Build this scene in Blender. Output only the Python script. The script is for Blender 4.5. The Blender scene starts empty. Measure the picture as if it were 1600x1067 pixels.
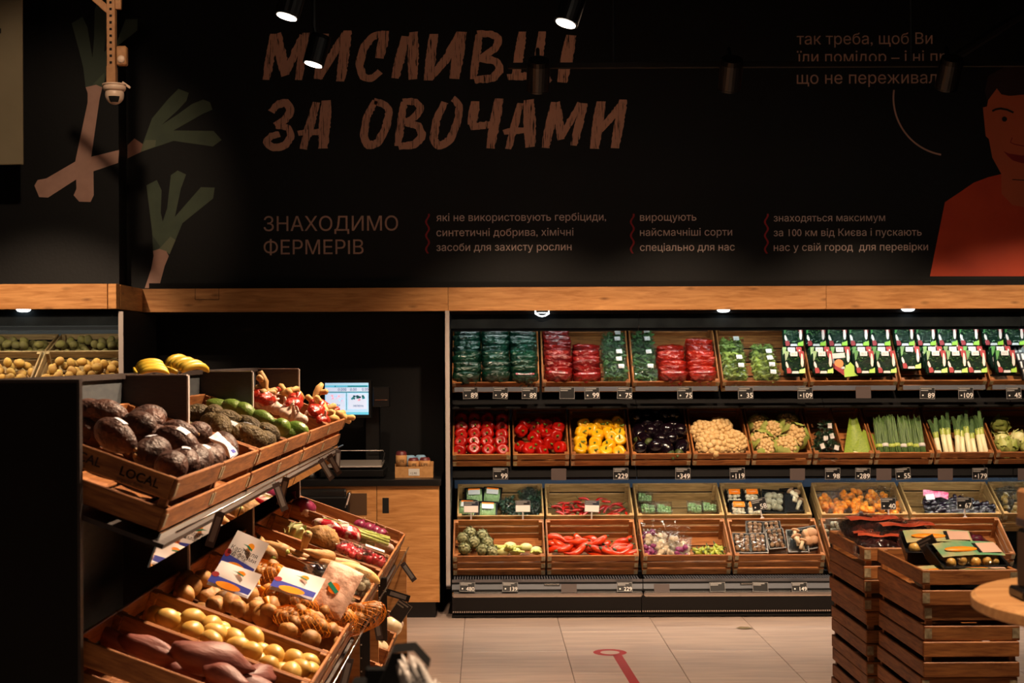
import bpy, math, random
from mathutils import Vector, Matrix, noise
from mathutils.geometry import tessellate_polygon, delaunay_2d_cdt

S = bpy.context.scene
COL = S.collection
rnd = random.Random(11)
PI = math.pi

# ------------------------------------------------------------------ camera, light, exposure
FPX, CX, CY, EYE, ROLL = 2324.0, 758.0, 557.0, 1.70, 0.0045
cam_d = bpy.data.cameras.new('camera')
cam = bpy.data.objects.new('camera', cam_d)
COL.objects.link(cam)
cam_d.sensor_width = 36.0
cam_d.lens = FPX / 1600 * 36.0
cam_d.shift_x = (800 - CX) / 1600
cam_d.shift_y = (CY - 533.5) / 1600
cam_d.clip_start = 0.05
cam_d.dof.use_dof = True
cam_d.dof.focus_distance = 7.0
cam_d.dof.aperture_fstop = 6.5
cam.matrix_world = Matrix.Translation((0, 0, EYE)) @ Matrix.Rotation(PI / 2, 4, 'X') @ Matrix.Rotation(-ROLL, 4, 'Z')
S.camera = cam

world = bpy.data.worlds.new('dim_hall')
S.world = world
world.use_nodes = True
world.node_tree.nodes['Background'].inputs[0].default_value = (1.0, 0.8, 0.62, 1)
world.node_tree.nodes['Background'].inputs[1].default_value = 0.058

S.view_settings.view_transform = 'Standard'
S.view_settings.look = 'None'
S.view_settings.gamma = 1.0
S.view_settings.use_curve_mapping = False
S.view_settings.exposure = 0.08

WARM = (1.0, 0.70, 0.46)
LIGHT_GAIN = 3.0
# track spots of the hall and added unseen spots: lamp position, aim point, power, cone angle, blend
SPOTS = [
    # heads hanging under the track, washing the wall case
    ((0.29, 8.00, 3.15), (0.25, 9.80, 0.62), 82, 72, 0.8),
    ((1.32, 8.00, 3.15), (1.30, 9.80, 0.62), 82, 72, 0.8),
    ((2.49, 8.00, 3.15), (2.45, 9.80, 0.62), 82, 72, 0.8),
    ((3.60, 8.00, 3.15), (3.60, 9.80, 0.62), 82, 72, 0.8),
    # heads with the lens in view
    ((0.411, 7.35, 3.36), (-0.35, 7.00, 1.00), 90, 60, 0.6),
    ((-0.968, 7.35, 3.40), (-1.60, 7.10, 1.00), 40, 60, 0.6),
    ((-0.970, 8.50, 3.39), (-1.60, 8.30, 1.00), 30, 60, 0.6),
    # left bay with the kiwis
    ((-2.75, 6.60, 3.75), (-2.80, 9.30, 1.55), 150, 36, 0.6),
    # produce island
    ((0.75, 5.30, 3.75), (-0.80, 4.00, 0.95), 290, 52, 0.6),
    ((0.75, 6.50, 3.75), (-0.75, 5.10, 0.90), 290, 52, 0.6),
    ((0.75, 7.70, 3.75), (-0.72, 6.50, 0.90), 260, 46, 0.6),
    # weighing corner and floor
    ((-0.45, 7.60, 3.75), (-0.55, 9.70, 0.55), 60, 36, 0.6),
    ((0.60, 6.20, 3.80), (0.60, 8.30, 0.00), 105, 62, 0.8),
    ((1.70, 6.20, 3.80), (1.70, 8.30, 0.00), 105, 62, 0.8),
    # unseen spots added to brighten the crate stack and the foreground
    ((2.10, 4.50, 3.80), (1.60, 5.35, 0.90), 190, 40, 0.5),
    ((0.70, 2.20, 3.80), (0.55, 2.60, 1.20), 150, 62, 0.6),
    # unseen spot added to brighten mast and poster at the upper left
    ((-1.40, 5.00, 4.30), (-2.55, 8.80, 2.90), 60, 30, 0.7),
]

# ------------------------------------------------------------------ helpers
def at(px, py, D):
    dx, dy = px - CX, py - CY
    x, y = dx - ROLL * dy, dy + ROLL * dx
    return Vector((x * D / FPX, D, EYE - y * D / FPX))

def lin(c):
    return tuple(((v / 255) / 12.92 if v / 255 <= 0.04045 else ((v / 255 + 0.055) / 1.055) ** 2.4) for v in c)

MATS = {}
def mat(name, c1, c2=None, scale=12, stretch=(1, 1, 1), rough=0.5, metal=0.0, bump=0.0, bscale=None, spec=0.5,
        coat=0.0, rand=0.0, emit=0.0, detail=4, lo=0.35, hi=0.65, sss=0.0, bdist=0.01):
    m = bpy.data.materials.new(name)
    m.use_nodes = True
    nt = m.node_tree
    N, L = nt.nodes, nt.links
    b = N['Principled BSDF']
    col = lin(c1) + (1,)
    b.inputs['Base Color'].default_value = col
    b.inputs['Roughness'].default_value = rough
    b.inputs['Metallic'].default_value = metal
    b.inputs['Specular IOR Level'].default_value = spec
    if coat:
        b.inputs['Coat Weight'].default_value = coat
        b.inputs['Coat Roughness'].default_value = 0.12
    if sss:
        b.inputs['Subsurface Weight'].default_value = sss
        b.inputs['Subsurface Radius'].default_value = (0.01, 0.006, 0.003)
    if emit:
        b.inputs['Emission Color'].default_value = col
        b.inputs['Emission Strength'].default_value = emit
    need = c2 is not None or bump
    if need:
        tc = N.new('ShaderNodeTexCoord')
        oi = N.new('ShaderNodeObjectInfo')
        mul = N.new('ShaderNodeMath'); mul.operation = 'MULTIPLY'; mul.inputs[1].default_value = 37.0
        L.new(oi.outputs['Random'], mul.inputs[0])
        mp = N.new('ShaderNodeMapping')
        mp.inputs['Scale'].default_value = stretch
        L.new(tc.outputs['Object'], mp.inputs['Vector'])
        ad = N.new('ShaderNodeVectorMath'); ad.operation = 'ADD'
        L.new(mp.outputs[0], ad.inputs[0]); L.new(mul.outputs[0], ad.inputs[1])
        tx = N.new('ShaderNodeTexNoise')
        tx.inputs['Scale'].default_value = scale
        tx.inputs['Detail'].default_value = detail
        L.new(ad.outputs[0], tx.inputs['Vector'])
        if c2 is not None:
            cr = N.new('ShaderNodeValToRGB')
            cr.color_ramp.elements[0].position = lo
            cr.color_ramp.elements[1].position = hi
            cr.color_ramp.elements[0].color = col
            cr.color_ramp.elements[1].color = lin(c2) + (1,)
            L.new(tx.outputs['Fac'], cr.inputs['Fac'])
            out = cr.outputs['Color']
            if rand:
                hs = N.new('ShaderNodeHueSaturation')
                mr = N.new('ShaderNodeMapRange')
                mr.inputs['To Min'].default_value = 1 - rand; mr.inputs['To Max'].default_value = 1 + rand
                L.new(oi.outputs['Random'], mr.inputs['Value'])
                L.new(mr.outputs[0], hs.inputs['Value'])
                L.new(out, hs.inputs['Color'])
                out = hs.outputs['Color']
            L.new(out, b.inputs['Base Color'])
            if emit:
                L.new(out, b.inputs['Emission Color'])
        if bump:
            t2 = tx
            if bscale:
                t2 = N.new('ShaderNodeTexNoise')
                t2.inputs['Scale'].default_value = bscale
                t2.inputs['Detail'].default_value = 3
                L.new(ad.outputs[0], t2.inputs['Vector'])
            bp = N.new('ShaderNodeBump')
            bp.inputs['Strength'].default_value = bump
            bp.inputs['Distance'].default_value = bdist
            L.new(t2.outputs['Fac'], bp.inputs['Height'])
            L.new(bp.outputs[0], b.inputs['Normal'])
    MATS[name] = m
    return m

def film(name, tint=(255, 255, 255), gloss=0.35, rough=0.08, bscale=40, bump=0.6, base=0.04):
    """thin clear plastic: mostly see-through, glossy at creases"""
    m = bpy.data.materials.new(name)
    m.use_nodes = True
    N, L = m.node_tree.nodes, m.node_tree.links
    for n in list(N):
        N.remove(n)
    o = N.new('ShaderNodeOutputMaterial')
    mx = N.new('ShaderNodeMixShader')
    tr = N.new('ShaderNodeBsdfTransparent'); tr.inputs[0].default_value = lin(tint) + (1,)
    gl = N.new('ShaderNodeBsdfGlossy'); gl.inputs['Roughness'].default_value = rough
    tc = N.new('ShaderNodeTexCoord')
    tx = N.new('ShaderNodeTexNoise'); tx.inputs['Scale'].default_value = bscale; tx.inputs['Detail'].default_value = 2
    L.new(tc.outputs['Object'], tx.inputs['Vector'])
    bp = N.new('ShaderNodeBump'); bp.inputs['Strength'].default_value = bump; bp.inputs['Distance'].default_value = 0.058
    L.new(tx.outputs['Fac'], bp.inputs['Height'])
    L.new(bp.outputs[0], gl.inputs['Normal'])
    fr = N.new('ShaderNodeFresnel'); fr.inputs['IOR'].default_value = 1.45
    L.new(bp.outputs[0], fr.inputs['Normal'])
    mr = N.new('ShaderNodeMapRange'); mr.inputs['To Min'].default_value = base; mr.inputs['To Max'].default_value = base + gloss * 2
    L.new(fr.outputs[0], mr.inputs['Value'])
    L.new(mr.outputs[0], mx.inputs['Fac'])
    L.new(tr.outputs[0], mx.inputs[1]); L.new(gl.outputs[0], mx.inputs[2])
    L.new(mx.outputs[0], o.inputs['Surface'])
    MATS[name] = m
    return m

def wood(name, c1, c2, grain=9, rough=0.55, rand=0.18, knots=True, spec=0.35):
    """timber with the grain along the local X axis of each board"""
    m = bpy.data.materials.new(name)
    m.use_nodes = True
    N, L = m.node_tree.nodes, m.node_tree.links
    b = N['Principled BSDF']
    tc = N.new('ShaderNodeTexCoord'); oi = N.new('ShaderNodeObjectInfo')
    mul = N.new('ShaderNodeMath'); mul.operation = 'MULTIPLY'; mul.inputs[1].default_value = 53.0
    L.new(oi.outputs['Random'], mul.inputs[0])
    ad = N.new('ShaderNodeVectorMath'); ad.operation = 'ADD'
    L.new(tc.outputs['Object'], ad.inputs[0]); L.new(mul.outputs[0], ad.inputs[1])
    mp = N.new('ShaderNodeMapping'); mp.inputs['Scale'].default_value = (0.9, 9, 9)
    L.new(ad.outputs[0], mp.inputs['Vector'])
    tx = N.new('ShaderNodeTexNoise'); tx.inputs['Scale'].default_value = grain; tx.inputs['Detail'].default_value = 6
    tx.inputs['Roughness'].default_value = 0.6; tx.inputs['Distortion'].default_value = 0.6
    L.new(mp.outputs[0], tx.inputs['Vector'])
    cr = N.new('ShaderNodeValToRGB')
    cr.color_ramp.elements[0].position = 0.32; cr.color_ramp.elements[1].position = 0.68
    cr.color_ramp.elements[0].color = lin(c1) + (1,); cr.color_ramp.elements[1].color = lin(c2) + (1,)
    L.new(tx.outputs['Fac'], cr.inputs['Fac'])
    out = cr.outputs['Color']
    if knots:
        mp2 = N.new('ShaderNodeMapping'); mp2.inputs['Scale'].default_value = (3.0, 9, 9)
        L.new(ad.outputs[0], mp2.inputs['Vector'])
        vo = N.new('ShaderNodeTexVoronoi'); vo.inputs['Scale'].default_value = 1.3
        L.new(mp2.outputs[0], vo.inputs['Vector'])
        kr = N.new('ShaderNodeValToRGB')
        kr.color_ramp.elements[0].position = 0.02; kr.color_ramp.elements[1].position = 0.16
        kr.color_ramp.elements[0].color = (0.35, 0.3, 0.28, 1); kr.color_ramp.elements[1].color = (1, 1, 1, 1)
        L.new(vo.outputs['Distance'], kr.inputs['Fac'])
        mm = N.new('ShaderNodeMix'); mm.data_type = 'RGBA'; mm.blend_type = 'MULTIPLY'; mm.inputs['Factor'].default_value = 0.8
        L.new(out, mm.inputs['A']); L.new(kr.outputs['Color'], mm.inputs['B'])
        out = mm.outputs['Result']
    hs = N.new('ShaderNodeHueSaturation')
    mr = N.new('ShaderNodeMapRange'); mr.inputs['To Min'].default_value = 1 - rand; mr.inputs['To Max'].default_value = 1 + rand
    L.new(oi.outputs['Random'], mr.inputs['Value']); L.new(mr.outputs[0], hs.inputs['Value'])
    L.new(out, hs.inputs['Color'])
    L.new(hs.outputs['Color'], b.inputs['Base Color'])
    b.inputs['Roughness'].default_value = rough
    b.inputs['Specular IOR Level'].default_value = spec
    bp = N.new('ShaderNodeBump'); bp.inputs['Strength'].default_value = 0.25; bp.inputs['Distance'].default_value = 0.003
    L.new(tx.outputs['Fac'], bp.inputs['Height']); L.new(bp.outputs[0], b.inputs['Normal'])
    MATS[name] = m
    return m

class MB:
    """collects geometry for one mesh"""
    def __init__(s):
        s.v, s.f, s.m = [], [], []
    def add(s, vs, fs, mi=0, M=None):
        k = len(s.v)
        s.v += [tuple(M @ Vector(p)) if M else tuple(p) for p in vs]
        s.f += [tuple(i + k for i in f) for f in fs]
        s.m += [mi] * len(fs)
        return s
    def box(s, c, d, mi=0, M=None, ch=0.0):
        x, y, z = (e / 2 for e in d)
        if ch <= 0:
            vs = [(c[0] + a * x, c[1] + b * y, c[2] + e * z) for a in (-1, 1) for b in (-1, 1) for e in (-1, 1)]
            fs = [(0, 1, 3, 2), (4, 6, 7, 5), (0, 4, 5, 1), (2, 3, 7, 6), (0, 2, 6, 4), (1, 5, 7, 3)]
            return s.add(vs, fs, mi, M)
        ch = min(ch, x * 0.8, y * 0.8, z * 0.8)
        vs, idx = [], {}
        for a in (-1, 1):
            for b in (-1, 1):
                for e in (-1, 1):
                    idx[a, b, e, 0] = len(vs); vs.append((a * x, b * (y - ch), e * (z - ch)))
                    idx[a, b, e, 1] = len(vs); vs.append((a * (x - ch), b * y, e * (z - ch)))
                    idx[a, b, e, 2] = len(vs); vs.append((a * (x - ch), b * (y - ch), e * z))
        fs = []
        for a in (-1, 1):
            q = [idx[a, -1, -1, 0], idx[a, 1, -1, 0], idx[a, 1, 1, 0], idx[a, -1, 1, 0]]
            fs.append(q if a > 0 else q[::-1])
            q = [idx[-1, a, -1, 1], idx[-1, a, 1, 1], idx[1, a, 1, 1], idx[1, a, -1, 1]]
            fs.append(q if a > 0 else q[::-1])
            q = [idx[-1, -1, a, 2], idx[1, -1, a, 2], idx[1, 1, a, 2], idx[-1, 1, a, 2]]
            fs.append(q if a > 0 else q[::-1])
        for a in (-1, 1):
            for b in (-1, 1):
                q = [idx[a, b, -1, 0], idx[a, b, 1, 0], idx[a, b, 1, 1], idx[a, b, -1, 1]]
                fs.append(q if a * b < 0 else q[::-1])
                q = [idx[a, -1, b, 0], idx[a, 1, b, 0], idx[a, 1, b, 2], idx[a, -1, b, 2]]
                fs.append(q if a * b > 0 else q[::-1])
                q = [idx[-1, a, b, 1], idx[1, a, b, 1], idx[1, a, b, 2], idx[-1, a, b, 2]]
                fs.append(q if a * b < 0 else q[::-1])
                for e in (-1, 1):
                    q = [idx[a, b, e, 0], idx[a, b, e, 1], idx[a, b, e, 2]]
                    fs.append(q if a * b * e > 0 else q[::-1])
        vs = [(p[0] + c[0], p[1] + c[1], p[2] + c[2]) for p in vs]
        return s.add(vs, fs, mi, M)
    def tube(s, pts, r, n=8, mi=0, cap=True, M=None):
        pts = [Vector(p) for p in pts]
        rs = r if isinstance(r, (list, tuple)) else [r] * len(pts)
        vs, fs = [], []
        up = Vector((0.13, 0.21, 1)).normalized()
        for i, p in enumerate(pts):
            t = (pts[min(i + 1, len(pts) - 1)] - pts[max(i - 1, 0)]).normalized()
            a = t.cross(up)
            if a.length < 1e-3:
                a = t.cross(Vector((1, 0, 0)))
            a.normalize(); b = t.cross(a)
            for k in range(n):
                q = 2 * PI * k / n
                vs.append(p + (a * math.cos(q) + b * math.sin(q)) * rs[i])
        for i in range(len(pts) - 1):
            for k in range(n):
                fs.append((i * n + k, i * n + (k + 1) % n, (i + 1) * n + (k + 1) % n, (i + 1) * n + k))
        if cap:
            fs.append(tuple(range(n))[::-1]); fs.append(tuple(range((len(pts) - 1) * n, len(pts) * n)))
        return s.add(vs, fs, mi, M)
    def lathe(s, prof, n=20, mi=0, M=None):
        vs, fs = [], []
        for r, z in prof:
            for k in range(n):
                q = 2 * PI * k / n
                vs.append((r * math.cos(q), r * math.sin(q), z))
        m = len(prof)
        for i in range(m - 1):
            for k in range(n):
                fs.append((i * n + k, i * n + (k + 1) % n, (i + 1) * n + (k + 1) % n, (i + 1) * n + k))
        fs.append(tuple(range(n))[::-1]); fs.append(tuple(range((m - 1) * n, m * n)))
        return s.add(vs, fs, mi, M)
    def ball(s, fn, nu=16, nv=10, mi=0, M=None):
        """closed surface fn(theta, phi) with poles at phi 0 and pi"""
        vs = [fn(0, 0)]
        for j in range(1, nv):
            for i in range(nu):
                vs.append(fn(2 * PI * i / nu, PI * j / nv))
        vs.append(fn(0, PI))
        fs = []
        last = len(vs) - 1
        for i in range(nu):
            fs.append((0, 1 + i, 1 + (i + 1) % nu))
            o = 1 + (nv - 2) * nu
            fs.append((last, o + (i + 1) % nu, o + i))
        for j in range(nv - 2):
            for i in range(nu):
                a = 1 + j * nu + i; b = 1 + j * nu + (i + 1) % nu
                fs.append((a, a + nu, b + nu, b))
        return s.add(vs, fs, mi, M)
    def grid(s, fn, nu, nv, mi=0, M=None):
        vs = [fn(i / nu, j / nv) for j in range(nv + 1) for i in range(nu + 1)]
        fs = [(j * (nu + 1) + i, j * (nu + 1) + i + 1, (j + 1) * (nu + 1) + i + 1, (j + 1) * (nu + 1) + i)
              for j in range(nv) for i in range(nu)]
        return s.add(vs, fs, mi, M)
    def poly(s, pts, mi=0):
        """flat printed outline, any 3-D points in one plane"""
        pts = [Vector(p) for p in pts]
        tri = tessellate_polygon([pts])
        a = sum((pts[t[0]] - pts[t[1]]).cross(pts[t[2]] - pts[t[1]]).y for t in tri)
        return s.add(pts, [tuple(t) for t in tri], mi)
    def mesh(s, name, mats, smooth=False):
        me = bpy.data.meshes.new(name)
        me.from_pydata(s.v, [], s.f)
        if not isinstance(mats, (list, tuple)):
            mats = [mats]
        for m in mats:
            me.materials.append(MATS[m] if isinstance(m, str) else m)
        if len(mats) > 1:
            me.polygons.foreach_set('material_index', s.m)
        if smooth:
            me.polygons.foreach_set('use_smooth', [True] * len(me.polygons))
        me.update()
        return me

I4 = Matrix.Identity(4)
def T(x, y=0, z=0):
    return Matrix.Translation((x, y, z)) if not isinstance(x, Vector) else Matrix.Translation(x)
def R(deg, ax):
    return Matrix.Rotation(math.radians(deg), 4, ax)
def SC(x, y=None, z=None):
    return Matrix.Diagonal((x, x if y is None else y, x if z is None else z, 1))

def link(name, me, M=I4, parent=None, label=None, cat=None, group=None, kind=None):
    o = bpy.data.objects.new(name, me)
    COL.objects.link(o)
    if parent is not None:
        o.parent = parent
    o.matrix_basis = M
    if label: o['label'] = label
    if cat: o['category'] = cat
    if group: o['group'] = group
    if kind: o['kind'] = kind
    return o

class Spec:
    """one kind of thing: mesh (or None) and its parts, stamped any number of times with shared meshes"""
    def __init__(s, name, me=None, ch=(), M=I4, label=None, kind=None):
        s.name, s.me, s.ch, s.M, s.label, s.kind = name, me, list(ch), M, label, kind
    def put(s, M, label, cat, group=None, parent=None):
        o = link(s.name, s.me, M @ s.M, parent, label, cat, group, s.kind)
        for c in s.ch:
            c.part(o)
        return o
    def part(s, parent):
        o = link(s.name, s.me, s.M, parent, s.label, None, None, s.kind)
        for c in s.ch:
            c.part(o)

_box = {}
def boxmesh(d, m, ch=0.0, name='board'):
    k = (tuple(round(e, 4) for e in d), m, ch)
    if k not in _box:
        _box[k] = MB().box((0, 0, 0), d, ch=ch).mesh(name, m)
    return _box[k]

_txt = {}
def textmesh(s, m, size=1.0, bold=0.0):
    """lettering in the XY plane, left end at x 0 and baseline at y 0; returns mesh, width"""
    k = (s, m, size, bold)
    if k not in _txt:
        c = bpy.data.curves.new('lettering', 'FONT')
        c.body = s; c.size = 1.0; c.resolution_u = 3; c.fill_mode = 'NONE'
        o = bpy.data.objects.new('lettering', c)
        COL.objects.link(o)
        dg = bpy.context.evaluated_depsgraph_get()
        wire = bpy.data.meshes.new_from_object(o.evaluated_get(dg))
        bpy.data.objects.remove(o)
        bpy.data.curves.remove(c)
        co = [Vector((v.co.x, v.co.y)) for v in wire.vertices]
        nb = {}
        for e in wire.edges:
            p, q = e.vertices
            nb.setdefault(p, []).append(q); nb.setdefault(q, []).append(p)
        bpy.data.meshes.remove(wire)
        loops, seen = [], set()
        for v in nb:
            if v in seen:
                continue
            lp, cur, prev = [], v, None
            while cur is not None and cur not in seen:
                seen.add(cur); lp.append(cur)
                nx = [q for q in nb[cur] if q != prev and q not in seen]
                prev, cur = cur, (nx[0] if nx else None)
            if len(lp) > 2:
                P = [co[i] for i in lp]
                loops.append((P, min(p.x for p in P), max(p.x for p in P), min(p.y for p in P), max(p.y for p in P)))
        # glyph clusters: loops whose x spans overlap are filled together, even-odd
        loops.sort(key=lambda l: l[1])
        groups, gmax = [], -1e9
        for l in loops:
            if l[1] > gmax + 1e-5:
                groups.append([])
            groups[-1].append(l); gmax = max(gmax, l[2]) if len(groups[-1]) > 1 else l[2]
        V, Fc = [], []
        for g in groups:
            pts, eds = [], []
            for P, *_ in g:
                n0 = len(pts); pts += P
                eds += [(n0 + i, n0 + (i + 1) % len(P)) for i in range(len(P))]
            vv, _, ff, *_ = delaunay_2d_cdt(pts, eds, [], 0, 1e-6)
            base = len(V); V += [(p.x * size, p.y * size, 0) for p in vv]
            for f in ff:
                cx = sum(vv[i].x for i in f) / len(f); cy = sum(vv[i].y for i in f) / len(f)
                par = 0
                for P, x0, x1, y0, y1 in g:
                    if x0 <= cx <= x1 and y0 <= cy <= y1:
                        for i in range(len(P)):
                            a_, b_ = P[i], P[i - 1]
                            if (a_.y > cy) != (b_.y > cy) and cx < (b_.x - a_.x) * (cy - a_.y) / (b_.y - a_.y) + a_.x:
                                par += 1 if a_.y > b_.y else -1
                if par:
                    Fc.append(tuple(i + base for i in f))
        x0 = min(v[0] for v in V); x1 = max(v[0] for v in V)
        me = bpy.data.meshes.new('lettering')
        me.from_pydata([(x - x0, y, z) for x, y, z in V], [], Fc)
        me.materials.append(MATS[m])
        _txt[k] = (me, x1 - x0)
    return _txt[k]

# ------------------------------------------------------------------ materials
mat('matte_black', (13, 13, 14), (17, 17, 18), scale=6, rough=0.75, spec=0.25)
mat('wall_black', (9, 9, 10), (12, 12, 13), scale=3, rough=0.5, spec=0.3, bump=0.05, bscale=60)
mat('satin_black', (12, 12, 13), rough=0.35)
mat('panel_dark', (46, 38, 36), (56, 46, 42), scale=30, stretch=(1, 1, 6), rough=0.5, bump=0.1)
mat('grey_metal', (150, 150, 155), rough=0.35, metal=0.9)
mat('edge_grey', (175, 165, 160), rough=0.4)
mat('chrome', (215, 210, 205), rough=0.16, metal=1.0)
mat('mirror', (230, 225, 220), rough=0.03, metal=1.0)
mat('dark_glass', (14, 19, 23), (24, 30, 33), scale=9, rough=0.75, spec=0.08)
mat('blue_panel', (32, 62, 98), rough=0.45)
mat('lip_blue', (20, 30, 38), rough=0.6, spec=0.2)
film('lid_film', gloss=0.06, base=0.008, bump=0.3)
mat('strip_grey', (88, 92, 100), rough=0.4)
mat('white_paint', (225, 222, 218), rough=0.45)
mat('print_cream', (196, 160, 142), (184, 148, 130), scale=6, rough=0.6)
mat('print_white', (225, 205, 196), rough=0.6)
mat('print_red', (150, 22, 30), rough=0.6)
mat('print_leaf', (92, 108, 84), (82, 98, 78), scale=8, rough=0.6)
mat('print_leaf_dark', (66, 80, 66), rough=0.6)
mat('print_leaf_light', (120, 128, 100), rough=0.6)
mat('print_stalk', (205, 162, 145), (192, 150, 132), scale=10, rough=0.6)
mat('print_stalk_shade', (170, 122, 104), rough=0.6)
mat('print_sweater', (206, 72, 32), (196, 64, 30), scale=5, rough=0.6)
mat('print_skin', (196, 96, 60), rough=0.6)
mat('print_hair', (44, 18, 14), rough=0.6)
mat('print_lip', (140, 24, 24), rough=0.6)
mat('print_line', (8, 7, 7), rough=0.6)
mat('poster_olive', (150, 138, 110), (140, 128, 100), scale=3, rough=0.6)
mat('tile', (180, 160, 148), (158, 140, 132), scale=5, stretch=(0.5, 4, 1), rough=0.34, spec=0.45, rand=0.03, bump=0.03)
mat('grout', (96, 84, 78), rough=0.8)
mat('floor_red', (150, 14, 20), rough=0.45)
mat('lamp_lens', (255, 236, 215), emit=14.0)
mat('case_lamp', (240, 248, 250), emit=5.0)
mat('mount_tan', (176, 128, 82), (160, 112, 70), scale=30, rough=0.55)
mat('hole_black', (6, 5, 5), rough=0.9)
mat('cam_white', (228, 200, 176), rough=0.35)
mat('label_white', (204, 202, 200), rough=0.5)
mat('card_black', (16, 16, 18), rough=0.35)
mat('card_navy', (26, 34, 54), rough=0.35)
mat('chalk', (232, 230, 226), rough=0.6)
mat('chalk_grey', (140, 138, 136), rough=0.6)
mat('clear_grey', (84, 74, 72), rough=0.25)
mat('plate_metal', (190, 174, 140), (140, 124, 96), scale=60, rough=0.45, metal=0.25)
mat('tray_steel', (196, 186, 176), rough=0.42, metal=0.7)
mat('ink_brown', (46, 24, 12), rough=0.7)
wood('crate_wood', (112, 64, 30), (172, 112, 60))
wood('crate_pale', (122, 92, 54), (170, 134, 86))
wood('oak', (168, 112, 60), (206, 150, 92), grain=5, rand=0.05, rough=0.45)
wood('table_wood', (176, 122, 72), (214, 164, 110), grain=4, rand=0.05)
film('clear_film', gloss=0.2, base=0.03)
film('bag_film', gloss=0.25, base=0.03, bscale=45, bump=1.0)
# ------------------------------------------------------------------ the room
def struct(name, me, M=I4, parent=None):
    return link(name, me, M, parent, kind='structure')

def slab(name, lo, hi, m, kind_struct=True, parent=None):
    c = [(a + b) / 2 for a, b in zip(lo, hi)]
    d = [b - a for a, b in zip(lo, hi)]
    return struct(name, MB().box((0, 0, 0), d).mesh(name, m), T(*c), parent) if kind_struct else \
        link(name, MB().box((0, 0, 0), d).mesh(name, m), T(*c), parent)

floor = slab('floor', (-6.0, -1.0, -0.12), (6.0, 11.0, -0.004), 'grout')
ti = -1
x0 = 758 - 0.6 * 60
tile_me = boxmesh((0.597, 1.197, 0.02), 'tile', 0.002, 'tile')
FX0 = (725 - CX) * 1.7 / 405            # one joint line of the floor grid
for i in range(-6, 9):
    X = FX0 + 0.6 * i + 0.3
    off = 8.567 if i % 2 == 0 else 9.167
    for k in range(-6, 3):
        Y = off + 1.2 * k + 0.6
        if Y > 11.2 or Y < 1.5:
            continue
        o = link('tile', tile_me, T(X, Y, -0.006 - 0.004 + rnd.uniform(-0.0003, 0.0003)), floor)
        o.location.z -= floor.location.z
        o.location.x -= floor.location.x
        o.location.y -= floor.location.y

slab('ceiling', (-6, -1, 4.7), (6, 11, 4.8), 'matte_black')
slab('wall_back', (-2.357, 9.80, 2.0), (6.0, 10.95, 4.7), 'wall_black')
slab('wall_left', (-6.0, 9.59, 2.0), (-2.357, 10.95, 4.7), 'wall_black')
slab('ceiling_ledge', (-6.0, 9.10, 2.15), (-2.34, 9.59, 2.16), 'matte_black')
slab('wall_rear', (-6.0, 10.95, -0.1), (6.0, 11.05, 2.0), 'matte_black')
slab('wall_niche', (-2.34, 10.30, 0.0), (-0.29, 10.95, 2.0), 'wall_black')
slab('wall_side', (-6.1, -1, -0.1), (-6.0, 11, 4.7), 'matte_black')
slab('wall_right', (6.0, -1, -0.1), (6.1, 11, 4.7), 'matte_black')
slab('trim_2', (-2.20, 9.745, 2.152), (5.9, 9.80, 2.19), 'matte_black')   # dark ledge above the beam

# timber beam: boards with thin joints
trim = struct('trim_1', None, T(0, 9.72, 2.0))
def beam_board(xa, xb, ya, yb, rot=0):
    if rot == 0:
        link('board', boxmesh((xb - xa - 0.002, 0.10, 0.152), 'oak', 0.001), T((xa + xb) / 2, ya - 9.72 + 0.05, 0.076), trim)
    else:
        link('board', boxmesh((yb - ya - 0.002, 0.10, 0.152), 'oak', 0.001), T(xa + 0.05, (ya + yb) / 2 - 9.72, 0.076) @ R(90, 'Z'), trim)
beam_board(-2.24, at(700, 460, 9.72).x, 9.72, 0)
beam_board(at(700, 460, 9.72).x, at(1291, 460, 9.72).x, 9.72, 0)
beam_board(at(1291, 460, 9.72).x, 5.2, 9.72, 0)
beam_board(-5.2, -2.29, 9.02, 0)
beam_board(-2.286, -2.235, 9.02, 0)
beam_board(-2.335, -2.235, 9.13, 9.71, 1)
hp = [at(x, y, 9.7195) for x, y in ((305, 450), (342, 450), (342, 468), (305, 468))]
mb = MB()
for i in range(4):
    a, b = hp[i] - Vector((0, 9.72, 2.0)), hp[(i + 1) % 4] - Vector((0, 9.72, 2.0))
    mb.tube([a, b], 0.0018, 4)
link('hatch_joint', mb.mesh('hatch_joint', 'hole_black'), I4, trim)

# cable hanging in the niche
mb = MB().tube([at(234, 487, 10.25), at(237, 510, 10.25), at(239, 540, 10.25), at(240, 575, 10.25)], 0.005, 6)
link('cable', mb.mesh('cable', 'mount_tan', True), I4, None, 'thin brown cable hanging down the black niche wall above the bananas', 'cable')

# ------------------------------------------------------------------ wall graphics
WY, WL = 9.797, 9.587
def px(pts, D, sx=1.0, ox=0, oy=0):
    return [at(ox + x / sx, oy + y / sx, D) for x, y in pts]

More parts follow.
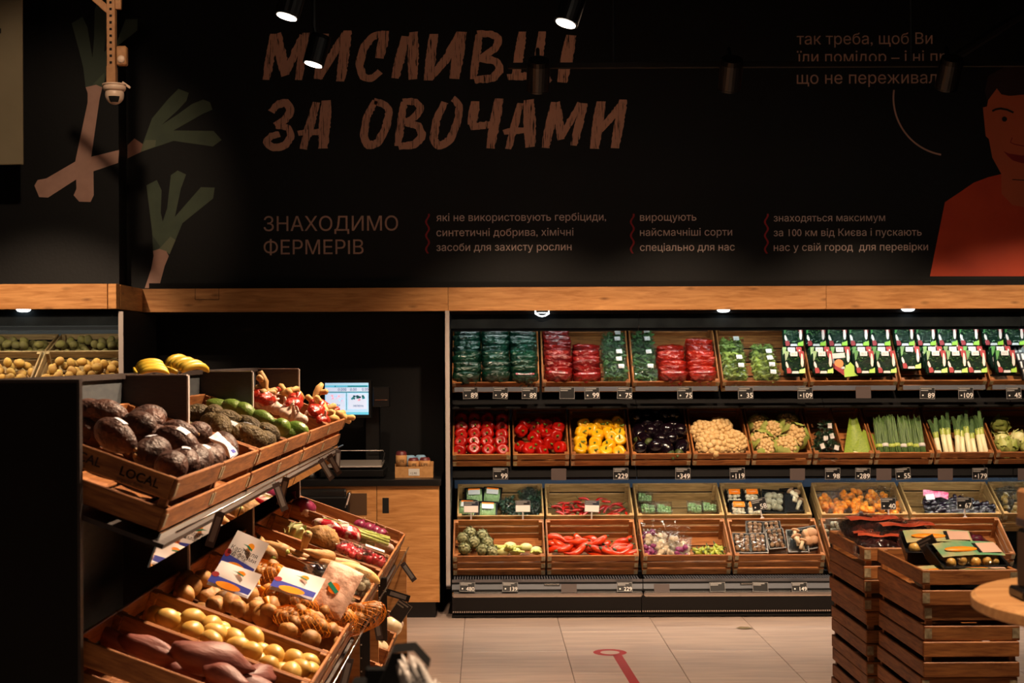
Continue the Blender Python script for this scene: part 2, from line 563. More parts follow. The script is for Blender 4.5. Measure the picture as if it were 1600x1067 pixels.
brush = mat('brush_paint', (214, 164, 140), (20, 15, 14), scale=1.0, stretch=(150, 1, 9), rough=0.6, lo=0.60, hi=0.64, detail=3)
def brush_stroke(mb, pts, w, D, rg, rough=1.0):
    """painted stroke: polyline in photo pixels, ragged edges"""
    P = [Vector((x, y)) for x, y in pts]
    # resample
    seg = []
    for a, b in zip(P[:-1], P[1:]):
        n = max(2, int((b - a).length / 3.0))
        seg += [a.lerp(b, k / n) for k in range(n)]
    seg.append(P[-1])
    # smooth corners
    for _ in range(2 if len(P) > 2 else 0):
        seg = [seg[0]] + [(seg[i - 1] + seg[i] * 2 + seg[i + 1]) / 4 for i in range(1, len(seg) - 1)] + [seg[-1]]
    vs, fs = [], []
    n = len(seg)
    for i, p in enumerate(seg):
        t = (seg[min(i + 1, n - 1)] - seg[max(i - 1, 0)])
        if t.length < 1e-6: t = Vector((0, 1))
        t.normalize()
        nrm = Vector((-t.y, t.x))
        u = i / (n - 1)
        ww = w / 2 * (0.86 + 0.2 * math.sin(PI * u))
        j1, j2 = rg.uniform(-0.5, 0.5) * rough, rg.uniform(-1.0, 1.0) * rough
        e = 0
        if i in (0, n - 1):
            e = rg.uniform(-1.2, 1.2)
        a = p + nrm * (ww + j1) + t * (e + (1.5 if i == n - 1 else 0)); b = p - nrm * (ww + j2) + t * (e - (1.8 if i == 0 else 0))
        vs += [at(a.x, a.y, D), at(b.x, b.y, D)]
    for i in range(n - 1):
        fs.append((2 * i, 2 * i + 1, 2 * i + 3, 2 * i + 2))
    mb.add(vs, fs)

A4 = lambda pts: [(400 + x / 4, y / 4) for x, y in pts]
B4 = lambda pts: [(800 + x / 4, y / 4) for x, y in pts]
HEAD1 = [
    [(A4([(112, 212), (65, 498)]), 13), (A4([(130, 215), (182, 465)]), 16), (A4([(185, 465), (290, 225)]), 11), (A4([(312, 205), (266, 495)]), 12)],
    [(A4([(432, 215), (388, 495)]), 15), (A4([(390, 490), (555, 215)]), 12), (A4([(572, 195), (528, 505)]), 15)],
    [(A4([(808, 195), (772, 365)]), 15), (A4([(800, 215), (740, 220), (675, 290), (645, 400), (665, 480), (720, 495), (770, 450)]), 12)],
    [(A4([(935, 230), (868, 490)]), 14), (A4([(985, 205), (980, 495)]), 16)],
    [(A4([(1112, 212), (1075, 500)]), 15), (A4([(1085, 490), (1190, 370), (1270, 210)]), 12), (A4([(1285, 200), (1238, 492)]), 17)],
    [(A4([(1395, 215), (1358, 490)]), 12), (A4([(1385, 212), (1460, 210), (1520, 235), (1500, 300), (1415, 355)]), 11), (A4([(1405, 368), (1500, 380), (1530, 430), (1480, 490), (1365, 500)]), 12)],
    [(B4([(66, 200), (22, 485)]), 14), (B4([(-20, 482), (190, 470)]), 11), (B4([(190, 202), (148, 470)]), 13), (B4([(200, 460), (240, 515)]), 10)],
    [(B4([(370, 222), (312, 515)]), 18)],
]
HEAD2 = [
    [(A4([(95, 700), (130, 655), (190, 640), (222, 690), (175, 755), (120, 785)]), 12), (A4([(130, 785), (205, 795), (222, 850), (180, 910), (110, 925), (60, 890), (95, 848), (150, 838)]), 11)],
    [(A4([(378, 640), (296, 925)]), 13), (A4([(440, 632), (418, 925)]), 17), (A4([(262, 832), (448, 822)]), 9)],
    [(A4([(745, 635), (695, 720), (672, 850), (700, 915), (765, 890), (815, 790), (835, 690), (800, 650), (745, 635)]), 12)],
    [(A4([(925, 640), (885, 910)]), 12), (A4([(918, 635), (1000, 635), (1035, 680), (990, 735), (935, 765)]), 11), (A4([(935, 768), (1015, 785), (1042, 850), (990, 905), (895, 915)]), 12)],
    [(A4([(1180, 640), (1130, 740), (1108, 870), (1140, 915), (1210, 880), (1260, 760), (1275, 660), (1235, 620)]), 12)],
    [(A4([(1372, 632), (1348, 780)]), 15), (A4([(1340, 795), (1480, 775)]), 11), (A4([(1518, 622), (1465, 920)]), 15)],
    [(B4([(52, 650), (-22, 925)]), 11), (B4([(105, 630), (115, 915)]), 18), (B4([(-45, 825), (90, 812)]), 9)],
    [(B4([(268, 640), (208, 920)]), 14), (B4([(282, 640), (304, 865)]), 12), (B4([(304, 865), (425, 650)]), 10), (B4([(452, 645), (385, 910)]), 12)],
    [(B4([(555, 640), (515, 925)]), 16), (B4([(550, 815), (690, 650)]), 11), (B4([(695, 630), (642, 925)]), 14)],
]
rg = random.Random(5)
for letters, lab in ((HEAD1, 'upper line of the big brush-painted headline on the black wall'),
                     (HEAD2, 'lower line of the big brush-painted headline on the black wall')):
    root = link('headline_lettering', None, T(0, WY, 2.6), None, lab, 'lettering')
    for L_ in letters:
        mb = MB()
        for k, (pts, w) in enumerate(L_):
            brush_stroke(mb, pts, w, WY - 0.0004 * k, rg)
        mb.v = [(x, y - WY, z - 2.6) for x, y, z in mb.v]
        link('letter', mb.mesh('letter', 'brush_paint'), I4, root)

def wall_text(lines, label, m='print_white', bold=0.0):
    o0 = at(lines[0][1], lines[0][3], WY)
    root = link('wall_lettering', None, T(o0), None, label, 'lettering')
    for s, xa, xb, yb in lines:
        me, w = textmesh(s, m, 1.0, bold)
        k = (xb - xa) * WY / FPX / w
        link('text_line', me, T(at(xa, yb, WY) - o0) @ R(90, 'X') @ SC(k), root)
wall_text([('ЗНАХОДИМО', 412, 622, 361), ('ФЕРМЕРIВ', 412, 568, 397.5)], 'two lines of large thin capitals just above the wooden beam', 'print_cream')
wall_text([('які не використовують гербіциди,', 682, 947, 345.5), ('синтетичні добрива, хімічні', 682, 896, 369), ('засоби для захисту рослин', 682, 893, 392)],
          'widest small text block, first one right of the large capitals')
wall_text([('вирощують', 1000, 1088, 345), ('найсмачніші сорти', 1000, 1144, 368.5), ('спеціально для нас', 1000, 1148, 392)],
          'narrow middle block of three small text lines above the beam')
wall_text([('знаходяться максимум', 1209, 1383, 346), ('за 100 км від Києва і пускають', 1209, 1440, 369), ('нас у свій город  для перевірки', 1209, 1450, 392)],
          'small three-line text block nearest the printed man, mentioning 100 km')
wall_text([('так треба, щоб Ви', 1245, 1457, 69.5), ('їли помідор – і ні про', 1245, 1495, 98), ('що не переживали', 1245, 1479, 131)],
          'three dim lines of speech text at upper right, crossed by the track', 'print_cream')

for xq, lab in ((668, 'leftmost of the three red wavy lines above the beam'), (988, 'middle one of the three red wavy lines above the beam'), (1197.5, 'rightmost of the three red wavy lines above the beam')):
    mb = MB()
    n = 48
    vs, fs = [], []
    for i in range(n + 1):
        u = i / n
        y = 334 + 62 * u
        x = xq + 2.3 * math.sin(u * 2 * PI * 2.9 + 1.0)
        p, q = at(x - 1.5, y, WY), at(x + 1.5, y, WY)
        vs += [p, q]
        if i < n:
            fs.append((2 * i, 2 * i + 1, 2 * i + 3, 2 * i + 2))
    link('wavy_line', mb.add(vs, fs).mesh('wavy_line', 'print_red'), I4, None, lab, 'wall print')

mb = MB()
vs, fs = [], []
for i in range(33):
    u = i / 32
    # speech arc, sampled from its three-point circle
    a = math.radians(188 - 88 * u)
    cx_, cy_, rx_, ry_ = 1486, 153, 90, 90
    for r in (-1.3, 1.3):
        vs.append(at(cx_ + (rx_ + r) * math.cos(a), cy_ + (ry_ + r) * math.sin(a), WY))
    if i < 32:
        fs.append((2 * i, 2 * i + 1, 2 * i + 3, 2 * i + 2))
link('speech_arc', mb.add(vs, fs).mesh('speech_arc', 'print_cream'), I4, None, 'thin pale speech arc beside the printed man on the wall', 'wall print')

# leeks
C1 = lambda pts: [(x / 4, y / 4) for x, y in pts]
C5 = lambda pts: [(x / 4, 250 + y / 4) for x, y in pts]
def print_part(root, name, pts, D, m, lift=0.0):
    mb = MB().poly([at(x, y, D - lift) - root.location for x, y in pts], 0)
    link(name, mb.mesh(name, m), I4, root)
def print_root(name, p, label):
    return link(name, None, T(p), None, label, 'wall print')

r = print_root('printed_leek', at(140, 200, WL), 'printed upright leek crossing another leek on the left wall')
print_part(r, 'leaves', C1([(448, 145), (515, 105), (545, 165), (578, 360), (588, 240), (592, 60), (612, 0), (668, 0), (672, 120), (652, 325), (735, 250), (785, 120), (860, 120), (858, 190), (745, 280), (690, 330), (672, 440), (655, 500), (645, 545), (600, 530), (535, 545), (520, 420), (490, 300)]), WL, 'print_leaf_dark')
print_part(r, 'leaf_fold', C1([(578, 530), (652, 455), (655, 500), (645, 545), (600, 530)]), WL, 'print_leaf', 0.0006)
print_part(r, 'stalk', C1([(535, 545), (600, 530), (640, 545), (622, 620), (570, 980), (584, 1070), (586, 1220), (566, 1262), (495, 1260), (460, 1220), (478, 1180), (476, 1120), (470, 1010), (548, 640), (548, 580)]), WL, 'print_stalk', 0.0003)
r = print_root('printed_leek', at(90, 280, WL), 'printed slanting leek with its bulb at lower left on the left wall')
print_part(r, 'stalk', C1([(215, 1160), (235, 1125), (290, 1115), (470, 1010), (570, 980), (745, 937), (738, 1018), (585, 1070), (470, 1125), (300, 1235), (245, 1232)]), WL, 'print_stalk')
r = print_root('printed_leek', at(250, 220, WY), 'printed leafy end of the slanting leek, right of the wall corner')
print_part(r, 'stalk_end', C1([(797, 908), (840, 865), (892, 900), (880, 950), (797, 990)]), WY, 'print_stalk_shade')
print_part(r, 'leaves', C1([(892, 900), (950, 740), (1050, 620), (1115, 555), (1180, 580), (1165, 630), (1110, 690), (1010, 780), (1110, 715), (1200, 650), (1270, 622), (1312, 638), (1328, 685), (1270, 710), (1085, 815), (1335, 818), (1385, 875), (1330, 915), (1085, 880), (880, 950)]), WY, 'print_leaf')
print_part(r, 'leaf_fold', C1([(892, 905), (910, 875), (975, 875), (970, 915), (880, 950)]), WY, 'print_leaf_light', 0.0006)
r = print_root('printed_leek', at(245, 400, WY), 'printed leek standing on the wooden beam')
print_part(r, 'leaves', C5([(957, 568), (950, 440), (915, 158), (980, 125), (1010, 190), (1005, 330), (1017, 385), (1045, 300), (1068, 95), (1110, 65), (1163, 90), (1130, 180), (1093, 355), (1255, 170), (1342, 172), (1332, 240), (1140, 395), (1060, 590), (1040, 570), (995, 555)]), WY, 'print_leaf')
print_part(r, 'leaf_fold', C5([(990, 560), (1065, 478), (1098, 500), (1058, 590), (1040, 570), (995, 555)]), WY, 'print_leaf_light', 0.0006)
print_part(r, 'leaf_shade', C5([(957, 568), (952, 470), (1000, 540), (995, 555)]), WY, 'print_leaf_dark', 0.0006)
print_part(r, 'stalk', C5([(905, 800), (945, 680), (960, 600), (957, 568), (995, 555), (1040, 570), (1055, 600), (1030, 660), (992, 800)]), WY, 'print_stalk', 0.0003)

# printed man
r = print_root('printed_man', at(1540, 430, WY), 'printed picture of a dark-haired man in a red-orange sweater')
G = lambda pts: [(1440 + x * 160 / 551, 130 + y * 310 / 1067) for x, y in pts]
print_part(r, 'sweater', G([(45, 1038), (125, 640), (200, 590), (280, 535), (360, 505), (430, 488), (430, 595), (490, 655), (560, 665), (700, 655), (780, 590), (780, 488), (850, 505), (930, 535), (1010, 590), (1085, 640), (1165, 1038)]), WY, 'print_sweater')
print_part(r, 'neck', G([(428, 470), (430, 595), (490, 655), (560, 667), (700, 655), (780, 595), (780, 470)]), WY, 'print_skin', 0.0003)
print_part(r, 'face', G([(352, 125), (358, 90), (405, 28), (430, 60), (470, 68), (540, 60), (720, 60), (800, 30), (850, 90), (856, 290), (845, 370), (800, 480), (720, 520), (490, 520), (430, 490), (380, 400), (362, 300), (345, 285), (330, 130)]), WY, 'print_skin', 0.0006)
print_part(r, 'hair', G([(405, 28), (352, 90), (340, 40), (360, -40), (450, -90), (600, -110), (760, -90), (850, -30), (860, 80), (850, 95), (800, 30), (720, 58), (560, 60), (480, 68), (440, 62)]), WY, 'print_hair', 0.0009)
print_part(r, 'mouth', G([(440, 365), (470, 378), (540, 388), (640, 385), (700, 370), (660, 410), (600, 428), (540, 430), (490, 415), (462, 390)]), WY, 'print_lip', 0.0009)
def print_line(pts, w, m='print_line', name='line'):
    mb = MB(); vs = []; fs = []
    for i, p in enumerate(pts):
        a = Vector(pts[max(i - 1, 0)]); b = Vector(pts[min(i + 1, len(pts) - 1)])
        t = (b - a).normalized(); n_ = Vector((-t.y, t.x)) * w / 2
        for sgn in (1, -1):
            q = Vector(p) + n_ * sgn
            vs.append(at(q.x, q.y, WY - 0.0012) - r.location)
        if i:
            fs.append((2 * i - 2, 2 * i - 1, 2 * i + 1, 2 * i))
    link(name, mb.add(vs, fs).mesh(name, m), I4, r)
print_line(G([(380, 150), (400, 140), (425, 136), (460, 142), (495, 158)]), 3.2, name='eyebrow')
print_line(G([(620, 158), (655, 142), (690, 136), (720, 142), (745, 150)]), 3.2, name='eyebrow')
for ex in (446, 668):
    print_part(r, 'eye', G([(ex + 14 * math.cos(q * PI / 7), 193 + 14 * math.sin(q * PI / 7)) for q in range(14)]), WY, 'print_line', 0.001)
print_line(G([(488, 292), (478, 318), (500, 328), (550, 338), (590, 334)]), 1.6, 'print_lip', 'nose_line')
print_line(G([(488, 518), (560, 522), (640, 518)]), 1.4, name='chin_line')

# olive poster at the left edge
lo, hi = at(-150, 258, 9.06), at(35, -60, 9.06)
r = link('hanging_poster', None, T(lo.x, 9.06, lo.z), None, 'olive beige hanging poster board at the upper left edge', 'poster')
link('board', boxmesh((hi.x - lo.x, 0.02, hi.z - lo.z), 'poster_olive', 0.004), T((hi.x - lo.x) / 2, 0, (hi.z - lo.z) / 2), r)
link('letter_stroke', boxmesh((0.16, 0.004, 0.03), 'print_line'), T(at(-18, 49, 9.06) - Vector((lo.x, 9.06, lo.z)) - Vector((0, 0.012, 0))), r)

# ------------------------------------------------------------------ track, spot heads, camera mast
tz = at(1200, 103, 8.0).z
r = link('lighting_track', None, T(2.0, 8.0, 3.262), None, 'long black lighting track crossing in front of the wall text', 'track')
link('rail', boxmesh((3.9, 0.034, 0.030), 'matte_black', 0.003), T(0.08, 0, 0), r)
for xx in (-1.3, 0.3, 1.7):
    link('suspension_rod', MB().tube([(xx, 0, 0.015), (xx, 0, 1.44)], 0.006, 6).mesh('suspension_rod', 'satin_black'), I4, r)
r = link('roof_truss', None, T(2.8, 8.6, 3.6), None, 'dark slanting roof strut at the upper right corner', 'strut')
link('strut_bar', MB().tube([at(1478, 98, 8.6) - r.location, at(1680, -30, 8.6) - r.location], 0.028, 8).mesh('strut_bar', 'matte_black'), I4, r)

head_me = MB().lathe([(0.02, 0.16), (0.056, 0.155), (0.062, 0.13), (0.062, -0.005), (0.058, -0.012), (0.056, -0.012)], 24).mesh('housing', 'satin_black', False)
lens_me = MB().lathe([(0.050, -0.0205), (0.050, -0.0185)], 24).mesh('lens', 'lamp_lens')
rim_me = MB().lathe([(0.058, -0.018), (0.062, -0.018), (0.062, -0.008), (0.058, -0.008)], 24).mesh('bezel', 'satin_black')
SPOT_LABELS = ['black spot head under the track in front of the end of the headline', 'black spot head under the middle of the track', 'black spot head under the track beside the speech text',
               'black spot head at the right end of the track', 'lit black ceiling spot above the end of the headline', 'lit black ceiling spot at the top edge above the start of the headline',
               'lit black spot head hanging in front of the second headline letter']
SPOT_TOP = [3.246, 3.246, 3.246, 3.246, 4.7, 4.7, 4.7]
for i, (p, a, pw, ang, bl) in enumerate(SPOTS):
    p, a = Vector(p), Vector(a)
    d = (a - p).normalized()
    q = d.to_track_quat('-Z', 'Y').to_matrix().to_4x4()
    lab = SPOT_LABELS[i] if i < len(SPOT_LABELS) else 'black ceiling spot head out of view over the sales floor'
    r = link('track_spot', None, T(p), None, lab, 'spotlight', 'ceiling spot heads' if i >= len(SPOT_LABELS) else None)
    link('housing', head_me, q, r)
    link('bezel', rim_me, q, r)
    link('lens', lens_me, q, r)
    top = SPOT_TOP[i] if i < len(SPOT_TOP) else 4.7
    link('arm', MB().tube([q @ Vector((0, 0, 0.10)), Vector((0, 0.0, 0.2)), Vector((0, 0, top - p.z))], 0.011, 6).mesh('arm', 'satin_black'), I4, r)
    ld = bpy.data.lights.new('spot_beam', 'SPOT')
    ld.energy = pw * LIGHT_GAIN
    ld.color = WARM
    ld.spot_size = math.radians(ang)
    ld.spot_blend = bl
    ld.shadow_soft_size = 0.045
    lo_ = bpy.data.objects.new('spot_beam', ld)
    COL.objects.link(lo_)
    lo_.parent = r
    lo_.matrix_basis = q @ T(0, 0, -0.03)

MD = 7.6
o0 = at(175, 131, MD)
r = link('camera_mast', None, T(o0), None, 'tan perforated mast hanging from the ceiling at upper left', 'mast')
hgt = at(175, -150, MD).z - o0.z
link('mast_bar', boxmesh((0.043, 0.043, hgt), 'mount_tan', 0.002), T(0, 0, hgt / 2), r)
link('sleeve', boxmesh((0.047, 0.047, 0.085), 'mount_tan', 0.002), T(0, 0, 0.045), r)
for k in range(14):
    link('hole', boxmesh((0.012, 0.004, 0.012), 'hole_black'), T(0, -0.0225, 0.105 + k * 0.034), r)
link('brace', boxmesh((0.30, 0.02, 0.035), 'mount_tan', 0.002), T(-0.105, 0, 0.455) @ R(42, 'Y'), r)
link('gusset', boxmesh((0.03, 0.02, 0.10), 'mount_tan', 0.002), T(0.035, 0, 0.43), r)
r2 = link('dome_camera', None, T(at(179, 133, MD)), None, 'white dome security camera under the tan mast', 'camera')
link('mount_plate', MB().lathe([(0.062, -0.002), (0.062, 0.004)], 24).mesh('mount_plate', 'cam_white'), I4, r2)
link('body', MB().lathe([(0.050, -0.03), (0.057, -0.022), (0.058, -0.002)], 24).mesh('body', 'cam_white', True), I4, r2)
def dome(t, p):
    s_ = math.sin(p); return (0.048 * s_ * math.cos(t), 0.048 * s_ * math.sin(t), -0.05 + 0.05 * math.cos(p))
link('dome', MB().ball(dome, 20, 12).mesh('dome', 'cam_white', True), I4, r2)
def lens_patch(u, v):
    a = math.radians(-115 + 70 * u); e = math.radians(-12 - 38 * v)
    return (0.0495 * math.cos(e) * math.cos(a), 0.0495 * math.cos(e) * math.sin(a), -0.052 + 0.0515 * math.sin(e))
link('lens_window', MB().grid(lens_patch, 10, 6).mesh('lens_window', 'hole_black', True), I4, r2)
link('side_arm', boxmesh((0.05, 0.015, 0.012), 'cam_white', 0.002), T(0.06, 0, 0.0) @ R(35, 'Y'), r2)
r3 = link('motion_sensor', None, T(at(191, 103, MD)), None, 'small beige sensor box on the side of the tan mast', 'sensor')
link('case', boxmesh((0.052, 0.045, 0.098), 'mount_tan', 0.006), T(0, 0, 0.05), r3)
link('sensor_eye', MB().ball(lambda t, p: (0.02 * math.sin(p) * math.cos(t), -0.022 + 0.012 * math.sin(p) * math.sin(t), 0.03 + 0.02 * math.cos(p)), 14, 8).mesh('sensor_eye', 'cam_white', True), I4, r3)

# ------------------------------------------------------------------ floor marking and scrap
c = at(953, 1020, 8.53); c.z = 0.0005
mb = MB(); vs = []; fs = []
for k in range(40):
    a = 2 * PI * k / 40
    for rr in (0.055, 0.096):
        vs.append((rr * math.cos(a), rr * math.sin(a), 0))
    fs.append((2 * k, 2 * k + 1, (2 * k + 3) % 80, (2 * k + 2) % 80))
r = link('floor_marking', None, T(c.x, c.y, 0.0006), None, 'dark red ring and stripe marking stuck on the tile floor', 'floor marking')
link('ring', mb.add(vs, fs).mesh('ring', 'floor_red'), I4, r)
mb = MB()
e1 = Vector((0.035, -0.075, 0)); e2 = Vector((0.10, -1.9, 0))
mb.add([e1 + Vector((-0.026, 0, 0)), e1 + Vector((0.026, 0, 0)), e2 + Vector((0.026, 0, 0)), e2 + Vector((-0.026, 0, 0))], [(0, 3, 2, 1)])
link('stripe', mb.mesh('stripe', 'floor_red'), I4, r)
mat('dry_leaf', (110, 92, 58), (88, 74, 44), scale=20, rough=0.7)
p = at(1163, 984, 9.25)
mb = MB().add([(-0.055, 0.0, 0.004), (-0.02, 0.03, 0.008), (0.03, 0.04, 0.004), (0.055, -0.01, 0.006), (0.0, -0.03, 0.004)], [(0, 4, 1), (1, 4, 3), (1, 3, 2)])
link('fallen_leaf', mb.mesh('fallen_leaf', 'dry_leaf'), T(p.x, p.y, 0.001), None, 'dry brownish leaf scrap lying on the tile floor', 'leaf')
# ------------------------------------------------------------------ crates
_crate = {}
def crate_spec(w, d, h, wm='crate_wood', n=2, plates=True, gap=0.014, handle=False):
    k = (round(w, 3), round(d, 3), h, wm, n, plates)
    if k in _crate:
        return _crate[k]
    th = 0.010
    ph = (h - gap * (n - 1)) / n
    ch = []
    lng = boxmesh((w, th, ph), wm, 0.0026, 'plank')
    sid = boxmesh((d - 2 * th, th, ph), wm, 0.0026, 'plank')
    for i in range(n):
        z = ph / 2 + i * (ph + gap)
        ch.append(Spec('plank', lng, M=T(0, th / 2, z)))
        ch.append(Spec('plank', lng, M=T(0, d - th / 2, z)))
        for sg in (-1, 1):
            ch.append(Spec('plank', sid, M=T(sg * (w / 2 - th / 2), d / 2, z) @ R(90, 'Z')))
    post = boxmesh((0.022, 0.022, h - 0.004), wm, 0.002, 'corner_post')
    for sg in (-1, 1):
        for y in (th + 0.011, d - th - 0.011):
            ch.append(Spec('corner_post', post, M=T(sg * (w / 2 - th - 0.011), y, h / 2)))
    ns = 4
    sw = (d - 2 * th - 0.012 * (ns - 1)) / ns
    sl = boxmesh((w - 2 * th, sw, 0.006), wm, 0.001, 'slat')
    for i in range(ns):
        ch.append(Spec('slat', sl, M=T(0, th + sw / 2 + i * (sw + 0.012), 0.003)))
    if plates:
        pm = boxmesh((0.024, 0.0015, min(0.034, ph * 0.75)), 'plate_metal', 0.0, 'corner_plate')
        for i in range(n):
            z = ph / 2 + i * (ph + gap)
            for sg in (-1, 1):
                ch.append(Spec('corner_plate', pm, M=T(sg * (w / 2 - 0.014), -0.0009, z)))
    _crate[k] = Spec('wooden_crate', None, ch)
    return _crate[k]

class Crate:
    """a placed crate: local frame x width (centred), y depth from the front, z up from its bottom"""
    def __init__(s, w, d, h, M, label, group, wm='crate_wood', n=2, plates=True, gap=0.014):
        s.w, s.d, s.h, s.M = w, d, h, M
        s.o = crate_spec(w, d, h, wm, n, plates, gap).put(M, label, 'crate', group)
        s.side = label

def tilt_M(p, deg, h, yaw=None):
    """crate whose front top edge centre sits at p, rear raised by deg"""
    return T(p) @ (yaw if yaw is not None else I4) @ R(deg, 'X') @ T(0, 0, -h)

# ------------------------------------------------------------------ refrigerated wall case
CASE_X = [-0.224, 1.013, 2.270, 3.530, 4.790]
CASE_NAMES = ['left', 'middle', 'right']
CASE_LABELS = ['black refrigerated wall case below the peppers, left section next to the weighing cabinet', 'middle section of the black refrigerated wall case below the eggplants and cauliflowers',
               'right section of the black refrigerated wall case partly behind the crate stack', 'outermost section of the refrigerated wall case beyond the right picture edge']
for k in range(4):
    xa, xb = CASE_X[k], CASE_X[k + 1]
    w = xb - xa
    r = link('refrigerated_case', None, T((xa + xb) / 2, 9.7, 0), None, CASE_LABELS[k], 'display case')
    def part(name, c, d, m, M=I4, ch=0.0):
        return link(name, boxmesh(d, m, ch, name), T(*c) @ M, r)
    part('kick_plate', (0, 0.02, 0.08), (w - 0.004, 0.02, 0.13), 'satin_black')
    part('toe_strip', (0, -0.01, 0.012), (w, 0.03, 0.012), 'satin_black')
    mb = MB()
    nv = int(w / 0.0145)
    for i in range(nv):
        mb.box((-w / 2 + 0.01 + i * 0.0145, 0.006, 0.034), (0.008, 0.006, 0.010))
    link('vent_strip', mb.mesh('vent_strip', 'chrome'), I4, r, kind='stuff')
    part('bumper', (0, -0.10, 0.166), (w - 0.008, 0.05, 0.036), 'chrome', ch=0.01)
    part('bumper_shadow_gap', (0, -0.07, 0.19), (w - 0.004, 0.06, 0.012), 'matte_black')
    tr = part('ticket_rail', (0, -0.088, 0.218), (w - 0.006, 0.006, 0.05), 'strip_grey', R(-20, 'X'))
    link('brand_plate', boxmesh((0.10, 0.004, 0.022), 'satin_black', 0.001), T(0.03 + 0.02 * k, -0.005, 0.008), tr)
    link('brand_plate_border', boxmesh((0.094, 0.004, 0.008), 'chrome', 0.001), T(0.03 + 0.02 * k, -0.0065, 0.008), tr)
    mb = MB()
    n = int((w - 0.03) / 0.0172)
    for i in range(n):
        mb.box((-w / 2 + 0.02 + i * 0.0172, -0.02, 0.256), (0.007, 0.13, 0.012))
    link('air_grille', mb.mesh('air_grille', 'strip_grey'), I4, r, kind='stuff')
    part('grille_tray', (0, -0.02, 0.235), (w - 0.006, 0.14, 0.01), 'matte_black')
    part('grille_lip', (0, -0.083, 0.248), (w - 0.006, 0.006, 0.02), 'grey_metal')
    part('deck', (0, 0.56, 0.14), (w - 0.004, 1.02, 0.20), 'matte_black')
    part('back_panel', (0, 1.06, 1.08), (w - 0.002, 0.02, 1.75), 'satin_black')
    part('duct_panel', (0, 0.93, 0.86), (w - 0.002, 0.02, 0.20), 'blue_panel')
    mb = MB()
    for i in range(int(w / 0.03)):
        mb.box((-w / 2 + 0.02 + i * 0.03, 0.9195, 0.86), (0.016, 0.002, 0.008))
        mb.box((-w / 2 + 0.02 + i * 0.03, 0.9195, 0.90), (0.016, 0.002, 0.008))
    link('duct_slots', mb.mesh('duct_slots', 'hole_black'), I4, r, kind='stuff')
    part('shelf_upper', (0, 0.46, 1.51), (w - 0.004, 0.50, 0.012), 'matte_black', R(40, 'X'))
    part('shelf_lower', (0, 0.52, 1.06), (w - 0.004, 0.62, 0.012), 'matte_black', R(36, 'X'))
    part('shelf_lip', (0, 0.26, 0.915), (w - 0.004, 0.012, 0.05), 'matte_black')
    part('canopy', (0, 0.58, 1.988), (w - 0.002, 0.98, 0.018), 'matte_black')
    part('canopy_glass', (0, 0.105, 1.940), (w - 0.002, 0.008, 0.115), 'dark_glass', R(-14, 'X'))
    part('canopy_lip', (0, 0.135, 1.876), (w - 0.002, 0.030, 0.020), 'lip_blue', ch=0.004)
    # small strip lamp tucked behind the canopy lip
    lamp = part('strip_lamp', (0, 0.19, 1.925), (w - 0.1, 0.03, 0.014), 'case_lamp')
    ld = bpy.data.lights.new('strip_light', 'AREA')
    ld.shape = 'RECTANGLE'; ld.size = w - 0.1; ld.size_y = 0.03; ld.energy = 3.0; ld.color = (0.82, 1.0, 0.97)
    lo_ = bpy.data.objects.new('strip_light', ld); COL.objects.link(lo_); lo_.parent = r
    lo_.matrix_basis = T(0, 0.19, 1.916) @ R(12, 'X')
    # lamp under the lower shelf
    ld = bpy.data.lights.new('strip_light', 'AREA')
    ld.shape = 'RECTANGLE'; ld.size = w - 0.1; ld.size_y = 0.03; ld.energy = 4.2; ld.color = (1.0, 0.97, 0.80)
    lo_ = bpy.data.objects.new('strip_light', ld); COL.objects.link(lo_); lo_.parent = r
    lo_.matrix_basis = T(0, 0.33, 0.892) @ R(10, 'X')
    part('strip_lamp', (0, 0.33, 0.905), (w - 0.1, 0.03, 0.014), 'case_lamp')

r = link('case_side_panel', None, T(-0.247, 9.7, 0), None, 'tall pale grey end panel between cabinet and wall case', 'panel')
link('panel', boxmesh((0.028, 1.0, 1.82), 'satin_black'), T(0, 0.53, 1.09), r)
link('front_edge', boxmesh((0.029, 0.012, 1.79), 'edge_grey', 0.002), T(0, 0.02, 1.105), r)
link('edge_foot', boxmesh((0.031, 0.02, 0.012), 'grey_metal', 0.002), T(0, 0.02, 0.205), r)

for xq, kk in ((1130, 'second'), (1418, 'third')):
    p = at(xq, 481, 9.80)
    link('downlight', MB().lathe([(0.02, -0.016), (0.036, -0.011), (0.044, 0.0), (0.044, 0.012)], 20).mesh('downlight', 'case_lamp', True), T(p.x, 9.79, 2.0), None,
         'small round white downlight under the beam, %s from the left over the wall case' % kk, 'lamp')
p = at(847, 484, 9.76)
r = link('lamp_bracket', None, T(p.x, 9.75, 1.998), None, 'white curved lamp bracket hanging under the beam above the red bags', 'lamp')
link('bracket_arms', MB().tube([(-0.044, 0, 0), (-0.044, 0, -0.018), (-0.02, 0, -0.032), (0, 0, -0.036), (0.02, 0, -0.032), (0.044, 0, -0.018), (0.044, 0, 0)], 0.0045, 8).mesh('bracket_arms', 'case_lamp'), I4, r)
link('crossbar', MB().tube([(-0.044, 0, -0.014), (0.044, 0, -0.014)], 0.003, 6).mesh('crossbar', 'case_lamp'), I4, r)

